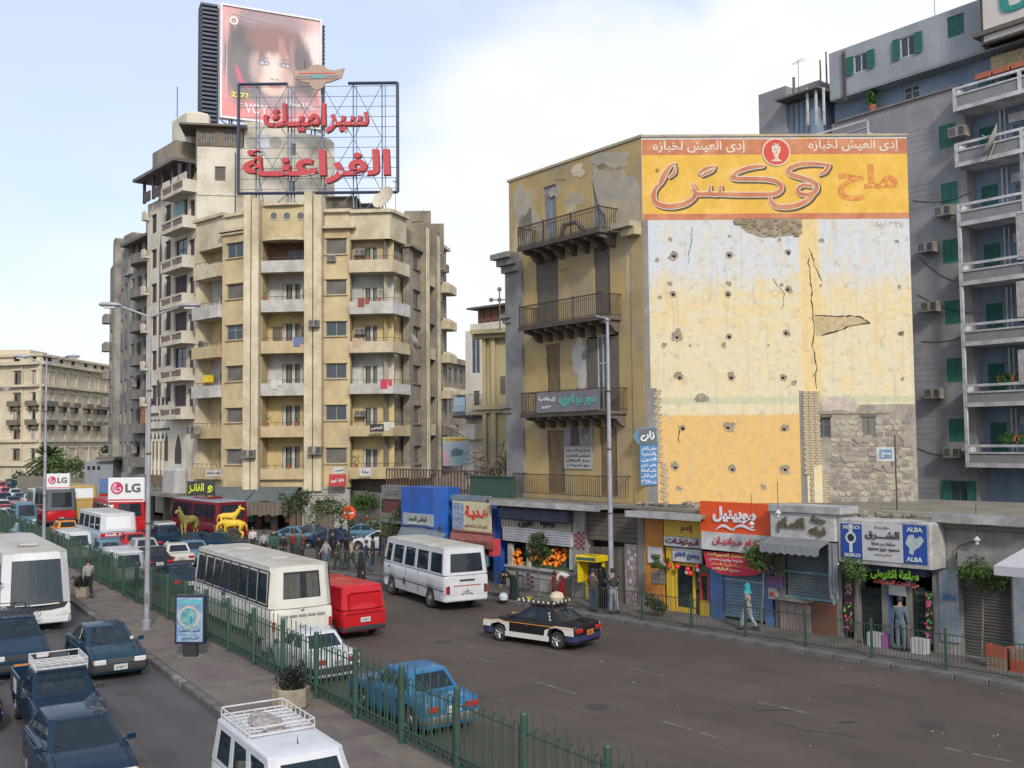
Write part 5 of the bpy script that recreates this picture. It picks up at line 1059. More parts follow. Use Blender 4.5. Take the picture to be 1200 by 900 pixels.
corebox(GB,[tuple(GF.W(xL-8.8,.6,0))[:2],tuple(GF.W(-.1,.6,0))[:2],tuple(GF.W(0,1.1,0))[:2],tuple(GF.W(bw,1.1,0))[:2],tuple(GF.W(bw,12,0))[:2],tuple(GF.W(xL-8.8,12,0))[:2]],0,ztG-.6,gb)
corebox(GB,[tuple(GF.W(pxs,4,0))[:2],tuple(GF.W(PHr,4,0))[:2],tuple(GF.W(PHr,11,0))[:2],tuple(GF.W(pxs,11,0))[:2]],ztG-.8,PHz1-.1,gbl)
# roof signboard
x0,z0 = GF.x(1154,50,-1),GF.z(1158,49,-1); SB = thing('roof_signboard','white roof signboard with large teal Arabic letters at the top right corner','sign',GF.W(x0,-1.0,z0),GF.a); SBF = None
obj('board',MB().box(0,7,-.1,.1,0,4.6),mat('sign_white',(.55,.52,.48),.7,var=.08),SB); me = textmesh('بنا',3.0,2.4,.02,.05); me.materials.append(mat('teal_letter',(.02,.22,.20),.5)); link('lettering',me,SB,(.9,-.12,.7))
obj('frame',MB().box(-.12,0,-.14,.14,-.2,4.7).box(0,7,-.14,.14,-.14,0),iron,SB)
# ================================================================== FAR LEFT: old beige building with rows of little balconies
bei = mat('plaster_beige',(.54,.47,.34),.92,var=.12,vs=.4,col2=(.42,.36,.27),bs=.12,blotch=.6,streak=.4,bump=.2); beid = mat('window_dull',(.13,.11,.085),.8,var=.2,vs=1)
q0,q1,q2 = PZ(-60,214),PZ(46,206),PZ(131,240); FB1 = thing('old_hotel_building','wide old beige building with heavy cornices and small balconies far down the left road','building',(q1[0],q1[1],0))
for (a,b,cols,pz) in ((q0,q1,[(-45,8),(-22,8),(20,7.6),(41.5,5)],20),(q1,q2,[(51,6),(58,6),(72,6),(85.5,6),(100.5,5),(111.5,4.5),(120,4)],80)):
    f,w = facet(FB1,a,b); zz_ = [(434,451),(460,474),(480,496),(503,516),(526,540)]; hs = []; rx = 46
    zr_ = [(AT(46,y1,206).z,AT(46,y0,206).z) for y0,y1 in zz_]
    for (px,pw) in cols:
        xc = f.x(px,480); ww = .95; f.mb('pilaster',MB().box(xc+1.25,xc+1.55,-.3,0,3,AT(46,428,206).z),bei)
        for (c,e) in zr_: hs.append((xc-ww,xc+ww,c,e))
    zt_ = AT(46,417,206).z; f.mb('wall',wallmesh(-.05,w+.05,0,zt_,hs,.3,.8),bei)
    for i,h in enumerate(hs):
        o = f.mb('window',MB().box(0,h[1]-h[0],0,.1,0,h[3]-h[2]),beid,h[0],.2,h[2]); link('pane',MB().box(.2,.7,-.04,0,.3,h[3]-h[2]-.3).mesh('pane',[darkin if i % 3 else shut_w]),o)
        f.mb('lintel',MB().box(-.3,h[1]-h[0]+.3,-.25,0,0,.35),bei,h[0],0,h[3]+.15)
        if i % 5 in (1,2): 
            o = f.mb('balcony',MB().box(-.7,2.3,-1.2,0,0,.3).box(-.7,2.3,-1.2,-1.05,.3,1.1).box(-.3,0,-.8,0,-1,0).box(1.6,1.9,-.8,0,-1,0),beid,h[0],0,h[2]-.3)
    for (y,o_,hh) in ((427,1.0,.7),(453,.9,.5),(518,.6,.6),(546,.6,.5)): f.mb('cornice',MB().box(-.1,w+.1,-o_,0,0,hh),bei,0,0,AT(46,y,206).z)
    f.mb('cornice',MB().box(-.1,w+.1,-.5,.5,0,.5),bei,0,0,zt_)
    for (px,_) in cols: xc = f.x(px,420); f.mb('attic_window',MB().box(-.7,.7,-.05,0,0,1.3),darkin,xc,0,AT(46,425,206).z)
corebox(FB1,[q0,q1,q2,(q2[0],q2[1]+40),(q0[0],q0[1]+60)],0,AT(46,419,206).z,bei).location.y = .9
p = AT(8,410,216); obj('roof_shed',MB().box(-14,5,0,8,0,3),bei,FB1,(p.x-q1[0],p.y-q1[1],p.z-3))
# ================================================================== grey rounded building between
gd = mat('plaster_darkgrey',(.30,.28,.245),.92,var=.14,vs=.7,col2=(.12,.11,.10),bs=.3,blotch=.6,streak=.5,bump=.2)
q0,q1,q2 = PZ(127,128),PZ(150,109),PZ(180,103); DB = thing('grey_building','dark grey art deco apartment building with rounded balconies left of the ivory one','building',(q1[0],q1[1],0))
DF,dw = facet(DB,q1,q2); DL,dlw = facet(DB,q0,q1); zl = [DF.z(165,y) for y in (310,349,388,427,466,505,544,583)]; ztd = DF.z(165,285); hs = []
for z in zl: hs += [(.5,1.6,z+1.0,z+2.4),(2.4,3.8,z+.1,z+2.4),(4.6,6.0,z+.1,z+2.4),(6.8,8.2,z+.8,z+2.4)]
hs = [h for h in hs if h[1] < dw]; DF.mb('wall',wallmesh(0,dw,3,ztd,hs,.3,.5),gd)
for i,h in enumerate(hs): win(DF,*h,['roller','leaves','leaves','roller'][i % 4],.25,plum if i % 3 else shut_g)
for i,z in enumerate(zl):
    m = MB(); n = 8; W_ = 5.6; r_ = 1.4
    m.poly([(W_*k/n,-r_*sin(pi*k/n)**.6) for k in range(n+1)],0,1.0); DF.mb('balcony',m,gd,2.2,0,z-.25)
ztl_ = DL.z(138,302); hs = []
for z in zl[1:]:
    hs += [(dlw*f_,dlw*f_+1.7,z+.9,z+2.4) for f_ in (.06,.36,.62,.82)]
DL.mb('wall',wallmesh(0,dlw,3,ztl_,hs,.3,.5),gd)
for i,h in enumerate(hs): win(DL,*h,'roller' if i % 3 else 'pane',.25,shut_g if i % 2 else shut_d)
for z in zl[1:]: DL.mb('balcony',MB().bbox(-.3,1.6,-.9,0,0,1.2,.2),gd,0,0,z-.2)
DL.mb('pilaster',MB().box(dlw*.5,dlw*.6,-.7,.3,3,ztl_+1.6),gd); DF.mb('stair_tower',MB().bbox(-1.5,1.2,-.3,3,ztd-3,ztd+1.6,.2),gd)
DF.mb('cornice',MB().box(-.3,dw,-1.0,3,0,.3),shut_d,0,0,ztd); DF.mb('penthouse',MB().bbox(1.8,4.0,1,4,0,3.0,.2),gb,0,0,ztd)
corebox(DB,[(q0[0]+.8,q0[1]+1.5),(q1[0]+.8,q1[1]+.9),(q2[0],q2[1]+.9),(q2[0]+6,q2[1]+18),(q0[0]+12,q0[1]+20)],.1,ztl_-.5,gd)
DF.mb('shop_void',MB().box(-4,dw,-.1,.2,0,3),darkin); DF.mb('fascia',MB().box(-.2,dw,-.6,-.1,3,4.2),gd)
ac(DF,2.0,zl[4]+1.2,1.2,.9,-.8); ac(DF,2.2,zl[6]+1.2,1.2,.9,-.8); DF.mb('shutter',MB().box(5.0,6.2,-.3,-.2,zl[5]+.3,zl[5]+2.6),mat('orange_wood',(.35,.12,.04),.7))
# ================================================================== buildings in the gap between centre and corner
q0,q1 = PZ(500,118),PZ(560,140); SB1 = thing('side_street_block','low brown apartment block receding up the side street','building',(q0[0],q0[1],0)); f,w = facet(SB1,q0,q1)
z0 = AT(515,415,120).z; hs = []
for i in range(4):
    z = z0-2.9-i*3.9; hs += [(w*(.28+.11*k),w*(.28+.11*k)+1.4,z,z+1.8) for k in range(6)]
f.mb('wall',wallmesh(0,w,0,z0,hs,.3,.5),brn); [win(f,*h,'pane',.2,fm=shut_d) for h in hs]
for i in range(4): f.mb('band',MB().box(0,w,-.5,0,0,.7),crm if i % 2 else brn,0,0,z0-i*3.9-.5)
corebox(SB1,[q0,q1,(q1[0]+5,q1[1]+15),(q0[0],q0[1]+30)],0,z0-.3,brn).location.y = .8
q0,q1 = PZ(546,80),PZ(594,77); CH = thing('church_side_building','pale building with a timber roof shed and a small cross, seen through the gap','building',(q0[0],q0[1],0)); f,w = facet(CH,q0,q1)
zt_ = f.z(556,387); hs = [(f.x(552,400),f.x(562,400),f.z(557,438),f.z(557,393)),(f.x(555,470),f.x(562,470),f.z(557,480),f.z(557,458))]
f.mb('wall',wallmesh(0,w,0,zt_,hs,.2,.5),ivory); win(f,*hs[0],'pane',.15,fm=wtrim); win(f,*hs[1],'leaves',.15)
x0,x1 = f.x(557,370),f.x(590,370); f.mb('roof_shed',MB().box(x0,x1,.3,5,f.z(570,378),f.z(570,361)),wood); f.mb('roof_sheet',MB().box(x0-.6,x1+.5,-.4,5.3,0,.14),shut_d,0,0,f.z(570,361)); f.mb('parapet',MB().box(f.x(550,380),w,.1,.4,zt_,f.z(560,379)),ivory)
for i in range(4): f.mb('timber_panel',MB().box(x0+.1+i*(x1-x0)/4,x0+(i+.9)*(x1-x0)/4,.22,.3,f.z(570,376),f.z(570,363)),mat('red_timber',(.14,.06,.035),.8,var=.3))
# green-edged balcony with sign
z = f.z(556,487); m = MB(); m.box(f.x(546,480),f.x(569,480),-1.5,0,-.2,0); f.mb('balcony',m,iron,0,0,z); rail(f,f.x(546,480),f.x(569,480),z,-1.45,1.6,m=mat('teal_iron',(.05,.10,.12),.6),depth=1.4)
f.mb('banner',MB().box(0,1.25,-.03,0,0,1.1),mat('banner_blue',(.25,.36,.44),.8,var=.15),f.x(548,478),-1.52,z+.3); text(f,'للايجار',wtrim,f.x(548.5,478)+.15,f.x(548.5,478)+1.0,z+.6,z+1.0,-1.57)
f.mb('wall',MB().box(f.x(547,510),f.x(566,510),-.9,0,f.z(556,515),f.z(556,497)),ivory)
q0,q1 = PZ(566,70),PZ(602,69); f,w = facet(CH,q0,q1); py_ = mat('plaster_paleyellow',(.45,.37,.19),.9,var=.15,vs=1,streak=.4,col2=(.3,.26,.17),bs=.5)
zt_ = f.z(575,392); f.mb('wall',MB().box(0,w+2,0,5,0,zt_),py_)
for (a,b) in ((567,571),(577,582)): f.mb('pilaster',MB().box(f.x(a,450),f.x(b,450),-.25,0,2,zt_-.2),py_)
for y,o_ in ((392,.9),(397,.5),(480,.5),(484,.3)): f.mb('cornice',MB().box(-.5,w+1,-o_,0,0,.3),py_,0,0,f.z(575,y))
f.mb('shutter',MB().box(f.x(587,450),f.x(592,450),-.08,0,f.z(589,461),f.z(589,441)),shut_d)
cr = thing('roof_cross','small metal cross standing on a roof beside the yellow corner building','cross',AT(585.5,361,66)); m = MB(); m.tube((0,0,-1.5),(0,0,1.25),.045); m.tube((-.55,0,.55),(.55,0,.55),.045); obj('cross_bars',m,shut_g,cr)
for (x,z) in ((-.55,.55),(.55,.55),(0,1.25),(0,.55)): obj('trefoil',MB().lathe([(.02,-.05),(.16,0),(.02,.05)],8,'y',(x,0,z)),shut_g,cr)
m = MB(); p = AT(594,365,58); [m.tube((i*.25,0,-2),(i*.25,.3,.6+.2*(i % 2)),.04) for i in range(5)]; [m.tube((0,0,z),(1.1,0,z+.3),.04) for z in (-1.4,-.6,.1)]; obj('rusty_frame',m,iron,CH,(p.x-CH.location.x,p.y-CH.location.y,p.z))
# ================================================================== ROOF ADVERTISING
a,b = AT(260.2,71,96),AT(374.7,88,100); BB = thing('roof_billboard',"large lit pink billboard showing a dark haired woman's face on the roof",'billboard',(a.x,a.y,0)); BF,bwid = facet(BB,a,b)
z0,z1 = BF.z(262,136),BF.z(262,6.4); H = z1-z0
BF.mb('panel',MB().box(0,bwid,0,.5,z0,z1),mat('billboard_pink',(.62,.30,.27),.5,var=.1,vs=.5,col2=(.70,.52,.48),bs=.25,blotch=.6))
fm_ = mat('billboard_frame',(.62,.62,.64),.4); m = MB(); m.box(-.2,0,-.15,.6,z0-.2,z1+.2); m.box(bwid,bwid+.2,-.15,.6,z0-.2,z1+.2); m.box(0,bwid,-.15,.6,z1,z1+.2); m.box(0,bwid,-.15,.6,z0-.2,z0); BF.mb('frame',m,fm_)
def bp(pts): return [(x/655*bwid,z1-(y/770)*H) for x,y in pts]     # poster coordinates, 655 x 770
def poster_mat():
    m = bpy.data.materials.new('poster_portrait'); m.use_nodes = True; nt = m.node_tree; n = nt.nodes; l = nt.links; b = n['Principled BSDF']; b.inputs['Roughness'].default_value = .5
    t = n.new('ShaderNodeTexCoord'); nz = n.new('ShaderNodeTexNoise'); nz.inputs['Scale'].default_value = 1.1; nz.inputs['Detail'].default_value = 5; mm = n.new('ShaderNodeMapping'); mm.inputs['Scale'].default_value = (2.2,1,.35); l.new(t.outputs['Object'],mm.inputs[0]); l.new(mm.outputs[0],nz.inputs[0])
    s = n.new('ShaderNodeSeparateXYZ'); l.new(t.outputs['Object'],s.inputs[0])
    def ma(op,a,c=None,d=None):
        q = n.new('ShaderNodeMath'); q.operation = op
        for i,v in enumerate((a,c,d)):
            if v is None: continue
            if isinstance(v,(int,float)): q.inputs[i].default_value = v
            else: l.new(v,q.inputs[i])
        return q.outputs[0]
    X = ma('MULTIPLY',s.outputs[0],655/bwid); Y = ma('MULTIPLY',ma('SUBTRACT',z1,s.outputs[2]),770/H); wob = ma('SUBTRACT',nz.outputs[0],.5); c = None
    def mix(f,a,e):
        q = n.new('ShaderNodeMixRGB')
        for i,v in enumerate((f,a,e)):
            if isinstance(v,tuple): q.inputs[i].default_value = lin(v)
            elif isinstance(v,(int,float)): q.inputs[i].default_value = v
            else: l.new(v,q.inputs[i])
        return q.outputs[0]
    def ell(c,cx,cy,rx,ry,col,soft=.25,rot=0,w=60,op=1):
        dx = ma('ADD',ma('SUBTRACT',X,cx),ma('MULTIPLY',wob,w)); dy = ma('ADD',ma('SUBTRACT',Y,cy),ma('MULTIPLY',wob,w*.5)); ca,sa = cos(R(rot)),sin(R(rot))
        u = ma('DIVIDE',ma('ADD',ma('MULTIPLY',dx,ca),ma('MULTIPLY',dy,sa)),rx); v = ma('DIVIDE',ma('SUBTRACT',ma('MULTIPLY',dy,ca),ma('MULTIPLY',dx,sa)),ry)
        r2 = ma('SQRT',ma('ADD',ma('MULTIPLY',u,u),ma('MULTIPLY',v,v))); q = n.new('ShaderNodeMapRange'); q.interpolation_type = 'SMOOTHSTEP'; l.new(r2,q.inputs[0]); q.inputs[1].default_value = 1+soft; q.inputs[2].default_value = 1-soft; q.inputs[3].default_value = 0; q.inputs[4].default_value = op
        return mix(q.outputs[0],c,col)
    gr = n.new('ShaderNodeMapRange'); l.new(Y,gr.inputs[0]); gr.inputs[1].default_value = 300; gr.inputs[2].default_value = 700
    c = mix(gr.outputs[0],(.62,.33,.31),(.66,.24,.24)); c = ell(c,640,260,130,230,(.74,.60,.58),.5,w=20)
    for a_ in ((300,330,290,330,(.17,.145,.15),.13,0,90),(190,250,130,260,(.11,.10,.105),.3,8,150),(120,470,90,200,(.17,.155,.16),.4,0,80),(540,400,90,190,(.15,.125,.13),.3,-20,100),(420,620,200,70,(.34,.26,.27),.5,0,60),(330,60,240,80,(.32,.24,.26),.5,0,80),
               (345,400,130,175,(.62,.47,.41),.14,-4,12),(330,545,70,40,(.60,.45,.39),.4,0,10),(300,390,75,120,(.70,.57,.51),.5,0,10),(440,440,40,110,(.52,.36,.31),.6,0,10),(225,400,45,110,(.45,.34,.31),.6,0,20),
               (330,190,165,105,(.26,.15,.14),.4,-6,190),(262,290,26,80,(.24,.15,.14),.5,8,50),(400,255,22,90,(.40,.22,.20),.5,-8,60),(458,290,24,110,(.33,.2,.2),.5,4,60),
               (272,358,40,22,(.24,.20,.24),.5,-3,4),(420,356,42,22,(.22,.18,.22),.5,4,4),(274,361,24,8,(.55,.60,.66),.4,-3,2),(420,359,24,8,(.55,.60,.66),.4,3,2),(276,360,7,7,(.12,.16,.22),.3,0,0),(418,358,7,7,(.12,.16,.22),.3,0,0),(268,322,42,7,(.26,.19,.18),.6,5,4),(424,318,44,7,(.26,.19,.18),.6,-8,4),
               (345,410,10,50,(.74,.62,.57),.7,0,4),(330,468,12,6,(.38,.24,.22),.6,0,2),(362,467,12,6,(.38,.24,.22),.6,0,2),(348,515,52,11,(.50,.22,.22),.4,0,3),(346,527,38,8,(.58,.30,.29),.5,0,3),(110,470,14,70,(.55,.12,.20),.4,-16,20),(150,530,12,40,(.55,.12,.20),.4,-50,10)): c = ell(c,a_[0],a_[1],a_[2],a_[3],a_[4],a_[5],a_[6],a_[7])
    l.new(c,b.inputs['Base Color']); return m
BF.mb('printed_sheet',MB().box(0,bwid,-.02,0,z0,z1),poster_mat())
t_ = text(BF,'2222',mat('print_yellow',(.75,.72,.12),.6),*[v for v in (bp([(60,590)])[0][0],bp([(175,590)])[0][0])],bp([(0,628)])[0][1],bp([(0,592)])[0][1],-.06,.02)
wt_ = mat('print_white',(.75,.72,.72),.6); [text(BF,s,wt_,bp([(x0,0)])[0][0],bp([(x1,0)])[0][0],bp([(0,y1)])[0][1],bp([(0,y0)])[0][1],-.06,.01) for s,x0,x1,y0,y1 in (('روتانا موبايل',400,625,600,655),('VOY',150,300,660,730),('أغنية',470,640,700,760))]
b = MB(); b.disc((0,0),.42,0,20,.26); x_,z_ = bp([(75,95)])[0]; BF.mb('print_emblem',b,wt_,x_,-.06,z_)
m = MB(); P = bp([(30,60),(30,640),(120,670),(200,680)]); [m.tube((a_[0],0,a_[1]),(b_[0],0,b_[1]),.03,4) for a_,b_ in zip(P,P[1:])]; P = bp([(60,45),(330,75)]); m.tube((P[0][0],0,P[0][1]),(P[1][0],0,P[1][1]),.03,4); BF.mb('print_line',m,wt_,0,-.05,0)
# slatted steel tower behind it
steel = mat('steel_bluegrey',(.05,.06,.10),.5,var=.2,vs=2); tf = Fr(BB,BF.W(-.3,1.2,0),BF.a*180/pi+100)
for i in range(28): z = z0-.3+i*(H+.5)/27; BF.mb('slat',MB().box(-1.9,-.25,1.0,2.8,z,z+.22),steel); 
for xx,yy in ((-1.9,1.0),(-.3,1.0),(-1.9,2.7),(-.3,2.7)): BF.mb('mast',MB().box(xx,xx+.14,yy,yy+.14,z0-2.2,z1+.1),iron)
for i in range(26): z = z0+i*H/26; BF.mb('slat',MB().box(bwid+.22,bwid+.62,.3,1.6,z,z+.22),steel)
BF.mb('mast',MB().box(bwid+.3,bwid+.45,.3,.45,z0-1.5,z1-.3),iron)
for xx in (1,4,7,9.2): BF.mb('strut',MB().tube((xx,.3,z0-3.4),(xx,.3,z0),.09).tube((xx,3.2,z0-3.4),(xx,.6,z0+3),.07),iron)
BF.mb('strut',MB().tube((0,.4,z0-1.2),(bwid,.4,z0-1.2),.08).tube((0,.4,z0-.3),(4,.4,z0-3),.05).tube((4,.4,z0-.3),(8,.4,z0-3),.05),iron)
# red letter sign on its frame
NFp = AT(372,160,86.5); RS = thing('letter_roof_sign','open steel frame carrying red Arabic letters in two lines with a winged emblem','sign',(NFp.x,NFp.y,0)); RF = Fr(RS,(NFp.x,NFp.y),0)
red = mat('letter_red',(.42,.035,.045),.5,var=.1,vs=2); redd = mat('letter_edge',(.16,.015,.02),.6)
x0,x1 = RF.x(279.4,160),RF.x(466,160); zb,zt_ = RF.z(372,226),RF.z(372,98); nv = mat('steel_navy',(.03,.04,.075),.5)
m = MB(); m.tube((x0,0,zb),(x0,0,zt_),.14); m.tube((x1,0,zb),(x1,0,zt_),.14); m.tube((x0,0,zb),(x1,0,zb),.14); m.tube((x0,0,zt_),(RF.x(337,98),0,zt_),.14); m.tube((RF.x(408,98),0,zt_),(x1,0,zt_),.14); RF.mb('outline_frame',m,nv)
lat = mat('steel_pale',(.15,.18,.25),.5)
for px in (299.6,337,341,376,413.7,447.5): x = RF.x(px,160); RF.mb('mast',MB().tube((x,.25,zt_s-.3),(x,.25,zt_-.2),.065,5).tube((x+.28,.25,zt_s-.3),(x+.28,.25,zt_-.2),.035,4),lat)
for i in range(11): z = zb+.4+(zt_-zb-.6)*i/10; RF.mb('cross_rod',MB().tube((x0,.15,z),(x1,.15,z),.026,4),lat)
xs = [RF.x(p,160) for p in (299.6,337,376,413.7,447.5)]
for i in range(4):
    for (za,zc) in ((zb,(zb+zt_)/2),((zb+zt_)/2,zt_)): RF.mb('brace',MB().tube((xs[i],.25,za),(xs[i+1],.25,zc),.03,4).tube((xs[i],.25,zc),(xs[i+1],.25,za),.03,4),lat)
    RF.mb('brace',MB().tube((xs[i],.25,zt_s),(xs[i+1],.25,zb),.04,4).tube((xs[i]+.5,2.5,zt_s),(xs[i],.25,zb+3),.04,4),lat)
def rtx(s,a,b,y0,y1,bold): 
    X0,X1 = RF.x(a,160),RF.x(b,160); text(RF,s,redd,X0+.07,X1+.07,RF.z(372,y1)-.06,RF.z(372,y0)-.06,-.06,bold+.01,.25,name='letter_return'); text(RF,s,red,X0,X1,RF.z(372,y1),RF.z(372,y0),-.32,bold,.06)
rtx('سيراميـك',309.7,432.5,122,157,.025); rtx('الفراعنـة',285.7,457.7,176,216,.03)
m = MB(); ex_,ez = RF.hit(373,93); m.poly([(-2.35,.85),(-1.5,.65),(-.9,.75),(-.6,1.05),(0,1.2),(.6,1.05),(.9,.75),(1.5,.65),(2.35,.85),(2.1,.0),(1.2,-.35),(.7,-.45),(.45,-.9),(0,-1.1),(-.45,-.9),(-.7,-.45),(-1.2,-.35),(-2.1,.0)],0,.2,'xz'); o = RF.mb('winged_emblem',m,mat('emblem_tan',(.36,.25,.19),.6,var=.15),ex_,-.4,ez)
for z,h_,c in ((.35,.1,(.5,.12,.08)),(.08,.08,(.1,.2,.3)),(-.12,.06,(.12,.1,.1))): link('emblem_stripe',MB().box(-1.9+abs(z),1.9-abs(z),-.03,0,z,z+h_).mesh('emblem_stripe',[mat('stripe_%s' % str(c),c,.6)]),o)
link('emblem_band',MB().box(-.5,.5,-.04,0,-.05,.3).mesh('emblem_band',[mat('emblem_teal',(.12,.3,.32),.6)]),o)
for px in (358,380): RF.mb('spike',MB().tube((RF.x(px,80),-.3,RF.z(372,82)),(RF.x(px,80),-.3,RF.z(372,72)),.03,4),nv)
# ================================================================== SHOP ROW
def top(o,label,cat,group):
    bpy.context.view_layer.update(); mw = o.matrix_world.copy(); o.parent = None; o.matrix_world = mw; return tag(o,label,cat,group)
def shopfr(name,label,cat,px,py=700):
    P = SH.W(SH.x(px,py),0,0); r = thing(name,label,cat,P); return Fr(r,(SL.p.x,SL.p.y),-49)
def pbox(f,name,m,x0,x1,y0,y1,off=0,th=.1,parent=None,b=0):   # a panel given by photo columns / rows on the plane `off`
    a,c = f.x(x0,(y0+y1)/2,off),f.x(x1,(y0+y1)/2,off); z1,z0 = f.z((x0+x1)/2,y0,off),f.z((x0+x1)/2,y1,off); mb = MB()
    (mb.bbox(0,c-a,0,th,0,z1-z0,b) if b else mb.box(0,c-a,0,th,0,z1-z0)); return f.mb(name,mb,m,a,off,z0)
def ptext(f,s,m,x0,x1,y0,y1,off=0,bold=0,ext=.015,**k):
    a,c = f.x(x0,(y0+y1)/2,off),f.x(x1,(y0+y1)/2,off); return text(f,s,m,a,c,f.z((x0+x1)/2,y1,off),f.z((x0+x1)/2,y0,off),off-.004,bold,ext,**k)
base = SH; grd = .15
blk = thing('shop_building','long single storey concrete shop building in front of the painted wall','building',SH.W(0,0,0)); BK = Fr(blk,(SL.p.x,SL.p.y),-49)
xA,xZ = SH.x(447,640),SH.x(1200,700)+4
roofm = mat('roof_rubble',(.22,.195,.155),.95,var=.3,vs=2,col2=(.13,.12,.10),bs=1,bump=1,bsc=8)
m = MB(); cf = SH.x(752,600); m.poly([(SH.x(571,600),-.2),(cf,-.2),(xZ,-.2),(xZ,12),(cf+2,12),(SH.x(571,600),4)],4.25,.12); BK.mb('roof_slab',m,roofm)
m = MB(); m.box(SH.x(447,600),SH.x(571,600),.3,6,4.3,4.4); BK.mb('roof_slab',m,roofm)
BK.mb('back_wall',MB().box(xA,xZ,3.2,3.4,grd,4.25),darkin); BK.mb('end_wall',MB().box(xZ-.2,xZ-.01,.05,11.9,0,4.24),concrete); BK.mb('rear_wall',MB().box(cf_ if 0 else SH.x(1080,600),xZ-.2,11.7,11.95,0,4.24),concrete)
# rubble and boards lying on the roof edge
rr = random.Random(5)
for k in range(70):
    x = rr.uniform(SH.x(735,600),SH.x(1180,600)); s = rr.uniform(.06,.2); BK.mb('rubble',MB().bbox(-s,s,-s*.7,s*.7,0,s*.8,s*.25),roofm if k % 3 else ex,x,rr.uniform(.2,2.2),4.37).rotation_euler = (rr.uniform(-.3,.3),rr.uniform(-.3,.3),rr.uniform(0,3))
for k,(a,b) in enumerate(((745,800),(905,1000),(925,985),(1005,1080))): x0,x1 = SH.x(a,595),SH.x(b,595); BK.mb('loose_board',MB().box(0,x1-x0,0,.25,0,.06),frame_w if k % 2 else shut_g,x0,.3+.4*k,4.42+.03*k)
slabw = mat('slab_edge_white',(.40,.40,.40),.8,var=.15,vs=2,col2=(.22,.21,.2),bs=1.2)
def lip(a,ya,b,yb,out,h=.22):
    x0,x1 = SH.x(a,ya,-out),SH.x(b,yb,-out); z = SH.z(a,ya,-out); z2 = SH.z(b,yb,-out); zc = (z+z2)/2; m = MB(); m.box(x0,x1,-out,0,zc-h+.08,zc+.02); BK.mb('canopy',m,concrete); BK.mb('canopy_edge',MB().box(x0,x1,-out-.05,-out,zc-h,zc+.04),slabw)
lip(574,586,703,594,1.0); lip(733,598.5,821,605,1.0); lip(1092,601,1215,609,.5,.26)
# --- A
f = shopfr('grey_kiosk_shop','small grey shop front with maroon louvres at the far left end of the shop row','shop',447)
gk = mat('shop_grey',(.21,.20,.18),.85,var=.2,vs=2,col2=(.13,.12,.11),bs=1,streak=.3)
pbox(f,'fascia',gk,447,471,569,585,-.3,.5); pbox(f,'fascia',gk,447,471,602,612,-.3,.5)
for i in range(6): pbox(f,'louvre',mat('louvre_maroon',(.12,.035,.035),.6),449,470,585+i*2.9,587.4+i*2.9,-.2,.15)
pbox(f,'wall',gk,447,471,612,640,.2,.3); ptext(f,'كناري',mat('sign_text_grey',(.12,.12,.13),.8),451,467,574,582,-.31)
pbox(f,'shop_door',shut_d,447,471,640,668,.4,.1); pbox(f,'awning',mat('awning_green_grey',(.12,.17,.17),.8),446,472,610,613,-.8,.6)
# --- B
f = shopfr('blue_shop','bright blue boxed shop front with a grey name board and slate awning','shop',470)
bl = mat('shop_blue',(.012,.10,.42),.55,var=.12,vs=1.5,col2=(.02,.07,.26),bs=1,streak=.2); bl2 = bl
x0,x1,x2 = f.x(470,600,-1),f.x(508,600,-1),f.x(525,600,-.2); z1,z0 = f.z(489,571,-1),f.z(489,618,-1)
m = MB(); m.poly([(x0,-1),(x1,-1),(x2,-.2),(x2,.6),(x0,.6)],z0,z1-z0); f.mb('blue_box',m,bl)
m = MB(); m.poly([(x1,-.98),(x2-.02,-.18),(x2-.02,.1),(x1-.0,-.7)],grd,z0-grd); f.mb('side_panel',m,bl)
pbox(f,'name_board',mat('board_grey',(.30,.31,.31),.7,var=.15),472,507,602,616,-1.06,.06); ptext(f,'قباطى السيد',mat('text_darkgrey',(.04,.05,.07),.8),479,500,604.5,612,-1.07,.01)
pbox(f,'board_lamp',wtrim,478,503,613,614.5,-1.12,.05)
m = MB(); xa,xb = f.x(462,628,-2.4),f.x(510,628,-2.4); zt1,zb1 = f.z(490,619,-1),f.z(490,637,-2.4); n = 8
m.loft([[(xa+(xb-xa)*i/n,-2.4,zb1),(xa+(xb-xa)*i/n+.0,-1.7,(zt1+zb1)/2+.25),(x0+(x1-x0)*i/n,-1.0,zt1),(x0+(x1-x0)*i/n,-1.0,zt1-.06),(xa+(xb-xa)*i/n,-2.38,zb1-.1)] for i in range(n+1)]); f.mb('awning',m,mat('awning_slate',(.16,.20,.23),.8,var=.2,vs=1,col2=(.10,.12,.14),bs=1))
pbox(f,'shop_window',DGLASS,472,506,640,672,.1,.05); pbox(f,'post',iron,514,515.5,617,672,-.9,.08)
# --- C
f = shopfr('gift_shop','shop with a cream sign in red Arabic letters over a faded red awning','shop',527)
pbox(f,'roof_sheet',mat('roof_sheet_grey',(.14,.18,.22),.6),528,566,581,587,-.4,1.2); pbox(f,'side_pillar',bl,578,586.5,596,690,-.05,.5); pbox(f,'side_pillar',mat('blue_purple',(.04,.06,.22),.7),571,577.5,592,632,-.25,.3); pbox(f,'wall',mat('blue_wall',(.03,.09,.20),.7,var=.2),527,578,622,640,.1,.2)
cs = mat('sign_cream',(.50,.46,.27),.7,var=.12,vs=2,col2=(.40,.38,.26),bs=1.5); s_ = pbox(f,'sign_board',cs,530,574,588,622,-.7,.12)
pbox(f,'sign_frame',mat('frame_rust',(.25,.09,.07),.7),530,575,622,624,-.74,.16)
pbox(f,'sign_picture',mat('picture_blue_white',(.34,.40,.46),.7,var=.3,vs=4,col2=(.08,.12,.25),bs=5,blotch=1),530,543,589,620,-.72,.02)
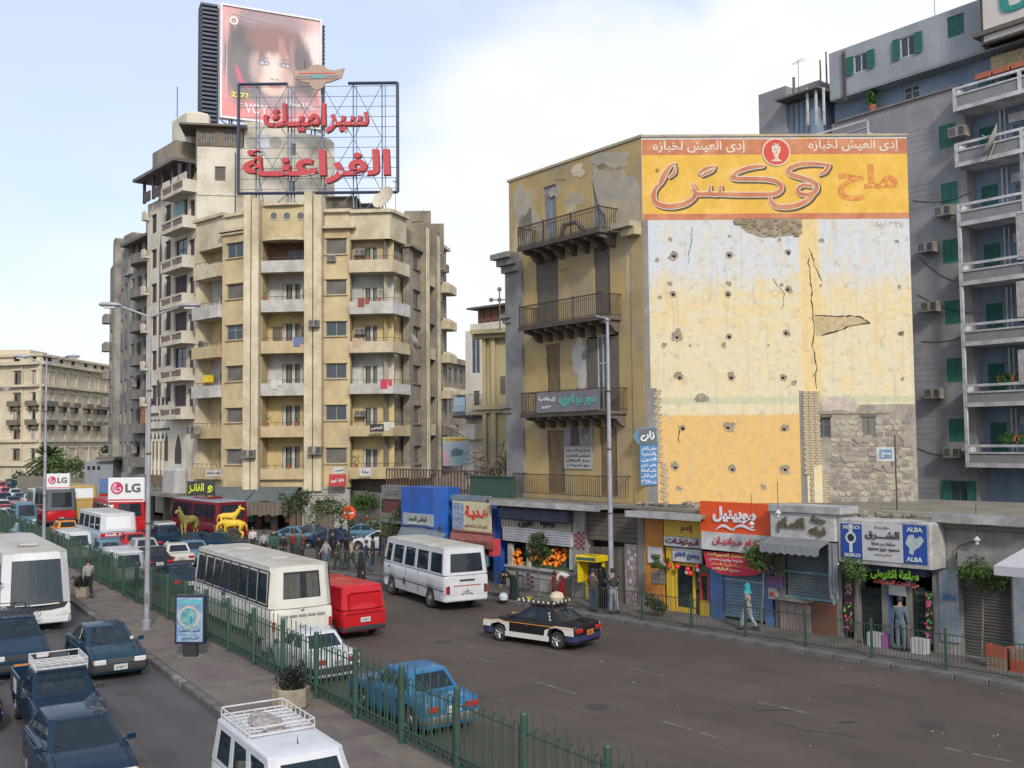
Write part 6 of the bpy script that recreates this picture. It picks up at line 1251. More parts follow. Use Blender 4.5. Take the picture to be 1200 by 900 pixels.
ptext(f,'هـديـة',mat('letter_bright_red',(.50,.03,.03),.6),545,572,593,609.5,-.71,.05); ptext(f,'للهدايا والعطور',mat('letter_brown',(.25,.12,.08),.7),544,571,614,619,-.71)
am = mat('awning_red',(.27,.07,.06),.85,var=.25,vs=2,col2=(.17,.06,.05),bs=1.5)
m = MB(); xa,xb = f.x(527,633,-1.8),f.x(578,636,-1.8); xc,xd = f.x(529,624,-.6),f.x(577,626,-.6); zt1,zb1 = f.z(552,624.5,-.6),f.z(552,633,-1.8); n = 10
m.loft([[(xa+(xb-xa)*i/n,-1.8,zb1-.04*(i % 2)),(xc+(xd-xc)*i/n,-.6,zt1),(xc+(xd-xc)*i/n,-.6,zt1-.05),(xa+(xb-xa)*i/n,-1.78,zb1-.32-.06*(i % 2))] for i in range(n+1)]); f.mb('awning',m,am)
pbox(f,'side_curtain',mat('curtain_red',(.42,.04,.05),.8),573,577,632,652,-1.7,.5)
for i in range(9): pbox(f,'hanging_goods',mat('goods_%d' % (i % 6),'#888888',.6),531+i*4.6,534.5+i*4.6,644+3*(i % 3),664+5*(i % 2),.2+.1*(i % 3),.25,b=.05)
# --- D juice shop
f = shopfr('juice_shop','white fruit juice shop with hanging oranges and a red and white checked pillar','shop',583)
whs = mat('shop_white',(.46,.46,.47),.7,var=.15,vs=2,col2=(.30,.29,.27),bs=1.5,streak=.2); strp = mat('corrugated_cream',(.42,.40,.32),.7,var=.2,vs=3)
pbox(f,'corrugated_back',strp,587,669,596,620,.0,.1)
for i in range(26): pbox(f,'corrugation',strp,587.5+i*3.1,589.2+i*3.1,597,619,-.05,.06)
x0,x1 = f.x(587,602,-.5),f.x(667,604,-.5); m = MB(); m.loft([[(x0+(x1-x0)*i/12,-.5+.14*cos(a)+.03*sin(i*2.1),f.z(620,603,-.5)+(.3+.03*(i % 2))*sin(a)) for a in [q*pi/4 for q in range(8)]] for i in range(13)]); f.mb('rolled_awning',m,mat('canvas_navy',(.055,.06,.10),.85,var=.2))
ltk = mat('letters_black',(.02,.02,.018),.5); ptext(f,'زهرة',ltk,634,649,609,618.5,-.15,.03,.06); ptext(f,'البن',ltk,608,623,608.5,618,-.15,.03,.06)
bd = pbox(f,'white_board',whs,589,669,620,637,-.25,.15)
for i in range(5): pbox(f,'board_stripe',mat('stripe_lilac',(.22,.22,.33),.7),590,668,622+i*3,622.8+i*3,-.265,.02)
pbox(f,'counter',whs,593,672,668,697,-.1,.8); pbox(f,'counter_top',mat('marble_grey',(.4,.4,.4),.3),591,674,666.5,669,-.25,1.0); pbox(f,'refrigerator',mat('red_cabinet',(.38,.015,.02),.4),646,663,676,697,-.45,.4,b=.03)
for (a,b) in ((595,600),(617,620),(667,671)): pbox(f,'post',whs,a,b,637,668,-.1,.15)
chk = mat('checks_red',(.24,.04,.08),.6)
pbox(f,'pillar',mat('pillar_grey',(.34,.33,.31),.85,var=.2,vs=3,col2=(.2,.2,.19),bs=2),671.5,685,594,700,-.12,.6)
for i in range(7):
    for j in range(4):
        if (i+j) % 2: pbox(f,'check_tile',chk,673+j*3,675.9+j*3,623+i*3,625.9+i*3,-.15,.04)
for i in range(8): pbox(f,'check_tile',chk,617+4.5*(i % 2),620.5+4.5*(i % 2),672+2.8*i,674.6+2.8*i,-.13,.04)
pbox(f,'poster',mat('poster_dark',(.1,.1,.12),.6),606,613,673,691,-.13,.03); pbox(f,'poster',whs,607.2,612,675,689,-.145,.03)
orange = mat('orange_fruit',(.75,.22,.015),.5,var=.2,vs=8)
def sph(r,n=10,k=6): 
    b = MB(); b.smooth = True; return b.lathe([(max(.001,r*sin(pi*i/k)),-r*cos(pi*i/k)) for i in range(k+1)],n)
om = sph(.09).mesh('orange',[orange]); rr = random.Random(2)
for c in (600,608,627,637,645,652,659):
    x,z = f.hit(c,655,.15)
    for k in range(20): f.put('orange',om,x+rr.uniform(-.24,.24),.15+rr.uniform(-.2,.2),f.z(c,643,.15)-rr.uniform(0,.8))
for k in range(9): pbox(f,'juice_machine',mat('goods_%d' % (k % 6),'#888888',.6),603+k*7,607+k*7,660-2*(k % 3),668,.25,.3,b=.04)
pbox(f,'fruit_tray',leafy,624,668,663,668,.0,.4)
# --- E closed brown shop
f = shopfr('closed_brown_shop','shut brown shop with a blank plank fascia and torn posters beside the door','shop',686)
bw_ = mat('planks_brown',(.075,.06,.05),.85,var=.3,vs=2,col2=(.11,.09,.075),bs=1.2)
for i in range(6): pbox(f,'plank',bw_,686,748,601+i*5.6,606.2+i*5.6,-.0+.01*(i % 2),.12)
for i in range(5): pbox(f,'shutter_door',[shut_d,bw_][i % 2],687+i*9.2,695.8+i*9.2,641,712,.15,.08)
pbox(f,'wall',mat('pinkish_plaster',(.22,.15,.14),.9,var=.35,vs=3,col2=(.30,.27,.27),bs=3),732.5,748,638,714,.0,.3); pbox(f,'pillar',gk,747.5,755,604,716,-.1,.5)
for k in range(14): x = rr.uniform(734,744); y = rr.uniform(643,700); pbox(f,'torn_poster',[whs,whs,mat('poster_pink',(.35,.2,.22),.8)][k % 3],x,x+rr.uniform(2,4),y,y+rr.uniform(3,8),-.02-.002*k,.012)
# --- F yellow photo shop
f = shopfr('yellow_photo_shop','yellow photo shop with orange ribbed panel and a narrow glass door hung with red balloons','shop',756)
yo = mat('panel_orange',(.48,.19,.035),.6,var=.15,vs=2); yy_ = mat('shop_yellow',(.60,.40,.015),.5,var=.1,vs=2,col2=(.5,.33,.05),bs=2)
for i in range(11): pbox(f,'orange_rib',yo,755.3+i*2.05,757.0+i*2.05,605,712,-.05,.1)
pbox(f,'back_panel',mat('panel_dark_orange',(.25,.10,.02),.7),755,778,605,714,.04,.1)
pbox(f,'sign_board',yy_,778,822,607,629,-.2,.15); dr_ = mat('letters_maroon',(.14,.02,.03),.6); ptext(f,'إندم',dr_,798,813,615,625,-.2,.03)
pbox(f,'sign_board',wtrim,778,822,629.5,641,-.25,.12); ptext(f,'فـوتونـات',dr_,780,819,631,639.5,-.26,.035)
pbox(f,'sign_board',wtrim,788,822,643,659,-.1,.1); ptext(f,'وجميع الافلام',mat('letters_blue',(.03,.06,.25),.6),791,819,647,656,-.11,.03)
pbox(f,'post',yy_,781,788,641,722,-.05,.3)
m = f; 
def doorf(a,b,y0,y1,col,sill,goods=True):
    o = pbox(f,'door',col,a,b,y1-sill,y1,.05,.08); pbox(f,'door',col,a,a+2.2,y0,y1-sill,.05,.08); pbox(f,'door',col,b-2.2,b,y0,y1-sill,.05,.08); pbox(f,'door',col,a+2.2,b-2.2,y0,y0+3,.05,.08)
    pbox(f,'glass_pane',glass_shop,a+2.2,b-2.2,y0+3,y1-sill,.1,.02)
glass_shop = glassm('shop_glass',(.05,.07,.07),.35,.05)
doorf(791,814,660,726,yy_,14); doorf(820,831,672,727,mat('cabinet_red',(.35,.05,.03),.6),22)
pbox(f,'cabinet_base',yy_,820.5,831,704,726,.0,.1)
gset = [mat('goods_%d' % i,'#888888',.6) for i in range(6)]
for k in range(60): x = rr.uniform(792,829); y = rr.uniform(668,705); pbox(f,'goods',[whs,ltk,gset[k % 6]][k % 3],x,x+2,y,y+rr.uniform(2,3.5),.22+.1*(k % 3),.08)
pbox(f,'back_panel',whs,790,831,660,722,.6,.05)
bal = sph(.11).mesh('balloon',[mat('balloon_red',(.6,.03,.03),.3)]); balw = sph(.1).mesh('balloon',[whs])
for (px,py,w_) in ((782,658,0),(784,664,0),(794,664,0),(806,667,0),(809,672,0),(817,664,0),(818,668,1),(779,662,1),(805,671,1)): x,z = f.hit(px,py,-.2); f.put('balloon',balw if w_ else bal,x,-.2,z)
s_ = pbox(f,'placard',wtrim,759,776,641,660,-.12,.04); ptext(f,'فورية',ltk,763,773,649,656,-.13,.02); [pbox(f,'plaque',gk,764+(i % 2)*8,771+(i % 2)*8,668+(i//2)*5.5,672.8+(i//2)*5.5,-.1,.04) for i in range(6)]
# --- G phone shop
f = shopfr('phone_shop','blue shuttered phone shop under a tall orange-red sign with white Arabic letters','shop',832)
orr = mat('sign_orange_red',(.62,.075,.012),.4,var=.06,vs=1); s_ = pbox(f,'sign_board',orr,820.5,902,589,628,-.7,.25); pbox(f,'sign_board',wtrim,822,903,625.5,647,-.74,.25)
wl = mat('letter_white',(.62,.62,.66),.5); ptext(f,'موبينيل',wl,835.5,886,594,613,-.72,.045,.03)
for (a,b) in ((838,862),(857,886)):
    pts = []; 
    for i in range(9): t = i/8; pts.append((a+(b-a)*t,619.5-3*sin(t*2*pi*.9-.6)-(1.2*t)))
    up = [f.hit(x,y-2.0*sin(pi*(i+.2)/8.4),-.74) for i,(x,y) in enumerate(pts)]; dn = [f.hit(x,y+1.6*sin(pi*(i+.2)/8.4),-.74) for i,(x,y) in enumerate(pts)]; b_ = MB()
    for i in range(8): b_.quad((up[i][0],-.75,up[i][1]),(up[i+1][0],-.75,up[i+1][1]),(dn[i+1][0],-.75,dn[i+1][1]),(dn[i][0],-.75,dn[i][1]))
    f.mb('wave_mark',b_,wl)
ptext(f,'ارام مـراديـان',mat('letters_red',(.42,.04,.04),.6),835,887,630,642.5,-.76,.02,.02)
bn = mat('banner_crimson',(.48,.025,.06),.8,var=.1,vs=2); m = MB(); A = [f.hit(x,y,-.6) for x,y in ((824,646),(900,651),(900,668),(885,674),(862,675),(845,673),(828,664))]; m.poly([(p[0],p[1]) for p in A],-.6,.02,'xz'); f.mb('banner',m,bn)
for i,(s,c) in enumerate((('احدث الموبيلات',(.6,.6,.15)),('خطوط وكروت شحن',(.55,.5,.5)),('صيانة فورية بالضمان',(.62,.3,.1)),('جميع الماركات',(.6,.55,.3)))): ptext(f,s,mat('banner_text_%d' % i,c,.6),829+i*2,873-i*2,648.5+i*5.6,653.2+i*5.6,-.61,.02)
for k in range(16): x = rr.uniform(874,893); y = rr.uniform(650,666); pbox(f,'banner_mark',wl if k % 2 else yy_,x,x+1.2,y,y+1.6,-.615,.01)
bs_ = mat('shutter_steelblue',(.10,.19,.27),.5,var=.15,vs=2,col2=(.12,.17,.22),bs=1); bp_ = mat('pillar_blue',(.06,.15,.38),.6,var=.15,vs=2,col2=(.09,.14,.26),bs=1.2,streak=.3)
pbox(f,'pillar',bp_,832,847,668,726,.0,.3); pbox(f,'pillar',bp_,896,905,655,735,.0,.3)
x0,x1 = f.x(847,690,.1),f.x(897,700,.1); z0,z1 = grd+.1,f.z(870,668,.1)
def rollshutter(f,x0,x1,z0,z1,m,y=.1,pitch=.11,name='roller_shutter'):
    n = int((z1-z0)/pitch); b = MB()
    for i in range(n): z = z0+(z1-z0)*i/n; q = (z1-z0)/n; b.add([(x0,y,z),(x1,y,z),(x1,y-.02,z+q*.5),(x0,y-.02,z+q*.5),(x1,y,z+q),(x0,y,z+q)],[(0,1,2,3),(3,2,4,5)])
    b.box(x0,x1,y,y+.04,z0,z1); o = f.mb(name,b,m); o['label'] = 'closed roller shutter'; return o
rollshutter(f,x0,x1,z0,z1,bs_); f.mb('shutter_bar',MB().box(x0,x1,.05,.09,0,.06),mat('shutter_bar_pale',(.3,.4,.5),.5),0,0,(z0+z1)/2+.5)
pbox(f,'wall_box',whs,900,909,689,702,-.15,.2); pbox(f,'red_device',mat('goods_0','#888',.6),901.5,907,694,699,-.19,.05); pbox(f,'placard',mat('placard_red_blue',(.30,.06,.08),.7,var=.3,vs=5,col2=(.05,.12,.3),bs=4,blotch=1),898,917,675,689,-.12,.04)
# --- H
f = shopfr('shuttered_fruit_shop','shop with a white box sign in dark Arabic letters above a slate roller shutter','shop',912)
pbox(f,'sign_box',whs,902,979,600,632,-1.1,1.0,b=.04); pbox(f,'sign_cap',slabw,900,984,593,601,-1.2,1.2)
lb = mat('letters_bronze',(.10,.085,.05),.5); ptext(f,'الاسـلام',lb,911,943,606,625,-1.11,.05,.05); ptext(f,'جنة',lb,950,968,604,615,-1.11,.05,.05); ptext(f,'فواكه',lb,948,968,617,630,-1.11,.05,.05)
m = MB(); xa,xb = f.x(903,632,-1.1),f.x(972,640,-1.1); z1 = f.z(938,630,-1.1); n = 16
m.loft([[(xa+(xb-xa)*i/n,-1.0,z1),(xa+(xb-xa)*i/n,-1.75,z1-.22),(xa+(xb-xa)*i/n,-1.8,z1-.5-.06*(i % 2)),(xa+(xb-xa)*i/n,-1.74,z1-.28),(xa+(xb-xa)*i/n,-1.0,z1-.06)] for i in range(n+1)]); f.mb('awning',m,mat('awning_grey',(.15,.16,.17),.85,var=.2,vs=1.5))
x0,x1 = f.x(922,670,-.1),f.x(979,680,-.1); z0,z1 = f.z(950,703,-.1),f.z(950,636,-.1); rollshutter(f,x0,x1,z0,z1,mat('shutter_slate',(.10,.125,.14),.6,var=.15,vs=2,streak=.2),-.05,.1)
for zz_ in (z0,z0+(z1-z0)*.45): f.mb('shutter_bar',MB().box(x0-.1,x1+.05,-.12,-.06,0,.07),mat('bar_teal',(.12,.24,.25),.6),0,0,zz_)
f.mb('counter_sill',MB().box(x0-.3,x0+1.1,-.5,.1,-.08,0),concrete,0,0,z0); pink = mat('marble_pink',(.30,.22,.20),.5,var=.2,vs=3,col2=(.22,.17,.16),bs=2)
for i in range(4): pbox(f,'marble_panel',pink,914+i*9.3,922.7+i*9.3,705+i,737+i*1.5,-.1,.12)
pbox(f,'wood_door',mat('door_brown',(.15,.06,.035),.7,var=.2,vs=2),951.5,980,706,744,-.08,.12)
pbox(f,'pillar',gk,908,921,636,735,.02,.4); pbox(f,'pillar',gk,980,987,640,746,-.05,.4); m = MB(); xx = f.x(972,650,-1.1); z1 = f.z(972,636,-1.1)
for i in range(5): m.box(xx+i*.07,xx+i*.07+.06,-1.2-.04*(i % 2),-1.15-.04*(i % 2),z1-1.7-.2*(i % 3),z1)
f.mb('hanging_cloth',m,mat('cloth_slate',(.2,.22,.24),.9,var=.2)); 
def barelamp(px,py,off): x,z = f.hit(px,py,off); f.mb('lamp_cord',MB().tube((0,0,0),(0,0,1.2),.015,4),iron,x,off,z); f.mb('bulb_lamp',MB().lathe([(.02,.2),(.12,.08),(.02,.06)],8).lathe([(.001,-.1),(.06,-.05),(.05,.06)],8),wtrim,x,off,z)
barelamp(980,664,-1.0); barelamp(912,604,-1.5); barelamp(881,617,-1.3)
# --- I watch shop
f = shopfr('watch_shop','watch shop under a wide blue and white box sign reading SEIKO and ALBA','shop',987)
pbox(f,'sign_box',slabw,981,1091,610,663,-1.0,1.0,b=.05); bs2 = mat('sign_deep_blue',(.015,.055,.27),.4); ws2 = mat('sign_pale',(.42,.43,.44),.5,var=.06,vs=2)
pbox(f,'sign_panel',bs2,985.5,1010,614,654,-1.03,.04); pbox(f,'sign_panel',ws2,1010.3,1058,614,658,-1.03,.04); pbox(f,'sign_panel',bs2,1058.3,1086,615.5,661,-1.03,.04)
pt_ = mat('print_pale',(.45,.50,.50),.5)
for s,a,b,y0,y1 in (('SEIKO',988,1007.5,615.8,619.8),('SEIKO',989.5,1008.5,648.5,652.5),('ALBA',1062.5,1081,618,623.5),('ALBA',1062.5,1081,653,658.5)): ptext(f,s,pt_,a,b,y0,y1,-1.04,.03)
cx,cz = f.hit(997,630,-1.04); f.mb('watch_picture',MB().disc((0,0),.2,0,20,.13).box(-.07,.07,-.003,0,.17,.45).box(-.06,.06,-.003,0,-.5,-.17),pt_,cx,-1.045,cz); f.mb('watch_picture',MB().disc((0,0),.13,0,16),ltk,cx,-1.043,cz)
m = MB(); P = [f.hit(x,y,-1.04) for x,y in ((1061,637),(1064,628),(1070,626),(1073,632),(1079,628),(1083,634),(1078,641),(1072,645),(1070,651),(1065,648),(1066,643))]; m.poly(P,-1.045,0,'xz'); f.mb('jewel_picture',m,mat('print_silver',(.34,.40,.42),.4,var=.3,vs=8))
dk = mat('letters_dark',(.04,.035,.04),.6); ptext(f,'الشـــرق',dk,1014,1054,622,633.5,-1.04,.03); ptext(f,'مؤسسة',mat('letters_rust',(.3,.12,.1),.6),1025,1042,616,620,-1.04); ptext(f,'ساعات و هدايا',dk,1022,1049,635,640,-1.04); ptext(f,'محمود عزيز محمود',dk,1017,1054,641.5,646.5,-1.04,.01); ptext(f,'شارع مصر',mat('letters_rust',(.3,.12,.1),.6),1025,1045,648,652,-1.04)
pbox(f,'fascia',mat('navy_fascia',(.03,.04,.09),.7),987,1084,660,672,-.4,.5)
ptext(f,'ساعة اكثرونى',mat('letters_lime',(.35,.75,.06),.5),1020,1077,667,681,-.44,.06); ptext(f,'من احدث الموديلات',mat('letters_coral',(.6,.12,.10),.5),1024,1077,680,687,-.44,.04)
cols_ = [mat('deco_%d' % i,c,.5) for i,c in enumerate(((.6,.06,.05),(.15,.5,.08),(.6,.15,.2),(.05,.3,.1),(.5,.1,.3)))]
pbox(f,'deco_board',ltk,989,1000,662,740,-.12,.05); pbox(f,'deco_board',ltk,1084.5,1093,693,758,-.12,.05)
sq = {}
for k in range(110):
    x,y = (rr.uniform(990,998.5),rr.uniform(664,738)) if k % 2 else (rr.uniform(1085,1091.5),rr.uniform(695,755)); X,Z = f.hit(x,y,-.15); b = MB(); a = rr.random()*6; q = rr.uniform(.04,.09)
    b.add([(q*cos(a+i*1.26)*(1 if i % 2 else .4),-.01*(i % 2),q*sin(a+i*1.26)*(1 if i % 2 else .4)) for i in range(5)],[(0,1,2,3,4)]); f.mb('deco_mark',b,cols_[k % 5],X,-.15-.002*(k % 5),Z)
for a,b in ((1000,1009),(1033.5,1040.5),(1062,1069)): pbox(f,'pillar',gk,a,b,672,762,-.02,.35)
pbox(f,'placard',ws2,1041.5,1061.5,686,698,-.1,.03); pbox(f,'door_frame',mat('frame_blue',(.05,.12,.3),.5),1040.5,1043,686,762,.0,.1)
for (a,b) in ((1009,1033),(1069.5,1084)):
    pbox(f,'glass_pane',glass_shop,a,b,688,748,.02,.02); pbox(f,'back_panel',darkin,a,b,688,748,.7,.05)
    for s_ in range(6):
        pbox(f,'shelf',mat('shelf_teal',(.12,.2,.22),.4),a,b,697+s_*8.5,698+s_*8.5,.2,.35)
        for j in range(7): x = a+1+j*(b-a-2.5)/7; pbox(f,'goods',[whs,gset[(s_+j) % 6],pt_][j % 3],x,x+1.6,693.5+s_*8.5,697+s_*8.5,.25,.12)
for (a,b,y0,y1,n) in ((1016,1038,741,757,4),(1067,1084,748,766,3)):
    for j in range(n): c = (b-a)/n; t_ = top(pbox(f,'carton',[whs,whs,mat('carton_purple',(.25,.08,.25),.7)][2 if (j == n-1 and n == 4) else 0],a+j*c,a+(j+.9)*c,y0+j,y1+j,-.75,.35),(['white carton at the left end of the row left of the watch shop doorway','second white carton from the left in the row left of the doorway','white carton right beside the purple one by the watch shop','purple carton at the end of the row left of the watch shop doorway'] if n == 4 else ['white carton nearest the watch shop doorway in the right hand row','middle white carton of the three right of the watch shop doorway','white carton furthest right beside the flowered strip'])[j],'box','cartons standing outside the watch shop'); 
# --- J
f = shopfr('grey_shuttered_shop','grey plastered shop unit with a dark roller shutter and blue graffiti pillars','shop',1096)
gp2 = mat('plaster_shop_grey',(.26,.25,.235),.92,var=.2,vs=1,col2=(.15,.145,.14),bs=.7,blotch=.8,streak=.55,bump=.5); xs0,xs1 = f.x(1125,710),f.x(1186,730); xw0,xw1 = f.x(1093,700),xZ
f.mb('wall',wallmesh(xw0,xw1,grd,4.25,[(xs0,xs1,grd+.01,f.z(1155,667))],.3,0),gp2); rollshutter(f,xs0,xs1,grd,f.z(1155,667),mat('shutter_darkbrown',(.065,.058,.052),.6,var=.2,vs=2),.25,.1); pbox(f,'lintel_box',gp2,1122,1183,648,666,-.3,.3)
gr = mat('graffiti_blue',(.10,.19,.28),.85,var=.2,vs=3,col2=(.27,.27,.27),bs=2.2,blotch=1.2,streak=.3)
for a,b in ((1101,1123.5),(1188,1210)): pbox(f,'pillar',gr,a,b,668,752 if a < 1150 else 770,-.06,.2)
ptext(f,'محمد',bp_,1104,1120,694,704,-.08,.03); barelamp(1145,636,-.3)
f.mb('wall_pipe',MB().tube((f.x(1148,632),-.1,f.z(1148,632)),(f.x(1124,640),-.1,f.z(1124,640)),.02).tube((f.x(1124,640),-.1,f.z(1124,640)),(f.x(1122,655),-.1,f.z(1122,655)),.02),iron)
x0,x1 = f.x(1166,660,-1.6),f.x(1215,660,-1.6); z0 = f.z(1185,664,-1.6); z1 = f.z(1205,618,0); m = MB(); m.add([(x0,-1.7,z0),(x1,-1.7,z0),(x1,0,z1),(x0+1.2,0,z1),(x0,-1.7,z0-.28),(x1,-1.7,z0-.28)],[(0,1,2,3),(4,5,1,0),(0,3,4)]); f.mb('awning',m,mat('awning_white',(.38,.38,.41),.8,var=.1,vs=2))
cr_ = [mat('crate_wood',(.2,.13,.08),.8,var=.3),mat('crate_red',(.33,.06,.03),.6)]
P0 = SH.W(SH.x(1174,758),-1.1,.15)
for k in range(6):
    m = MB(); 
    for i in range(4): m.box(0,.6,0,.02,.02+i*.085,.09+i*.085); m.box(0,.02,.02,.4,.02+i*.085,.09+i*.085); m.box(.58,.6,.02,.4,.02+i*.085,.09+i*.085)
    m.box(0,.6,0,.4,0,.02); p = P0+SH.u*(.7*(k//2))+V((0,0,.36*(k % 2))); o = obj('crate',m,cr_[(k//2+k) % 2 if k else 0],None,p,(0,0,SH.a)); tag(o,['brown','red','red','brown','brown','red'][k]+' slatted crate, '+('top' if k % 2 else 'bottom')+' of the '+['leftmost','middle','rightmost'][k//2]+' stack under the white awning','crate','crates stacked at the right edge'); o.data.materials[0] = cr_[[0,1,1,0,0,1][k]]
# ------------------------------------------------------------------ railings and clutter on the shop roofs
rusty = mat('rusty_iron',(.13,.075,.05),.8,var=.3,vs=6,col2=(.07,.05,.04),bs=4)
T = thing('brown_roof_railing','rusty brown railing along the shop roof in front of the side street','fence',SH.W(SH.x(455,568,1),1,4.4)); TF = Fr(T,(SL.p.x,SL.p.y),-49)
xa,xb = TF.x(453,560,1.0),TF.x(572,568,1.0); n = int((xb-xa)/.28); bar = MB().box(-.03,.03,-.03,.03,0,1.25).mesh('bar',[rusty]); z0 = 4.4
for i in range(n+1): TF.put('bar',bar,xa+(xb-xa)*i/n,1.0,z0)
for z_ in (.15,1.2): TF.mb('rail',MB().box(xa,xb,.96,1.04,z_,z_+.07),rusty,0,0,z0)
TF.mb('plinth',MB().box(xa,xb,.9,1.1,-.35,0),concrete,0,0,z0)
T2 = thing('green_roof_railing','green sheet backed railing on the shop roof left of the yellow corner building','fence',SH.W(SH.x(552,575,.3),.3,4.4)); TF = Fr(T2,(SL.p.x,SL.p.y),-49); xa,xb = TF.x(552,575,.2),TF.x(603,580,.2); n = int((xb-xa)/.2)
for i in range(n+1): TF.put('bar',cached('gbar',lambda: MB().box(-.02,.02,-.05,0,0,1.15).mesh('bar',[green])),xa+(xb-xa)*i/n,.2,4.3)
TF.mb('sheet',MB().box(xa,xb,.2,.22,4.35,5.4),mat('sheet_green',(.05,.10,.085),.8,var=.2)); TF.mb('rail',MB().box(xa-.05,xb+.05,.12,.2,5.4,5.46),green)
H_ = thing('scrap_heap','heap of rusty brown scrap chairs and frames behind the roof railing','heap',SH.W(SH.x(582,560,2.5),2.5,4.4)); rr = random.Random(11)
for k in range(110):
    p = V((rr.gauss(0,.9),rr.gauss(0,.5),abs(rr.gauss(.9,.7)))); d = V((rr.uniform(-1,1),rr.uniform(-.4,.4),rr.uniform(-1,1))).normalized()*rr.uniform(.3,.6); obj('scrap_bar',MB().tube(p-d,p+d,.028,4),rusty if k % 4 else shut_d,H_)
for k in range(5):
    for j in range(5): obj('scrap_bar',MB().box(-1.2+j*.55,-1.14+j*.55,-.6,-.55,.2+k*.42,.6+k*.42),rusty,H_)
# arrow and script signs on the grey corner strip
sg = mat('sign_blue_enamel',(.07,.16,.28),.6,var=.15,vs=3,col2=(.12,.2,.28),bs=3)
A_ = thing('arrow_sign','dark grey arrow shaped sign with looping white script on the corner strip','sign',PW.W(PW.x(757,515,-.1),-.1,PW.z(760,520))); q = Fr(A_,PC,1.0)
P = [q.hit(x,y,-.1) for x,y in ((741,511),(748,502),(769,500),(771,521),(748,521))]; m = MB(); m.poly(P,-.12,.05,'xz'); q.mb('board',m,sg); P = [q.hit(x,y,-.1) for x,y in ((749,503),(768,501.5),(769.5,520),(749,520))]; m = MB(); m.poly(P,-.135,.02,'xz'); q.mb('panel',m,mat('sign_slate',(.09,.105,.11),.6)); ptext(q,'زارع',wl,750.5,767,505,517,-.14,.04)
A_ = thing('script_signboard','tall narrow blue board covered with lines of white Arabic script','sign',PW.W(PW.x(758,540,-.1),-.08,PW.z(760,566))); q = Fr(A_,PC,1.0); P = [q.hit(x,y,-.08) for x,y in ((749.5,522),(770,521),(771,568),(751,569))]; m = MB(); m.poly(P,-.1,.04,'xz'); q.mb('board',m,mat('board_blue2',(.05,.17,.36),.6,var=.15,vs=3))
for i,s in enumerate(('محامى بالنقض','والدستورية','الدين','حلمى عزمى','مكتب المحاماة','الدور الثانى','ت ٥٧٤٣٢')): ptext(q,s,wl,751.5,769,523+i*6.4,528.3+i*6.4,-.105,.02,.01)
# cloth banner and poster on the yellow facade
A_ = thing('balcony_banner','grey cloth banner with teal Arabic script tied to the third balcony railing','banner',YF.W(YF.x(630,470,-1.3),-1.27,YF.z(630,482,-1.3))); q = Fr(A_,PC,-52.0); P = [q.hit(x,y,-1.27) for x,y in ((629,461),(703,455.5),(703,480),(629,484))]; m = MB(); m.poly(P,-1.29,.03,'xz'); q.mb('cloth',m,mat('banner_grey',(.155,.15,.165),.85,var=.12,vs=2))
def ptf(f,s,m,x0,x1,y0,y1,off,bold=.02,**k): # text following local coordinates at both ends
    a = f.x(x0,(y0+y1)/2,off); c = f.x(x1,(y0+y1)/2,off); return text(f,s,m,a,c,f.z((x0+x1)/2,y1,off),f.z((x0+x1)/2,y0,off),off-.004,bold,.012)
ptf(q,'سوبر نيو العربية',mat('letters_teal',(.10,.38,.36),.6),655,699,460,476,-1.3,.03); ptf(q,'زى وفضية',wl,631,651,464,471,-1.3); ptf(q,'٣٧٥١',wl,635,646,475,479,-1.3)
A_ = thing('wall_poster','large grey poster of a veiled figure above lines of writing between shuttered doors','poster',YF.W(YF.x(661,520,-.05),-.05,YF.z(661,549))); q = Fr(A_,PC,-52.0); x0,x1 = q.x(661,525,-.06),q.x(694,525,-.06); z0,z1 = q.z(677,549.5,-.06),q.z(677,500,-.06); zm = (z0+z1)/2
q.mb('sheet',MB().box(x0,x1,-.06,-.03,z0,z1),mat('poster_sheet',(.33,.32,.31),.8,var=.1,vs=2)); q.mb('poster_panel',MB().box(x0+.05,x1-.05,-.07,-.06,zm+.05,z1-.05),mat('poster_grey',(.19,.185,.18),.8,var=.2,vs=3))
m = MB(); cx = x0+.8; m.poly([(cx-.35,zm+.1),(cx+.35,zm+.1),(cx+.28,zm+.8),(cx+.2,zm+1.35),(cx,zm+1.5),(cx-.2,zm+1.35),(cx-.28,zm+.8)],-.075,0,'xz'); q.mb('figure_print',m,iron); m = MB(); m.disc((cx,zm+1.15),.12,-.08,12); q.mb('face_print',m,mat('print_skin',(.4,.28,.2),.7))
for i,s in enumerate(('نرشح الاستاذ','لمجلس الشعب','رمز الهلال','مع تحيات')): q.mb('x',MB().box(0,.01,0,.01,0,.01),wl,x0,.1,z0) if 0 else text(q,s,ltk,x0+.15,x1-.15,zm-.22-i*.23,zm-.07-i*.23,-.064,.03,.006)
text(q,'الدكتور',mat('letters_grey',(.1,.1,.1),.7),x0+1.3,x1-.2,zm+.5,zm+1.2,-.074,.02,.006)
# street-name plate on a pole on the shop roof
p = SH.W(SH.x(1051,590,4.5),4.5,4.37); A_ = thing('roof_pole_sign','small blue and white plate on a thin rusty pole standing on the shop roof','sign',p); obj('pole',MB().tube((0,0,0),(0,0,2.9),.03),iron,A_); o = obj('plate',MB().box(-.75,-.05,-.03,.03,1.9,2.45),wtrim,A_); obj('panel',MB().box(-.62,-.15,-.04,-.03,2.0,2.35),sg,A_); me = textmesh('مصنع',.36,.2,.02,.01); me.materials.append(wl); link('lettering',me,A_,(-.56,-.045,2.07))
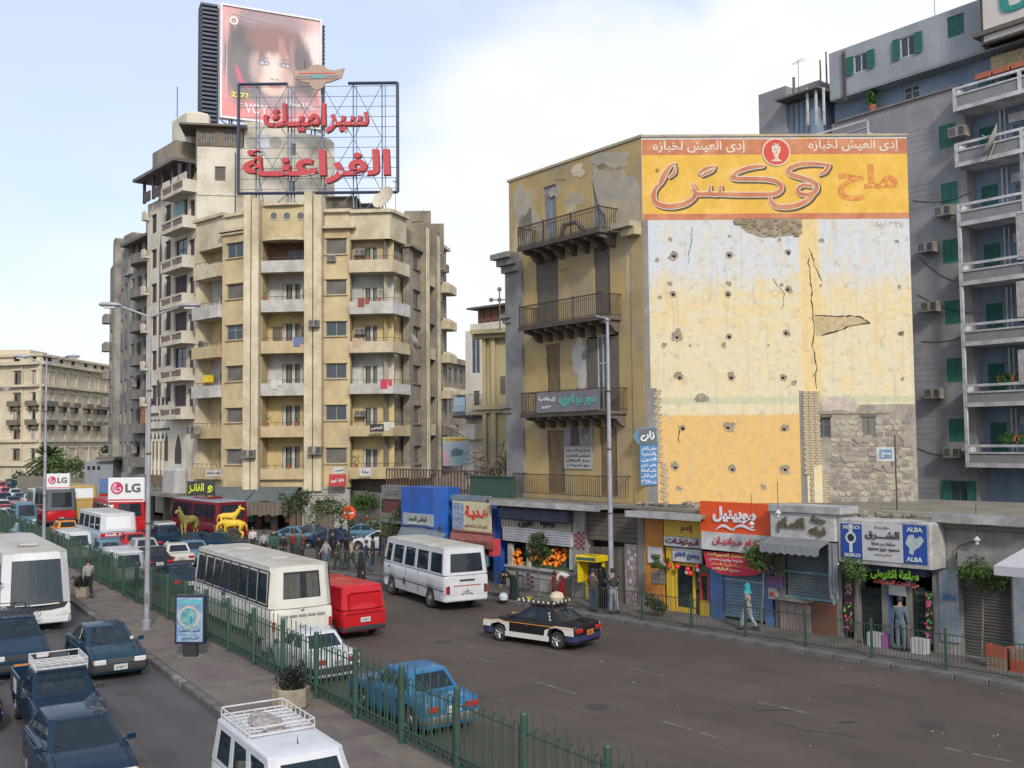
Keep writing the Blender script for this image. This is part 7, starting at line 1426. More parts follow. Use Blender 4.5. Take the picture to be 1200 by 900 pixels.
# signs on the centre building
def boxsign(label,px,py0,py1,Z,colm,s=None,tm=None,name='hanging_sign',px1=None,rows=None,fr=0):
    a = AT(px,(py0+py1)/2,Z); b = AT(px1,(py0+py1)/2,Z); z0 = AT(px,py1,Z).z; z1 = AT(px,py0,Z).z; r = thing(name,label,'sign',(a.x,Z,z0)); w = b.x-a.x; h = z1-z0; obj('board',MB().box(0,w,0,.2,0,h),colm,r)
    for i,(t,u0,u1,v0,v1,mm) in enumerate(rows or []): me = textmesh(t,w*(u1-u0),h*(v1-v0),.03,.02); me.materials.append(mm); link('lettering',me,r,(w*u0,-.012,h*v0))
    return r
boxsign('dark sign with yellow Arabic letters above a red strip over the cafe',219.5,564,581,82,mat('sign_black',(.03,.03,.03),.5),px1=251,rows=[('الفانـز',.05,.62,.15,.85,mat('letters_yellow',(.5,.6,.03),.5)),('و',.75,.95,.2,.7,mat('letters_yellow',(.5,.6,.03),.5))])
obj('red_strip',MB().box(0,2.2,-.05,.2,-.85,0),mat('strip_red',(.22,.02,.03),.5),bpy.data.objects['hanging_sign'])
boxsign('red board with white Arabic writing fixed over the entrance pilaster',385.5,556,570,82.6,mat('sign_red',(.38,.03,.04),.6),px1=405,rows=[('احمد',.1,.45,.3,.7,wl),('سعيد',.55,.9,.3,.7,wl)])
boxsign('white plate with green script above the red board',391,547.5,554.5,82.7,wtrim,px1=404,rows=[('الطبى',.15,.85,.25,.75,green)])
boxsign('white plate with green script under the right balcony',421.5,548.5,557.5,81.8,wtrim,px1=435,rows=[('عيادة',.2,.8,.25,.75,green)])
boxsign('black plate with pale script on the fifth balcony parapet',433.5,497,506,81.8,mat('sign_black',0,.5) if 0 else ltk,px1=449.5,rows=[('الهندسى',.1,.9,.25,.75,wl)])
boxsign('grey plate with dark script on the lowest left balcony',241,551,558,84.5,whs,px1=260,rows=[('مكتب السلام',.1,.9,.2,.8,ltk)])
r = boxsign('colourful poster board of a machine on the roof at the end of the side street',519,512,546,68,mat('poster_pale',(.38,.42,.44),.7,var=.3,vs=1,col2=(.2,.3,.34),bs=1,blotch=1),px1=550,name='street_poster',rows=[('مطبوعات',.05,.95,.86,.97,mat('letters_red',0)),])
obj('header',MB().box(.05,1.7,-.004,0,1.65,1.93),mat('header_yellow',(.5,.42,.1),.6),r); obj('machine_print',MB().disc((1.0,.75),.55,-.008,16),mat('print_teal_grey',(.22,.34,.33),.7,var=.3,vs=5),r); obj('machine_print',MB().poly([(.6,.6),(1.3,.7),(1.4,1.0),(.9,1.2),(.55,1.0)],-.014,0,'xz'),mat('print_dark_blue',(.08,.12,.18),.7),r); obj('figure_print',MB().poly([(.1,.2),(.4,.2),(.4,.9),(.1,1.1)],-.016,0,'xz'),mat('print_pinkish',(.5,.25,.3),.7),r)
# ================================================================== VEHICLES  (local +x forward, z up)
rub = mat('tyre_rubber',(.018,.018,.018),.85,var=.2,vs=8); rimm = mat('wheel_steel',(.38,.38,.38),.35,.7,var=.1); plas = mat('bumper_black',(.025,.025,.027),.6,var=.15); chrome = mat('chrome',(.55,.55,.55),.2,.9,var=0,bump=0)
hl = mat('headlamp_glass',(.55,.56,.55),.12,0,var=.15,vs=20,bump=0,coat=.8); tl = mat('tail_lamp_red',(.38,.015,.012),.2,var=.1,bump=0,coat=.5); amb = mat('lamp_amber',(.6,.20,.02),.25,var=.05,bump=0); seatm = mat('seat_cloth',(.06,.055,.055),.9,var=.2); seam = mat('panel_gap',(.01,.01,.01),.9,var=0,bump=0)
platew = mat('plate_white',(.45,.46,.46),.6,var=.1); plateo = mat('plate_orange',(.5,.17,.02),.6,var=.1); curt = mat('bus_curtain',(.36,.33,.28),.9,var=.3,vs=6)
def interp(P,x):
    for (a,za),(b,zb) in zip(P,P[1:]):
        if x <= b: return za+(zb-za)*max(0,min(1,(x-a)/(b-a if b > a else 1)))
    return P[-1][1]
def bodymesh(L,W,z0,prof,wheels,r,k=.07,nose=.35):
    xs = {-L/2,L/2,-L/2+.05,L/2-.05,-L/2+nose,L/2-nose}; xs |= {p[0] for p in prof if -L/2 < p[0] < L/2}
    for wx in wheels:
        for i in range(9): xs.add(wx-(r+.07)*cos(pi*i/8))
    for i in range(int(L/.4)): xs.add(-L/2+.4*(i+.5))
    xs = sorted(xs); xs = [x for i,x in enumerate(xs) if i == 0 or x-xs[i-1] > .004]; b = MB(); b.smooth = True; rings = []
    for x in xs:
        e = max(0,(abs(x)-(L/2-nose))/nose); w = W/2*(1-k*e*e-(.03 if e > .99 else 0)); zt = interp(prof,x)-(.05 if e > .99 else 0); zb = z0+(.09 if e > .99 else 0)
        for wx in wheels:
            d = abs(x-wx)
            if d < r+.07: zb = max(zb,r+sqrt(max(0,(r+.07)**2-d*d)))
        zm = max(zb+.03,z0+.5*(zt-z0)); zc = max(zm+.02,zt-.10); zd = max(zc+.01,zt-.02)
        h = [(w*.95,zb),(w,zm),(w*.99,zc),(w*.95,zd),(w*.6,zt+.012),(0,zt+.02)]
        rings.append([(x,y,z) for y,z in h]+[(x,-y,z) for y,z in reversed(h[:-1])])
    b.loft(rings); return b
def bil(c,u,v): 
    a = c[0].lerp(c[1],u); b = c[3].lerp(c[2],u); return a.lerp(b,v)
def bilb(c,u,v,inward,bu):
    return bil(c,u,v)-inward*(bu*4*u*(1-u)*(1-v*.85))
def holepanel(mb,c,holes,inward,d=.03,bu=0):
    """bilinear panel c = [bottom0, bottom1, top1, top0] with (u0,u1,v0,v1) holes and inner returns"""
    us = sorted({0,1,*([.25,.5,.75] if bu else []),*[h[0] for h in holes],*[h[1] for h in holes]}); vs = sorted({0,1,*[h[2] for h in holes],*[h[3] for h in holes]})
    for i in range(len(us)-1):
        for j in range(len(vs)-1):
            uc,vc = (us[i]+us[i+1])/2,(vs[j]+vs[j+1])/2
            if any(h[0] < uc < h[1] and h[2] < vc < h[3] for h in holes): continue
            B_ = lambda u,v: bilb(c,u,v,inward,bu)
            mb.quad(B_(us[i],vs[j]),B_(us[i+1],vs[j]),B_(us[i+1],vs[j+1]),B_(us[i],vs[j+1]))
    for h in holes:
        uu = sorted({h[0],h[1],*[u for u in (.25,.5,.75) if bu and h[0] < u < h[1]]}); q = [bilb(c,u,h[2],inward,bu) for u in uu]+[bilb(c,u,h[3],inward,bu) for u in reversed(uu)]
        for a,b in zip(q,q[1:]+q[:1]): mb.quad(a,b,b+inward*d,a+inward*d)
def cabin(root,col,cb,zb,zt,wb,wt,side,front,rear,glass=GLASS,c=.07,frame=None,crown=.07,roofm=None,curtains=False,sideglass=None,bulge=.07):
    xrb,xrt,xft,xfb = cb
    R8 = lambda x0,x1,w,c_,z: [V(p) for p in ((x0+c_,-w,z),(x1-c_,-w,z),(x1,-w+c_,z),(x1,w-c_,z),(x1-c_,w,z),(x0+c_,w,z),(x0,w-c_,z),(x0,-w+c_,z))]
    B = R8(xrb,xfb,wb,c,zb); T = R8(xrt,xft,wt,c,zt); mb = MB(); mb.keep = False
    F = [([B[0],B[1],T[1],T[0]],side,V((0,1,0)),'side_window'),([B[5],B[4],T[4],T[5]],side,V((0,-1,0)),'side_window'),([B[2],B[3],T[3],T[2]],front,V((-1,0,0)),'windshield'),([B[7],B[6],T[6],T[7]],rear,V((1,0,0)),'rear_window')]
    BU = lambda nm: bulge if nm in ('windshield','rear_window') else 0
    for cc,hh,inn,nm in F: holepanel(mb,cc,hh,inn,bu=BU(nm))
    for i,j in ((1,2),(3,4),(5,6),(7,0)): mb.quad(B[i],B[j],T[j],T[i])
    obj('cabin_frame',mb,frame or col,root); 
    for cc,hh,inn,nm in F:
        for h in hh:
            q = [bil(cc,h[0],h[2]),bil(cc,h[1],h[2]),bil(cc,h[1],h[3]),bil(cc,h[0],h[3])]; q = [p+inn*.012 for p in q]; b = MB(); b.smooth = True; bu = BU(nm); uu = [h[0]+(h[1]-h[0])*k/(6 if bu else 1) for k in range(7 if bu else 2)]; [b.quad(*[bilb(cc,u_,v_,inn,bu)+inn*.012 for u_,v_ in ((a_,h[2]),(b_,h[2]),(b_,h[3]),(a_,h[3]))]) for a_,b_ in zip(uu,uu[1:])]; g_ = obj(nm,b,sideglass or glass if nm == 'side_window' else glass,root)
            if curtains and nm != 'windshield':
                q2 = [p+inn*.12 for p in q]; b = MB(); n = 6
                for k in range(n):
                    if (k*7+int(h[0]*50)) % 4 == 0: continue
                    a0,a1 = k/n,(k+.85)/n; b.quad(q2[0].lerp(q2[1],a0),q2[0].lerp(q2[1],a1)+inn*.05,q2[3].lerp(q2[2],a1)+inn*.05,q2[3].lerp(q2[2],a0))
                if b.f: link('curtain',b.mesh('curtain',[curt]),g_)
    b = MB(); b.smooth = True; r = []
    lim = min(wt,(xft-xrt)/2)*.8
    for ins,dz in ((-.012,-.015),(.0,.02),(.05,crown*.6),(.22,crown),(.45,crown*1.15)):
        ins = min(ins,lim*(.5 if ins == .22 else 1)) if ins > .1 else ins
        ww = wt-ins; x0,x1 = xrt+ins,xft-ins; cc_ = min(c+ins*.3,.3,max(.02,(ww)*.5),max(.02,(x1-x0)*.4)); r.append([tuple(p) for p in R8(x0,x1,max(.05,ww),cc_,zt+dz)])
    b.loft(r); obj('roof',b,roofm or col,root)
def wheelmesh(r,w=.2,kind=0):
    b = MB(); b.smooth = True; b.lathe([(r*.3,-w/2),(r*.9,-w/2),(r,-w/2+.03),(r,w/2-.03),(r*.9,w/2),(r*.3,w/2)],20,'y'); t = b.mesh('wheel',[rub])
    m = MB(); m.lathe([(.02,-.04),(r*.2,-.035),(r*.22,-.02),(r*.5,.005),(r*.6,-.02),(r*.63,0),(r*.63,.03),(.02,.03)],16,'y')
    if kind: 
        for i in range(5): a = i*2*pi/5; m.tube((r*.1*cos(a),-.035,r*.1*sin(a)),(r*.58*cos(a),-.035,r*.58*sin(a)),r*.09,4)
    return t,m.mesh('rim',[rimm])
def wheels(root,xs,W,r,w=.2,kind=0):
    for x in xs:
        for s in (-1,1):
            t,m = cached(('wh',r,w,kind),lambda: wheelmesh(r,w,kind)); o = link('wheel',t,root,(x,s*(W/2-w/2-.02),r),(0,0,0 if s < 0 else pi)); link('rim',m,o,(0,-w/2+.01,0))
def bumper(root,x,W,z0,z1,m,sgn):
    b = MB(); b.smooth = True; w = W/2; P = [(x-sgn*.42,w+.01),(x-sgn*.12,w*.99),(x,w*.88),(x+sgn*.03,0),(x,-w*.88),(x-sgn*.12,-w*.99),(x-sgn*.42,-w-.01)]; rings = []
    for px,py in P: 
        iy = py*.93; ix = px-sgn*.08; rings.append([(px,py,z0+.02),(px+sgn*.015,py,(z0+z1)/2),(px,py,z1-.01),(ix,iy,z1),(ix,iy,z0)])
    b.loft(rings); return obj('bumper',b,m,root)
def lamp(root,name,x,y,z,w,h,m,sgn,d=.06,sub=None): 
    b = MB(); b.bbox(-w/2,w/2,-h/2,h/2,0,d,.02); o = obj(name,b,m,root,(x,y,z),(R(90),0,R(90) if sgn > 0 else R(-90))); return o
def plate(root,x,z,sgn,m=platew,w=.4,h=.17,s='٣٤٦٥'):
    o = obj('number_plate',MB().box(-w/2,w/2,-.012,0,0,h),m,root,(x,0,z),(0,0,R(90) if sgn > 0 else R(-90)))
    me = cached('platetxt',lambda: textmesh('٣٤٦٥',.28,.09,.02,.004)); 
    if not me.materials: me.materials.append(plas)
    link('lettering',me,o,(-.14,-.014,.04))
def rack(root,x0,x1,w,z,m,h=.14,n=6,nl=5):
    b = MB(); r = .016
    for zz,rr_ in ((z+.03,r),(z+h,r)): b.path([(x0,-w,zz),(x1,-w,zz),(x1+.05,-w*.8,zz),(x1+.05,w*.8,zz),(x1,w,zz),(x0,w,zz),(x0,-w,zz)],rr_,5)
    for i in range(n): x = x0+(x1-x0)*i/(n-1); b.tube((x,-w,z+.03),(x,w,z+.03),r,5); [b.tube((x,s*w,z-.04),(x,s*w,z+h),r*.8,4) for s in (-1,1)]
    for j in range(1,nl): y = -w+2*w*j/nl; b.tube((x0,y,z+.035),(x1,y,z+.035),r*.7,4)
    return obj('roof_rack',b,m,root)
def mirror(root,x,y,z,m): 
    s = 1 if y > 0 else -1; b = MB(); b.bbox(-.05,.05,-.085,.085,-.06,.06,.02); b.tube((0,-s*.06,-.03),(-.02,-s*.16,-.05),.02,4); obj('mirror',b,m,root,(x,y+s*.08,z))
def doors(root,W,spans,z0,z1,col,handle=plas,strip=None):
    for (a,b_) in spans:
        for s in (-1,1):
            y = s*(W/2+.001); o = obj('door',MB().bbox(a+.012,b_-.012,-.012,.012,z0,z1,.008),col,root,(0,y,0)); link('handle',MB().box(a+.06,a+.2,-.02,.02,z1-.12,z1-.09).mesh('handle',[handle]),o,(0,s*.012,0))
            if strip: link('side_strip',MB().box(a,b_,-.012,.012,z0+.18,z0+.24).mesh('side_strip',[strip]),o,(0,s*.012,0))
def seats(root,xs,y=.36,z=.45,w=.5,h=.65):
    sm = cached(('seat',w,h),lambda: MB().bbox(-.25,.25,-w/2,w/2,0,.2,.05).bbox(-.32,-.18,-w/2,w/2,.1,h,.05).bbox(-.30,-.2,-w/4,w/4,h,h+.18,.03).mesh('seat',[seatm]))
    for x in xs:
        for s in (-1,1): link('seat',sm,root,(x,s*y,z))
def place(name,label,cat,anchor,L,th,oncoming=False,at='rear',group='vehicles in the traffic'):
    """anchor: ground point of the centre of the visible end (or of the middle)"""
    f = V((-sin(R(th)),cos(R(th)),0)); rz = R(90+th)
    if oncoming: f = -f; rz += pi
    p = V((anchor[0],anchor[1],0)); p = p+f*(L/2) if at == 'rear' else p-f*(L/2) if at == 'front' else p
    return thing(name,label,cat,p,rz,group)
def sedan(label,anchor,th,col,L=4.2,W=1.66,H=1.4,oncoming=False,at='rear',boxy=False,plate_m=platew,name='car',cat='car',det=2,bump_m=None,rackm=None,hatch=False,grille=plas,roofm=None,kind=0,glass=GLASS,tail=1,chrome_b=False,estate=False):
    r_ = place(name,label,cat,anchor,L,th,oncoming,at); r = .30; xw = (-L/2+.82,L/2-.8); zb = .92*H/1.4; h0 = .80 if not boxy else .86
    if estate: pr = [(-L/2,zb-.03),(L/2-1.15,zb),(L/2-.3,h0-.02),(L/2,h0-.14)]; cb = (-L/2+.12,-L/2+.45,L/2-1.85,L/2-1.15); sw = [(.06,.33,.12,.88),(.36,.62,.12,.88),(.65,.93,.12,.88)]
    elif hatch: pr = [(-L/2,zb-.2),(-L/2+.1,zb-.05),(-L/2+.25,zb),(L/2-1.2,zb+.01),(L/2-.8,zb-.04),(L/2-.4,zb-.14),(L/2-.12,zb-.26),(L/2,zb-.38)]; h0 = zb-.14; cb = (-L/2+.25,-L/2+.75,L/2-1.95,L/2-1.1); sw = [(.07,.27,.12,.86),(.3,.60,.12,.88),(.63,.93,.12,.88)]
    elif boxy: pr = [(-L/2,zb-.14),(-L/2+.06,zb-.05),(-L/2+.5,zb-.01),(-L/2+.95,zb+.01),(L/2-1.25,zb),(L/2-.6,zb-.05),(L/2-.12,h0-.02),(L/2,h0-.10)]; cb = (-L/2+.8,-L/2+1.15,L/2-1.75,L/2-1.28); sw = [(.08,.47,.12,.88),(.51,.93,.12,.88)]
    else: pr = [(-L/2,zb-.16),(-L/2+.1,zb-.04),(-L/2+.5,zb+.01),(-L/2+.95,zb+.02),(L/2-1.25,zb+.01),(L/2-.9,zb-.03),(L/2-.45,zb-.13),(L/2-.12,zb-.24),(L/2,zb-.34)]; h0 = zb-.16; cb = (-L/2+.62,-L/2+1.25,L/2-2.0,L/2-1.12) if not boxy else (-L/2+.8,-L/2+1.12,L/2-1.75,L/2-1.3); sw = [(.08,.47,.12,.88),(.51,.93,.12,.88)]
    if not (estate or hatch): cb = cb if True else cb
    b = bodymesh(L,W,.22,pr,xw,r,.10 if not boxy else .06); obj('body',b,col,r_)
    cabin(r_,col,cb,zb-.01,H-.05,W/2-.09,W/2-.25,sw,[(.0,1,.06,.95)],[(.06,.94,.12,.92)],glass,.11 if not boxy else .07,crown=.055,roofm=roofm,bulge=.12 if not boxy else .06)
    for (xa_,xb_) in ((cb[3]+.04,L/2-.13),)+(() if (estate or hatch) else ((-L/2+.1,cb[0]-.02),)):
        m_ = MB(); ns = 5
        for s in (-1,1):
            y_ = s*(W/2-.16)
            for i in range(ns): u0,u1 = xa_+(xb_-xa_)*i/ns,xa_+(xb_-xa_)*(i+1)/ns; m_.quad((u0,y_-.007,interp(pr,u0)+.022),(u1,y_-.007,interp(pr,u1)+.022),(u1,y_+.007,interp(pr,u1)+.022),(u0,y_+.007,interp(pr,u0)+.022))
        if det > 1: obj('panel_gap',m_,seam,r_)
    wheels(r_,xw,W,r,.19,kind); bm = bump_m or plas
    bumper(r_,L/2,W,.28,.50,bm,1); bumper(r_,-L/2,W,.30,.52,bm,-1)
    zl = h0-.14 if not hatch else .66; hw = .34
    for s in (-1,1):
        lamp(r_,'headlight',L/2-.03-(.03 if hatch else 0),s*(W/2-.27),zl-.03,hw,.15,hl,1); lamp(r_,'tail_light',-L/2+.03,s*(W/2-.25),.68,.34 if tail else .2,.15,tl,-1)
        if det > 1: lamp(r_,'indicator',L/2-.06,s*(W/2-.10),zl-.03,.07,.13,amb,1); mirror(r_,cb[3]-.15,s*(W/2-.02),zb+.08,plas if det < 3 else col)
    g_ = obj('grille',MB().box(-.02,.03,-W/2+.46,W/2-.46,zl-.09,zl+.05),grille,r_,(L/2-.02,0,0)); 
    if det > 1: [link('grille_bar',cached(('gb',round(W,2)),lambda: MB().box(0,.012,-W/2+.48,W/2-.48,0,.012).mesh('grille_bar',[chrome])),g_,(.03,0,zl-.07+i*.035)) for i in range(4)]
    plate(r_,L/2+.045,.33,1,plate_m); plate(r_,-L/2-.045 if tail else -L/2-.02,.56 if boxy else .5,-1,plate_m)
    x0 = cb[0]+.35; x1 = cb[3]-.05; xm = (x0+x1)/2; doors(r_,W*.995,[(x0+.05,xm),(xm,x1)] if L > 3.9 else [(xm-.4,x1)],.34,zb-.12,col)
    if det > 1: seats(r_,(cb[3]-1.0,cb[0]+.75 if not hatch else cb[0]+.7)); obj('dashboard',MB().bbox(cb[3]-.45,cb[3]-.05,-W/2+.2,W/2-.2,zb-.2,zb+.02,.04),plas,r_); obj('steering_wheel',MB().lathe([(.17,-.01),(.19,0),(.17,.01),(.16,0)],14,'x'),plas,r_,(cb[3]-.55,.36,zb+.02),(0,R(20),0)); obj('wiper',MB().tube((cb[3]-.05,-.1,zb+.02),(cb[3]-.2,-.6,zb+.12),.01,4),plas,r_); obj('wiper',MB().tube((cb[3]-.05,.5,zb+.02),(cb[3]-.2,0,zb+.12),.01,4),plas,r_)
    if rackm: rack(r_,cb[1]+.05,cb[2]-.05,W/2-.3,H+.03,rackm)
    return r_
def van(label,anchor,th,col,L,W,H,belt,name='van',cat='van',oncoming=False,at='rear',r=.3,sidew=((.08,.32),(.36,.6),(.64,.8),(.83,.97)),vs=(.1,.8),rearw=(.1,.9,.15,.85),frontw=(.05,.95,.05,.88),slope=.35,glass=GLASS,roofm=None,curtains=False,bump_m=None,nose=0,det=2,xw=None,crown=.07,low=None,frame=None,cbrear=.06,z0=.25,cc=.12,bulge=.07,sg=None,tw=.2,kind=0):
    r_ = place(name,label,cat,anchor,L,th,oncoming,at); xw = xw or (-L/2+L*.2,L/2-L*.17); pr = [(-L/2,belt-.03),(L/2-.06-nose,belt)]+([(L/2-.1,belt-.25*nose-.02)] if nose else [])+[(L/2,belt-.03-.3*nose)]
    obj('body',bodymesh(L,W,z0,pr,xw,r,.04,.25),low or col,r_); cb = (-L/2+.03,-L/2+cbrear+.08,L/2-slope-nose,L/2-.03-nose)
    cabin(r_,col,cb,belt-.01,H-crown,W/2-.01,W/2-.10,[(a,b,*vs) for a,b in sidew],[frontw],[rearw] if rearw else [],glass,cc,bulge=bulge,crown=crown,roofm=roofm,curtains=curtains,frame=frame,sideglass=sg)
    wheels(r_,xw,W,r,tw,kind); bm = bump_m or plas; bumper(r_,L/2,W,z0+.02,z0+.25,bm,1); bumper(r_,-L/2,W,z0+.02,z0+.22,bm,-1)
    for s in (-1,1):
        lamp(r_,'headlight',L/2-.04,s*(W/2-.28),z0+.42,.28,.18,hl,1); lamp(r_,'tail_light',-L/2+.04,s*(W/2-.13),z0+.5,.12,.34,tl,-1)
        if det > 1: mirror(r_,L/2-slope-nose*.9,s*(W/2),belt+.15,plas)
    plate(r_,L/2+.045,z0+.08,1); plate(r_,-L/2-.03,z0+.34,-1)
    n_ = max(2,int(L/1.25)); dg = cached(('gap',round(belt-z0,2)),lambda: MB().box(-.006,.006,-.006,.006,.12,belt-z0-.04).mesh('panel_gap',[seam]))
    for s in (-1,1):
        for i in range(1,n_):
            x = -L/2+L*i/n_
            if all(abs(x-wx) > r+.12 for wx in xw): link('panel_gap',dg,r_,(x,s*(W/2-.006),z0))
        obj('skirt_line',MB().box(-L/2+.3,L/2-.3,-.005,.005,0,.012),seam,r_,(0,s*(W/2),z0+.5*(belt-z0)))
    for x_ in (L/2-.5-slope,): [obj('door_handle',MB().box(-.08,.08,-.02,.02,0,.03),plas,r_,(x_,s*(W/2+.01),belt-.2)) for s in (-1,1)]
    if det > 1 and not curtains: seats(r_,[L/2-nose-1.2-i*.95 for i in range(max(1,int((L-nose-1.6)/.95)))],y=W/2-.42,z=z0+.25,w=.42,h=.8)
    return r_
P_ = {k: paint(k,c) for k,c in dict(navy=(.005,.021,.046),navy2=(.006,.025,.052),teal=(.006,.032,.058),white=(.50,.51,.53),cream=(.46,.45,.40),coach=(.54,.53,.48),buswhite=(.56,.57,.58),red=(.42,.012,.018),blue=(.03,.13,.30),silver=(.30,.31,.32),black=(.012,.012,.014),maroon=(.13,.010,.016),orange=(.62,.22,.01),gold=(.40,.28,.10),grey=(.10,.11,.12),lblue=(.075,.16,.23),midblue=(.008,.022,.065)).items()}
CURTG = glassm('curtained_glass',(.05,.06,.06),.38)
COACHG = glassm('coach_windscreen',(.05,.065,.075),.72,.04)
dusty = mat('roof_dusty_white',(.46,.45,.42),.6,var=.12,vs=1.5,col2=(.33,.30,.25),bs=.8,blotch=.9)
Gx = lambda px,py: G(px,py)
# ---- oncoming, left carriageway
c1 = van('white coach with a wide curved windscreen coming towards the camera at the left edge',Gx(43,742),33,P_['buswhite'],10.5,2.5,3.1,1.08,'coach','bus',True,'front',.5,cc=.3,bulge=.22,sidew=[(.03+.105*i,.125+.105*i) for i in range(9)],vs=(.22,.78),frontw=(-.0001,1.0001,.02,.86),slope=.45,roofm=dusty,glass=COACHG,sg=DGLASS,bump_m=P_['buswhite'],z0=.32,xw=(-3.0,3.4),tw=.3)
b = MB(); b.poly([(-1.1,1.12),(1.1,1.12),(.98,.92),(.5,.84),(-.5,.84),(-.98,.92)],0,.03,'xz'); obj('dark_front_band',b,plas,c1,(5.27,0,0),(0,0,R(90)))
for s in (-1,1): 
    for k in range(3): obj('headlight',MB().lathe([(.001,.03),(.09,.02),(.1,-.02)],12,'x'),hl,c1,(5.24,s*(.72+.2*k),.66+.03*k))
m = MB(); m.disc((0,0),.14,0,20,.115); [m.box(-.012,.012,-.01,0,0,.12) for _ in (0,)]; m.add([(0,-.003,0),(.1,-.003,-.07),(.09,-.003,-.08),(0,-.003,-.015)],[(0,1,2,3)]); m.add([(0,-.003,0),(-.1,-.003,-.07),(-.09,-.003,-.08),(0,-.003,-.015)],[(0,1,2,3)]); obj('badge',m,rimm,c1,(5.27,0,.74),(0,0,R(90)))
obj('wiper',MB().tube((5.3,-.9,1.2),(5.2,-.1,1.35),.015,4),plas,c1); obj('wiper',MB().tube((5.3,.1,1.2),(5.2,.9,1.3),.015,4),plas,c1); obj('roof_hatch',MB().bbox(-.4,.4,-.35,.35,0,.08,.03),dusty,c1,(2.4,0,3.14))
for s in (-1,1): mirror(c1,5.1,s*1.25,2.0,plas)
j1 = sedan('dark blue boxy estate car with a luggage rail just in front of the left coach',Gx(24,797),33,P_['navy2'],4.3,1.76,1.68,True,'front',boxy=True,estate=True,rackm=plas,plate_m=plateo,chrome_b=True)
p1 = sedan('dark blue saloon with lit looking headlamps close to the median kerb',Gx(141,797),34,P_['teal'],4.35,1.70,1.40,True,'front',det=3)
obj('sticker',MB().box(0,.01,0,.1,0,.1),platew,p1,(1.0,.55,1.0))
o1 = sedan('dark blue hatchback nearest the camera at the lower left',(-9.4,22.05),33.5,P_['navy'],4.1,1.70,1.42,True,'mid',hatch=True,det=3)
obj('badge',MB().lathe([(.05,0),(.065,.01),(.05,.02)],16,'x').box(0,.015,-.06,.06,-.006,.006),chrome,o1,(2.02,0,.68))
e1 = sedan('old blue car with a chrome bumper cut off by the left edge',(-13.5,25.2),33,P_['midblue'],4.1,1.62,1.38,True,'front',boxy=True,bump_m=chrome,grille=chrome)
# pickup with white roof rack
pk_ = place('pickup_truck','dark blue pickup truck with a white roof rack behind the nearest hatchback','pickup truck',(-10.6,24.5),4.5,33,True,'front'); L_,W_ = 4.5,1.66
obj('body',bodymesh(L_,W_,.3,[(-L_/2,.78),(-.35,.78),(-.3,1.0),(1.05,1.0),(1.9,.93),(L_/2,.8)],(-1.3,1.45),.32),P_['navy'],pk_)
cabin(pk_,P_['navy'],(-.55,-.45,.55,1.1),.99,1.5,.74,.62,[(.1,.9,.1,.88)],[(.05,.95,.08,.92)],[(.12,.88,.15,.85)],GLASS,.06,crown=.05); wheels(pk_,(-1.3,1.45),W_,.32,.2)
for s in (-1,1): obj('bed_side',MB().box(-2.25,-.6,s*.80-.02,s*.80+.02,.6,1.18),P_['navy'],pk_); obj('side_emblem',MB().box(-1.6,-1.1,s*.825-.005,s*.825+.005,.7,1.05),platew,pk_); mirror(pk_,.95,s*.8,1.1,plas); lamp(pk_,'headlight',2.2,s*.58,.68,.26,.16,hl,1)
obj('tailgate',MB().box(-2.27,-2.22,-.8,.8,.6,1.18),P_['navy'],pk_); obj('bed_floor',MB().box(-2.2,-.6,-.78,.78,.8,.83),plas,pk_); bumper(pk_,L_/2,W_,.32,.5,P_['silver'],1); rack(pk_,-.5,.75,.6,1.6,mat('rack_white',(.5,.5,.5),.4),.2,7,6); seats(pk_,(.15,),.36,.5); plate(pk_,2.3,.35,1); obj('grille',MB().box(0,.03,-.4,.4,.6,.76),plas,pk_,(2.2,0,0)); obj('dashboard',MB().bbox(.6,.95,-.6,.6,.85,1.02,.04),plas,pk_)
# white microvan with rack
v1 = van('small white minivan with a roof rack carrying a bundle at the bottom edge',(-4.35,19.0),32.3,P_['white'],3.85,1.56,1.86,1.08,'minivan','van',True,'mid',.28,sidew=[(.07,.30),(.36,.60),(.67,.93)],vs=(.08,.84),slope=.55,roofm=paint('van_roof',(.52,.54,.58)),crown=.06)
rack(v1,-1.65,.1,.62,1.87,mat('rack_white',0,.4),.17,8,6); 
for i in range(7): obj('roof_rib',MB().bbox(-1.6,1.0,-.015,.015,0,.02,.005),MATS['paint_van_roof'],v1,(0,-.48+i*.16,1.845))
rr = random.Random(4); b = MB(); b.smooth = True; b.loft([[(-1.0+.2*i,(.28+.08*rr.random())*cos(a)*(1-.5*abs(i-2.5)/3)-.1,1.93+(.09+.05*rr.random())*sin(a)) for a in [q*pi/4 for q in range(8)]] for i in range(6)]); tag(obj('bundle',b,mat('bundle_cloth',(.42,.38,.36),.9,var=.3,vs=8,col2=(.2,.16,.15),bs=6),None,v1.matrix_world @ V((0,0,0))),'crumpled pale bundle tied on the white minivan roof rack','bundle'); bu = bpy.data.objects['bundle']; bu.location = v1.location; bu.rotation_euler = v1.rotation_euler
t_ = textmesh('ما شاء الله',.5,.09,.03,.004); t_.materials.append(mat('letters_coral',0)); o = link('lettering',t_,v1,(1.40,-.25,1.66),(R(-40),0,0)); o.rotation_euler = (R(-35),0,0); o.rotation_euler = MX.Rotation(R(90),3,'Z').to_euler(); o.location = (1.36,-.25,1.70)
obj('antenna',MB().tube((0,0,0),(-.05,0,.16),.012,4,.004).lathe([(.05,0),(.01,.04)],8),plas,v1,(.9,0,1.84))
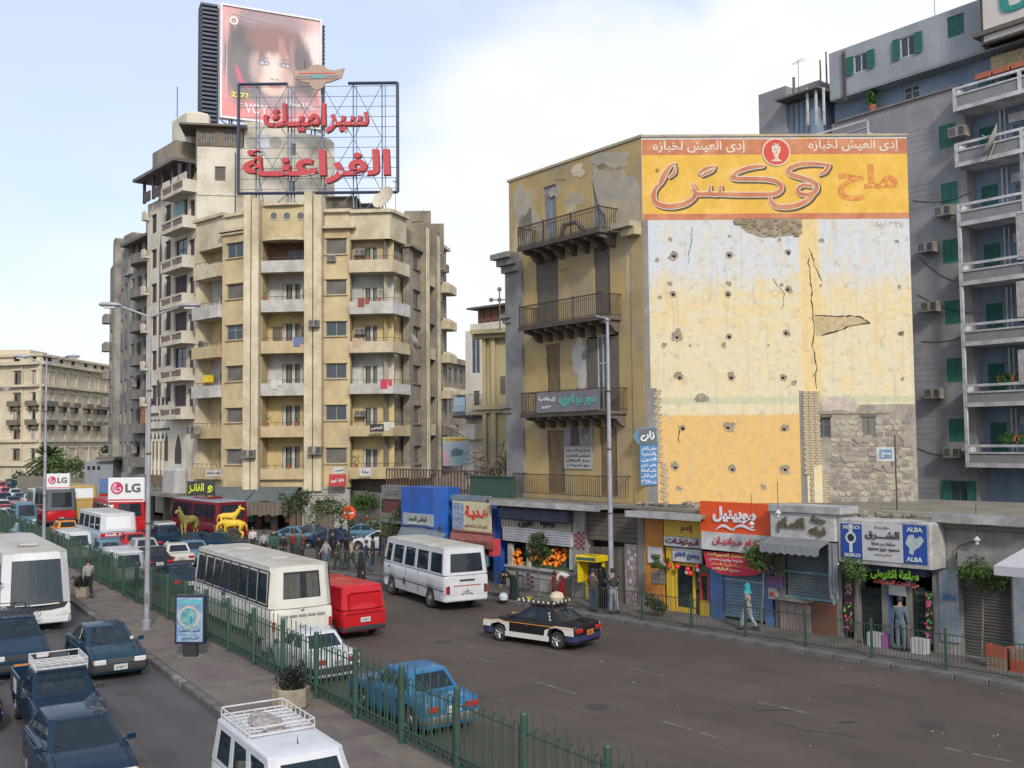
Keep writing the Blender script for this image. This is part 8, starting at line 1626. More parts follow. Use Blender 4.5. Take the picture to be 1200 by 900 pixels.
# ---- receding, right carriageway
l1 = sedan('sky blue boxy saloon beyond the median railing at the lower centre',Gx(531,861),36,paint('lada_blue',(.022,.125,.27)),4.1,1.62,1.40,boxy=True,bump_m=chrome)
obj('bundle_sticker',MB().box(0,.01,-.3,.3,0,.06),MATS['paint_red'],l1,(-1.05,0,1.05))
w1 = sedan('white boxy saloon behind the railing just behind the white coach',Gx(396,801),37,P_['white'],3.95,1.60,1.38,boxy=True)
co = van('white coach seen from behind with a curtained rear window and dark side windows',(-7.45,35.8),33.5,P_['coach'],9.3,2.35,2.95,1.45,'coach','bus',r=.48,cc=.2,bulge=.08,sidew=[(.025+.118*i,.137+.118*i) for i in range(7)]+[(.86,.985)],vs=(.10,.82),rearw=(.13,.87,.22,.86),slope=.35,roofm=dusty,curtains=True,z0=.35,xw=(-2.6,3.2),bump_m=P_['coach'],tw=.3,glass=CURTG,sg=GLASS)
for s in (-1,1): obj('window_trim',MB().box(-4.4,4.1,s*1.165-.006,s*1.165+.006,1.50,1.56),plas,co); obj('window_trim',MB().box(-4.4,4.1,s*1.10-.006,s*1.10+.006,2.70,2.74),plas,co); [obj('window_mullion',MB().loft([[(x,s*1.160,1.54),(x+.09,s*1.160,1.54),(x+.09,s*1.185,1.54),(x,s*1.185,1.54)],[(x,s*1.09,2.72),(x+.09,s*1.09,2.72),(x+.09,s*1.115,2.72),(x,s*1.115,2.72)]]),plas,co) for x in [-4.40+1.05*i for i in range(8)]]
for x,y in ((-2.2,0),(1.8,0)): obj('roof_hatch',MB().bbox(-.35,.35,-.3,.3,0,.07,.03),dusty,co,(x,y,2.94))
obj('engine_cover',MB().bbox(-.85,.85,-.02,.02,.55,1.28,.015),P_['coach'],co,(-4.66,0,0),(0,0,R(90)))
for i in range(5): obj('vent_slot',MB().box(-.14,.14,-.015,.01,1.12,1.2),mat('vent_grey',(.2,.2,.19),.6),co,(-4.69,-.68+.34*i,0),(0,0,R(-90)))
obj('badge',MB().lathe([(.03,0),(.06,.01),(.03,.02)],12,'x'),rimm,co,(-4.68,0,1.36)); text(None,'سفنكس',mat('letters_indigo',(.05,.04,.16),.5),0,1.0,0,.45,0,.03,parent=co); t_ = [o for o in co.children if o.name.startswith('lettering')][-1]; t_.location = (.9,1.19,.85); t_.rotation_euler = (0,0,pi)
m = MB(); m.tube((0,0,0),(.12,0,.28),.03,4); m.tube((.12,0,.28),(.22,0,0),.03,4); m.tube((.22,0,0),(.34,0,.3),.03,4); obj('side_emblem',m,MATS['letters_indigo'],co,(.6,1.19,1.35),(0,0,pi))
rv = van('glossy red delivery van seen from behind beside the white coach',Gx(428,749),36,P_['red'],4.6,1.82,1.98,1.12,'delivery_van','van',r=.32,sidew=((.74,.93),),rearw=None,slope=.75,z0=.3,crown=.1,det=1,xw=(-1.3,1.5)); obj('rear_panel',MB().bbox(-.68,.68,-.02,.02,1.12,1.72,.08),P_['red'],rv,(-2.27,0,0),(0,0,R(90))); obj('panel_crease',MB().box(-.8,.8,-.02,.02,.95,.97),MATS['paint_maroon'],rv,(-2.31,0,0),(0,0,R(90)))
mb_ = van('white minibus with four side windows passing the shops',(-2.0,43.3),29,P_['white'],7.0,2.12,2.72,1.55,'minibus','minibus',r=.42,sidew=((.02,.2),(.24,.42),(.46,.63),(.67,.84),(.88,.97)),vs=(.06,.80),rearw=(.08,.92,.10,.80),roofm=dusty,z0=.42,xw=(-1.9,2.5),curtains=False,bump_m=P_['white'],tw=.26,glass=DGLASS,sg=GLASS)
for s in (-1,1): obj('side_line',MB().box(-3.4,3.3,s*1.062-.006,s*1.062+.006,.88,.91),plas,mb_); obj('rear_vent',MB().box(-.05,.05,-.02,0,.75,1.1),plas,mb_,(-3.5,s*.86,0),(0,0,R(-90)))
obj('rear_stripe',MB().box(-.65,.65,-.015,0,0,.03),mat('stripe_red',(.45,.06,.05),.5),mb_,(-3.52,0,1.08),(0,0,R(-90))); obj('rear_emblem',MB().tube((-.25,0,0),(0,0,.1),.02,4).tube((0,0,.1),(.25,0,.0),.02,4).tube((0,0,0),(0,0,.25),.02,4),plas,mb_,(-3.53,0,.72),(0,0,R(-90))); obj('filler_flap',MB().box(-.08,.08,-.01,.01,.72,1.0),plas,mb_,(.9,1.06,0))
b = MB(); b.box(-.35,.35,-.02,0,0,.07); obj('rear_badge',b,plas,mb_,(-3.52,0,1.28),(0,0,R(-90)))
# taxi
tx = sedan('black taxi with white lower panels and a laden roof rack on the wide road',(.95,36.6),52,P_['black'],4.15,1.64,1.38,at='mid',boxy=False,kind=1,name='taxi',cat='taxi',bump_m=paint('taxi_bumper',(.03,.035,.09)),plate_m=plateo,det=2)
wt = paint('taxi_white',(.52,.51,.47)); ogs = mat('taxi_stripe',(.6,.25,.03),.5)
for s in (-1,1):
    y = s*.838; obj('white_sill',MB().box(-.95,.98,-.008,.008,.24,.42),wt,tx,(0,y,0)); m = MB(); m.poly([(-2.0,.52),(-1.62,.52),(-1.60,.62),(-1.5,.70),(-1.26,.74),(-1.02,.70),(-.92,.6),(-.88,.45),(-.8,.3),(-.72,.3),(-.78,.62),(-1.2,.80),(-1.98,.80)],-.008,.016,'xz'); obj('white_wing',m,wt,tx,(0,y-s*.004,0))
    m = MB(); m.poly([(2.0,.52),(1.66,.52),(1.6,.62),(1.28,.70),(1.0,.62),(.93,.45),(.8,.3),(.8,.74),(1.3,.80),(1.98,.72)],-.008,.016,'xz'); obj('white_wing',m,wt,tx,(0,y-s*.004,0)); obj('stripe',MB().box(-1.95,1.95,-.01,.01,.745,.765),ogs,tx,(0,y+s*.004,0))
    for k in range(3): obj('sticker',MB().disc((0,0),.045,0,8),platew,tx,(-.86-.05*k,s*(.66+.05*k),1.18-.1*k),(0,0,0 if s < 0 else pi))
chkm = [mat('check_black',(.02,.02,.02),.6),mat('check_white',(.5,.48,.42),.6)]
rk = rack(tx,-.95,.55,.58,1.42,iron,.12,7,5)
for i in range(14):
    for s in (-1,1): link('check_block',MB().box(0,.105,-.012,.012,0,.07).mesh('check_block',[chkm[i % 2]]),rk,(-.95+i*.107,s*.61,1.49))
for i in range(10):
    for x in (-.98,.58): link('check_block',MB().box(-.012,.012,0,.115,0,.07).mesh('check_block',[chkm[i % 2]]),rk,(x,-.57+i*.115,1.49))
def on_car(car,name,mb,m,p,label,cat,rot=(0,0,0)): o = obj(name,mb,m,None,car.location+MX.Rotation(car.rotation_euler.z,3,'Z') @ V(p),(rot[0],rot[1],car.rotation_euler.z+rot[2])); return tag(o,label,cat)
b = MB(); b.smooth = True; b.lathe([(.001,0),(.22,.03),(.26,.16),(.2,.3),(.001,.36)],12); on_car(tx,'sack',b,mat('sack_cream',(.5,.42,.30),.8,var=.2,vs=5),(-.62,-.15,1.47),'cream round sack on the back of the black taxi roof rack','sack')
on_car(tx,'bag',MB().bbox(-.15,.15,-.12,.12,0,.14,.04),mat('bag_yellow',(.6,.48,.03),.6),(.35,.05,1.47),'small yellow bag near the front of the black taxi roof rack','bag')
on_car(tx,'bundle',MB().bbox(-.45,.3,-.3,.3,0,.14,.05).tube((-.3,-.3,.1),(.5,.2,.22),.04),mat('bundle_dark',(.06,.06,.05),.9,var=.4,vs=6),(-.1,.1,1.46),'flat dark bundle in the middle of the black taxi roof rack','bundle')
# further traffic on the right carriageway
sedan('off-white boxy saloon with red tail lamps queueing near the motorcycles',Gx(213,667),30,P_['cream'],4.0,1.6,1.38,boxy=True)
sedan('dark saloon with a white number plate right beside the tall lamp post',Gx(187,673),33,P_['black'],4.2,1.66,1.38)
sedan('blue saloon partly hidden behind the front of the white coach',Gx(222,698),36,P_['navy2'],4.0,1.6,1.38,at='rear')
van('silver minivan behind the railing left of the tall lamp post',Gx(151,690),34,P_['silver'],4.2,1.7,1.85,.98,'minivan','van',r=.3,rearw=(.1,.9,.1,.85),slope=.6,roofm=P_['white'])
sedan('pale blue saloon with a red roof strip behind the minivan',Gx(134,663),34,P_['lblue'],4.0,1.62,1.38)
ba = van('white bus with red and blue rear bands lettered BASR AUTO',Gx(139,649),34,P_['white'],7.5,2.35,2.68,1.5,'bus','bus',r=.42,sidew=((.03,.24),(.27,.48),(.51,.72),(.75,.97)),vs=(.08,.82),rearw=(.12,.9,.16,.86),z0=.4,curtains=False,sg=GLASS,glass=mat('painted_sky_glass',(.62,.66,.68),.08,var=.03,bump=0),low=paint('bus_lower',(.33,.42,.52)),tw=.25)  # pale sky reflection is put into the base colour of this glass
obj('red_band',MB().box(-1.16,1.16,-.02,.0,1.14,1.40),MATS['paint_red'],ba,(-3.76,0,0),(0,0,R(-90))); obj('blue_band',MB().box(-1.16,1.16,-.02,.0,.86,1.14),P_['lblue'],ba,(-3.76,0,0),(0,0,R(-90))); obj('white_band',MB().box(-1.16,1.16,-.02,.0,.40,.86),P_['white'],ba,(-3.76,0,0),(0,0,R(-90)))
t_ = textmesh('BASR AUTO',1.7,.17,.03,.02); t_.materials.append(wl); link('lettering',t_,ba,(-3.79,.85,1.19),(0,0,R(-90)))
sedan('orange estate car with a roof load beyond the white bus',Gx(80,634),33,P_['orange'],4.0,1.65,1.5,boxy=True,estate=True,rackm=plas)
van('bus with a grey upper half and bright red lower rear at the far left',Gx(72,618),33,P_['grey'],8,2.4,3.4,1.5,'bus','bus',r=.45,low=P_['red'],det=1,z0=.4,sidew=((.03,.3),(.35,.6),(.65,.95)),glass=DGLASS)
van('tan and gold coach with a rear window coloured as reflected sky at the far left',Gx(97,616),35,P_['gold'],10,2.5,3.6,2.3,'coach','bus',r=.5,det=1,z0=.4,glass=mat('painted_sky_glass',0),sidew=((.03,.3),(.35,.6),(.65,.95)))
van('bright red bus between the white bus and the tall lamp post',Gx(152,632),34,P_['red'],8,2.45,3.0,1.5,'bus','bus',r=.45,det=1,z0=.4,sidew=((.03,.3),(.35,.6),(.65,.95)),glass=DGLASS)
mc = van('maroon coach with dark side windows behind the yellow horse statues',(-19.9,71.8),37.5,P_['maroon'],9.5,2.4,3.15,1.6,'coach','bus',r=.5,roofm=mat('roof_greyblue',(.22,.23,.28),.4,var=.1),z0=.4,sidew=[(.02+.12*i,.13+.12*i) for i in range(8)],vs=(.05,.86),rearw=(.1,.9,.2,.85),curtains=True,glass=GLASS,tw=.3); obj('roof_pod',MB().bbox(-1.5,1.5,-.6,.6,0,.2,.1),P_['maroon'],mc,(0,0,3.12))
sedan('dark blue jeep with a pale roof rack beside the motorcycles',Gx(198,647),32,P_['navy2'],4.0,1.7,1.75,boxy=True,estate=True,rackm=mat('rack_white',0,.4))
sedan('dark teal saloon below the yellow horse statues',Gx(247,650),50,P_['teal'],4.2,1.66,1.38)
sedan('dark blue saloon right of the yellow horse statues',(-17.6,66.5),75,P_['navy2'],4.2,1.66,1.4)
for (px,py,th,c,lab) in ((338,640,85,'lblue','bright blue car parked on the plaza left of the cafe trees'),(385,643,88,'midblue','long indigo car parked beneath the entrance of the yellow building'),(421,636,80,'lblue','light blue car parked beyond the round red sign'),(446,645,70,'white','white car nosing out behind the minibus'),(360,637,95,'navy','very dark blue car in the middle of the plaza row'),(433,632,85,'silver','silver car furthest back by the hedge')):
    p = G(px,py); sedan(lab,p,th,P_[c],4.1,1.64,1.4,at='mid')
# far oncoming traffic
van('blue and white microbus coming along the far left road',Gx(31,619),33,P_['lblue'],4.4,1.8,2.2,1.0,'microbus','minibus',True,'front',det=1)
van('grey van with a white roof further up the left road',Gx(52,604),33,P_['silver'],5,2.2,2.7,1.2,'van','van',True,'front',det=1,roofm=P_['white'])
for (px,py,c,lab) in ((18,598,'navy','dark car behind the microbus in the far left traffic'),(6,603,'white','white car at the left edge beyond the coach'),(10,610,'red','red car at the left edge just above the coach roof'),(20,586,'white','white van shaped speck ahead of the far red car'),(9,584,'red','pinkish red car far up the left road'),(27,582,'silver','silver car in the far queue left of the pole'),(34,583,'red','dull red car in the far queue'),(40,585,'lblue','light blue car in the far queue beside the pole'),(3,592,'navy2','blue car cut by the left edge in the far queue'),(15,578,'teal','small teal car at the head of the far queue'),(45,580,'white','white car furthest along the wall'),(30,577,'maroon','maroon car furthest away near the low wall')):
    sedan(lab,Gx(px,py),33,P_[c],4.1,1.65,1.45,True,'front',boxy=True,det=1)
sedan('light blue car with a white roof beyond the railing above the coach',Gx(33,637),33,P_['lblue'],4.1,1.65,1.45,boxy=True,det=1,roofm=P_['white'])
van('white microbus roof showing over the railing beside the person on the median',Gx(92,662),34,P_['white'],4.4,1.7,1.95,1.0,'microbus','minibus',det=1)

cn = [('white','white'),('silver','silver'),('red','red'),('navy','navy'),('lblue','pale blue'),('cream','cream'),('maroon','maroon')]
for i,(px,py) in enumerate(((2,617),(12,615),(22,604),(8,592),(26,592),(38,594),(47,590),(37,578),(22,575),(6,576),(52,586),(13,571),(28,571))):
    k_,n_ = cn[i % 7]; sedan('%s car in the far left jam, %s' % (n_,['at the left edge above the coach roof','just right of the left edge car','behind the microbus bonnet','between the red cars','beside the grey van','under the second lamp post','right of the second lamp post','by the boundary wall','far behind the pinkish car','far away at the left edge','last before the tan coach','furthest of all near the hedge','furthest beside the wall'][i]),Gx(px,py),33,P_[k_],4.1,1.65,1.45,True,'front',boxy=True,det=1)
for i,(px,py,c,lab) in enumerate(((105,640,'silver','silver car squeezed behind the orange estate'),(120,628,'navy','navy car in front of the bright red bus'),(163,652,'red','red car half hidden by the tall lamp post'),(235,664,'lblue','pale blue car between the off-white saloon and the coach'),(176,660,'silver','silver car right behind the dark saloon'))): sedan(lab,Gx(px,py),33,P_[c],4.1,1.65,1.42,boxy=i % 2 == 0,det=1)
# ================================================================== PEOPLE
skin = mat('skin',(.30,.17,.11),.6,var=.08,bump=0); hairm = mat('hair_black',(.012,.010,.010),.6,var=.2); shoe = mat('shoe_black',(.02,.018,.016),.4)
def withmat(me,name,m): q = me.copy(); q.name = name; q.materials.clear(); q.materials.append(m); return q
def cl(name,c): return mat('cloth_'+name,c,.9,var=.15,vs=6,bump=.2,bsc=20)
def person(label,pos,rz,h=1.72,pose='stand',top=None,legs=None,robe=None,scarf=None,bald=False,group=None,z=.15,jacket='jacket'):
    r = thing('person',label,'person',(pos[0],pos[1],z),rz,group); r.scale = (h/1.72,)*3; P = POSES[pose]; J = P['J']
    b = link('body',withmat(P['body'],'body',skin),r)
    hd = V(J['hd1']); up = (V(J['hd1'])-V(J['hd0'])).normalized(); fw = V((1,0,0)) if abs(up.x) < .8 else V((0,0,-1)); c = hd+up*.01
    if top: link(jacket,withmat(P['top'],jacket,top),r)
    if legs: link('trousers',withmat(P['trousers'],'trousers',legs),r); [obj('shoe',MB().bbox(-.07,.17,-.045,.045,-.045,.05,.02),shoe,r,(J['ank'+k][0],J['ank'+k][1],J['ank'+k][2]-.04)) for k in 'lr']
    hm = MB(); hm.smooth = True
    if scarf:
        hm.lathe([(.001,.135),(.07,.12),(.108,.05),(.112,-.02),(.10,-.10),(.15,-.2),(.17,-.26)],14); o = obj('headscarf',hm,scarf,r,c-V((.025,0,0))); f = MB(); f.smooth = True; f.lathe([(.001,-.008),(.05,0),(.062,.012)],10,'x'); obj('face',f,skin,r,c+V((.085,0,0)))
    else:
        hm.lathe([(.001,.125),(.06,.115),(.098,.06),(.102,.0),(.09,-.05)],14); o = obj('hair',hm,hairm,r,c-fw*.018+up*.0,tuple(up.to_track_quat('Z','Y').to_euler()))
    fc = MB(); fc.tube(c+fw*.082,c+fw*.108-up*.03,.014,5,.012); s_ = up.cross(fw); 
    o = obj('nose',fc,skin,b)
    obj('eye',MB().tube(c+fw*.083+s_*.032,c+fw*.089+s_*.032,.010,6),hairm,b); obj('eye',MB().tube(c+fw*.083-s_*.032,c+fw*.089-s_*.032,.010,6),hairm,b); obj('mouth',MB().tube(c+fw*.086-up*.055+s_*.022,c+fw*.086-up*.055-s_*.022,.006,5),mat('lips',(.2,.07,.06),.5),b); [obj('ear',MB().tube(c+s_*(k*.085),c+s_*(k*.1)+up*.0,.022,6),skin,b) for k in (-1,1)] if not scarf else None
    if robe:
        x0 = J['pel'][0]; xc = J['chs'][0]; zc = J['chs'][2]; m = MB(); m.smooth = True; prof = [(.30,.02,0),(.27,.35,0),(.22,.7,.05),(.19,1.0,.2),(.20,1.15,.6),(.19,zc if zc > 1.2 else 1.2,1),(.08,(zc if zc > 1.2 else 1.2)+.15,1.05)]
        m.loft([[(xc*t+rr_*.85*cos(a)*(1+.06*sin(a*5+zz*3)),rr_*cos(0)*sin(a)*(1+.06*sin(a*5)),zz) for a in [q*pi/8 for q in range(16)]] for rr_,zz,t in prof]); obj('robe',m,robe,r)
    return r
TC = 90+41   # facing along the street away from the camera
def PP(px,py): return G(px,py,.15)
blk_ = cl('black',(.012,.012,.015)); jean = cl('jeans_blue',(.05,.09,.18)); jeanl = cl('jeans_pale',(.24,.27,.30)); brnj = cl('brown',(.075,.05,.035)); dkj = cl('dark_green',(.02,.035,.03)); whc = cl('white',(.45,.44,.42)); gryj = cl('grey',(.25,.25,.24)); bluj = cl('slate_blue',(.08,.115,.15)); tan = cl('tan',(.33,.27,.17)); dred = cl('dark_red',(.12,.02,.02)); pat = mat('cloth_patterned_bw',(.45,.43,.38),.9,var=.1,vs=3,col2=(.03,.03,.03),bs=7,blotch=1.1); teal = cl('teal',(.02,.27,.30)); dblue = cl('navy',(.015,.025,.06))
grp = 'people on the pavement and plaza'
person('person in a pale grey jacket and dark trousers walking along the median beside the planter',G(103,701,.17),R(123),1.75,'walk',gryj,blk_,z=.17)
person('person in a brown jacket and blue jeans standing by the yellow phone booth',PP(695,716),R(60),1.70,'fold',brnj,jean,group=grp)
person('woman in a long black robe facing the two men by the phone booth',PP(707,712),R(200),1.64,'stand',blk_,None,blk_,blk_,group=grp)
person('person in a dark green jacket and pale jeans right of the phone booth group',PP(719,719),R(110),1.78,'lean',dkj,jeanl,group=grp)
person('person in a white shirt bending beside the red cabinet of the juice shop',PP(667,703),R(150),1.7,'bend',whc,dkj,group=grp,jacket='shirt')
person('woman in black bending over a pale bundle left of the juice counter',PP(603,702),R(190),1.6,'bend',blk_,None,blk_,blk_,group=grp)
person('woman in a black and white patterned coat and teal headscarf walking past the blue shutter',PP(877,739),R(140),1.68,'walk',pat,jeanl,None,teal,group=grp)
person('person in a slate blue suit with his back turned in the watch shop doorway',PP(1056,763),R(50),1.74,'stand',bluj,bluj,group=grp)
for (px,py,rz,pose,tp,lg,rb,sc,lab) in ((397,669,170,'walk',dkj,dkj,None,None,'person in dark green walking on the plaza left of the man in tan'),(412,668,160,'walk',tan,dkj,None,None,'person in a tan top walking on the plaza behind the railing'),(429,671,350,'walk',dblue,jean,None,None,'person in navy walking on the plaza near the minibus'),(423,690,10,'stand',blk_,None,blk_,blk_,'woman in a full black robe standing between the red van and the minibus'),(343,656,260,'stand',dred,blk_,None,None,'person in dark red standing behind the coach roof at the plaza railing'),(355,657,200,'stand',dred,blk_,None,None,'second person in dark red, just right of the first behind the coach roof'),(374,662,120,'stand',blk_,blk_,None,None,'person in black partly hidden by the coach roof'),(321,652,90,'stand',blk_,jean,None,None,'person in black left of the two people in dark red'),(430,628,30,'walk',dred,blk_,None,None,'small distant person in red walking past the grey wall'),(405,662,200,'stand',blk_,dkj,None,None,'person in black standing under the round red sign'),(367,641,20,'stand',bluj,bluj,None,None,'person in blue beside the cafe entrance pillar'),(332,660,300,'walk',blk_,dkj,None,None,'person in black walking left behind the white coach roof'),(309,656,100,'stand',gryj,blk_,None,None,'person in pale grey left of the green barrow'),(382,668,230,'walk',gryj,jean,None,None,'person in a grey top and jeans walking under the olive tree'),(390,655,60,'stand',blk_,blk_,None,None,'person all in black under the olive tree by the entrance'),(437,664,200,'stand',dkj,blk_,None,None,'person in dark green waiting beside the minibus nose'),(448,652,120,'walk',brnj,jean,None,None,'person in brown walking behind the minibus roof'),(296,650,80,'stand',whc,blk_,None,None,'person in a white top beside the horse statues'),(400,641,10,'walk',dblue,blk_,None,None,'distant person in navy walking by the grey yard wall')):
    person(lab,G(px,py,.1),R(rz),1.72,pose,tp,lg,rb,sc,group=grp,z=.1)
# drivers: seated behind the windscreens of the near cars
def driver(car,p,lab,tp): loc = car.location+MX.Rotation(car.rotation_euler.z,3,'Z') @ V(p); q = person(lab,loc,car.rotation_euler.z,1.6,'sit',tp,tp,z=loc.z,group='people sitting in the near vehicles',jacket='shirt')
driver(p1,(.05,.36,.42),'driver in a pale shirt behind the windscreen of the saloon near the kerb',gryj)
driver(o1,(0.02,.36,.40),'driver in a dark shirt inside the nearest dark blue hatchback',blk_)
driver(pk_,(.2,.34,.45),'driver in a pale top inside the pickup truck',gryj); driver(pk_,(.2,-.34,.45),'passenger in white beside the driver inside the pickup truck',whc)
driver(j1,(.2,.36,.55),'driver in a grey top inside the dark blue estate at the left edge',gryj)
driver(v1,(.75,.34,.50),'driver in a tan top inside the white minivan',tan); driver(v1,(-.5,-.34,.45),'passenger in white in the back of the white minivan',whc)
driver(tx,(.1,.36,.40),'driver in white inside the black taxi',whc)
tag(obj('bag',(lambda b: (setattr(b,'smooth',True),b.lathe([(.001,0),(.2,.05),(.22,.2),(.12,.34),(.001,.36)],10))[1])(MB()),mat('plastic_bag',(.45,.5,.55),.4,var=.2),None,PP(590,704)),'pale blue plastic bag on the pavement beside the woman in black','bag')
# ================================================================== TREES AND PLANTS
def leafmat(name,c,c2): return mat(name,c,.6,var=.35,vs=1.6,col2=c2,bs=1.2,blotch=.9,bump=0,spec=.3)
lf1 = leafmat('leaves_dark',(.022,.045,.018),(.04,.07,.022)); lf2 = leafmat('leaves_bright',(.04,.085,.018),(.065,.11,.028)); lf3 = leafmat('leaves_olive',(.045,.075,.022),(.07,.09,.025)); bark = mat('bark',(.14,.12,.09),.9,var=.3,vs=6,bump=.6)
def leafcloud(mb,rr,c,r,n,s,flat=1.0,shell=.5):
    for _ in range(n):
        d = V((rr.gauss(0,1),rr.gauss(0,1),rr.gauss(0,1))).normalized()*(shell+(1-shell)*rr.random())**1.0*r; p = V(c)+V((d.x,d.y,d.z*flat)); a = V((rr.gauss(0,1),rr.gauss(0,1),rr.gauss(0,.6))).normalized(); b = a.cross(V((rr.gauss(0,1),rr.gauss(0,1),rr.gauss(0,1)))).normalized(); q = s*rr.uniform(.6,1.3)
        mb.add([p-a*q,p+b*q*.45,p+a*q,p-b*q*.45],[(0,1,2,3)])
def tree(name,label,pos,h,cr,th_,lm_,n=1600,seed=1,leaf=.075,flat=.8,clumps=16,lean=0,group=None,z=.15,tr=.05,cat='tree'):
    r = thing(name,label,cat,(pos[0],pos[1],z),0,group); rr = random.Random(seed); m = MB(); top = V((lean,0,h-cr*flat)); base = V((0,0,0)); k = 4; pts = [base.lerp(top,i/k)+V((rr.uniform(-.04,.04),rr.uniform(-.04,.04),0))*(i > 0) for i in range(k+1)]
    for i in range(k): m.tube(pts[i],pts[i+1],tr*(1-.12*i),7,tr*(1-.12*(i+1)))
    cl_ = []
    for i in range(clumps):
        d = V((rr.gauss(0,1),rr.gauss(0,1),rr.gauss(0,1))).normalized()*cr*rr.uniform(.35,.8); c = top+V((d.x,d.y,d.z*flat)); cl_.append(c); m.tube(pts[3] if i % 2 else pts[4],c,tr*.35,4,tr*.1)
    obj('trunk',m,bark,r); b = MB()
    for c in cl_: leafcloud(b,rr,c,cr*rr.uniform(.28,.48),n//clumps,leaf,.8,.35)
    o = obj('crown',b,lm_,r); return r
PT = lambda px,py: G(px,py,.15)
tree('street_tree','bushy dark green street tree in front of the juice shop',PT(631,703),3.0,.78,1,lf1,2400,1,.06,1.0,22,tr=.035)
tree('street_tree','wide leafy street tree in front of the blue shutter and crimson banner',PT(893,741),3.35,.95,1,lf2,2200,2,.055,.62,24,.1,tr=.04)
tree('street_tree','slender sapling with a yellow green crown before the orange ribbed panel',PT(776,719),2.5,.42,1,lf2,600,3,.06,1.2,7,tr=.02)
tree('street_tree','small street tree in front of the watch shop window',PT(1011,759),3.1,.62,1,lf2,1300,4,.055,.8,14,-.2,tr=.03)
tree('street_tree','neat round street tree with a pale trunk before the dark roller shutter at the right',PT(1150,775),3.3,.95,1,lf2,4200,5,.05,.58,30,.2,tr=.035)
sh = thing('shrub','low dark shrub by the railing beneath the slender sapling','shrub',PT(770,722)); b = MB(); rr = random.Random(9); [leafcloud(b,rr,(rr.uniform(-.3,.3),rr.uniform(-.2,.2),rr.uniform(.2,.75)),.25,130,.06) for _ in range(7)]; obj('foliage',b,lf1,sh)
for i,(px,py,h,cr,lab,lm_) in enumerate(((345,652,4.6,1.4,'dark street tree in front of the striped cafe valance',lf1),(384,668,4.4,1.6,'large olive bush tree left of the round red sign',lf3),(452,668,4.0,1.6,'spreading olive tree beside the blue shop awning',lf3),(540,694,1.9,.8,'low shrub tree under the red awning behind the minibus',lf2),(515,690,2.4,.9,'small tree in front of the slate awning',lf3))):
    tree('plaza_tree',lab,G(px,py,.1),h,cr,1,lm_,1300,20+i,.085,.8,13,group='trees around the plaza',z=.1)
p = AT(435,592,80); hb = thing('hedge','bright green clipped bush on the grey wall beside the yellow building','bush',p); b = MB(); rr = random.Random(3); [leafcloud(b,rr,(rr.uniform(-1.3,1.3),rr.uniform(-.5,.5),rr.uniform(-.2,.7)),.6,150,.12) for _ in range(12)]; obj('foliage',b,lf2,hb)
# wall and dim arcade beneath
m = MB(); p0 = AT(413,600,84.5); p1_ = AT(447,600,79); m.loft([[(p0.x,p0.y,0),(p0.x,p0.y,3.2),(p0.x,p0.y+.4,3.2),(p0.x,p0.y+.4,0)],[(p1_.x,p1_.y,0),(p1_.x,p1_.y,3.2),(p1_.x,p1_.y+.4,3.2),(p1_.x,p1_.y+.4,0)]]); tag(obj('yard_wall',m,concrete),'plain grey wall with posters between the yellow building and the shops','wall')
# low shrubs, palm and hedge far left
pl = thing('palm_tree','bushy palm in front of the old beige building','palm tree',(*G(55,574)[:2],0)); pl.location = AT(55,575,165)*1; pl.location.z = 0; b = MB(); rr = random.Random(6); b2 = MB(); b2.tube((0,0,0),(.2,0,5.2),.5,8,.38); obj('trunk',b2,bark,pl)
for k in range(70):
    a = rr.random()*6.28; e = rr.uniform(-.5,1.3); d = V((cos(a)*cos(e),sin(a)*cos(e),sin(e))); P = [V((.2,0,5.2))+d*s+V((0,0,-.10*s*s)) for s in (0,1,2,3,3.8)]
    for i in range(4):
        w_ = (.12,.55,.5,.35,.05); sd_ = d.cross(V((0,0,1))).normalized(); b.quad(P[i]-sd_*w_[i]+V((0,0,-.15*(i > 0))),P[i],P[i+1],P[i+1]-sd_*w_[i+1]+V((0,0,-.15))); b.quad(P[i],P[i]+sd_*w_[i]+V((0,0,-.15*(i > 0))),P[i+1]+sd_*w_[i+1]+V((0,0,-.15)),P[i+1])
obj('crown',b,lf3,pl)
for (px0,px1,y0,y1,Z,lab,lm_,s_) in ((60,100,534,572,150,'bright green clipped hedge right of the palm',lf2,5),(20,48,552,575,160,'dark low bushes left of the palm',lf1,6),(97,106,556,575,140,'dark bush against the low grey hut',lf1,7),(125,131,524,537,130,'roof plants above the low grey hut',lf1,8)):
    a = AT(px0,y1,Z); c = AT(px1,y1,Z); h0 = max(0,a.z) if Z == 130 else 0; h1 = AT(px0,y0,Z).z; t = thing('hedge',lab,'hedge',(a.x,Z,h0)); b = MB(); rr = random.Random(s_); n = int((c.x-a.x)*3)+4
    for _ in range(n*3): leafcloud(b,rr,(rr.uniform(0,c.x-a.x),rr.uniform(-1,1),rr.uniform(.3,h1-h0-.5)),1.0,26,.26)
    obj('foliage',b,lm_,t)
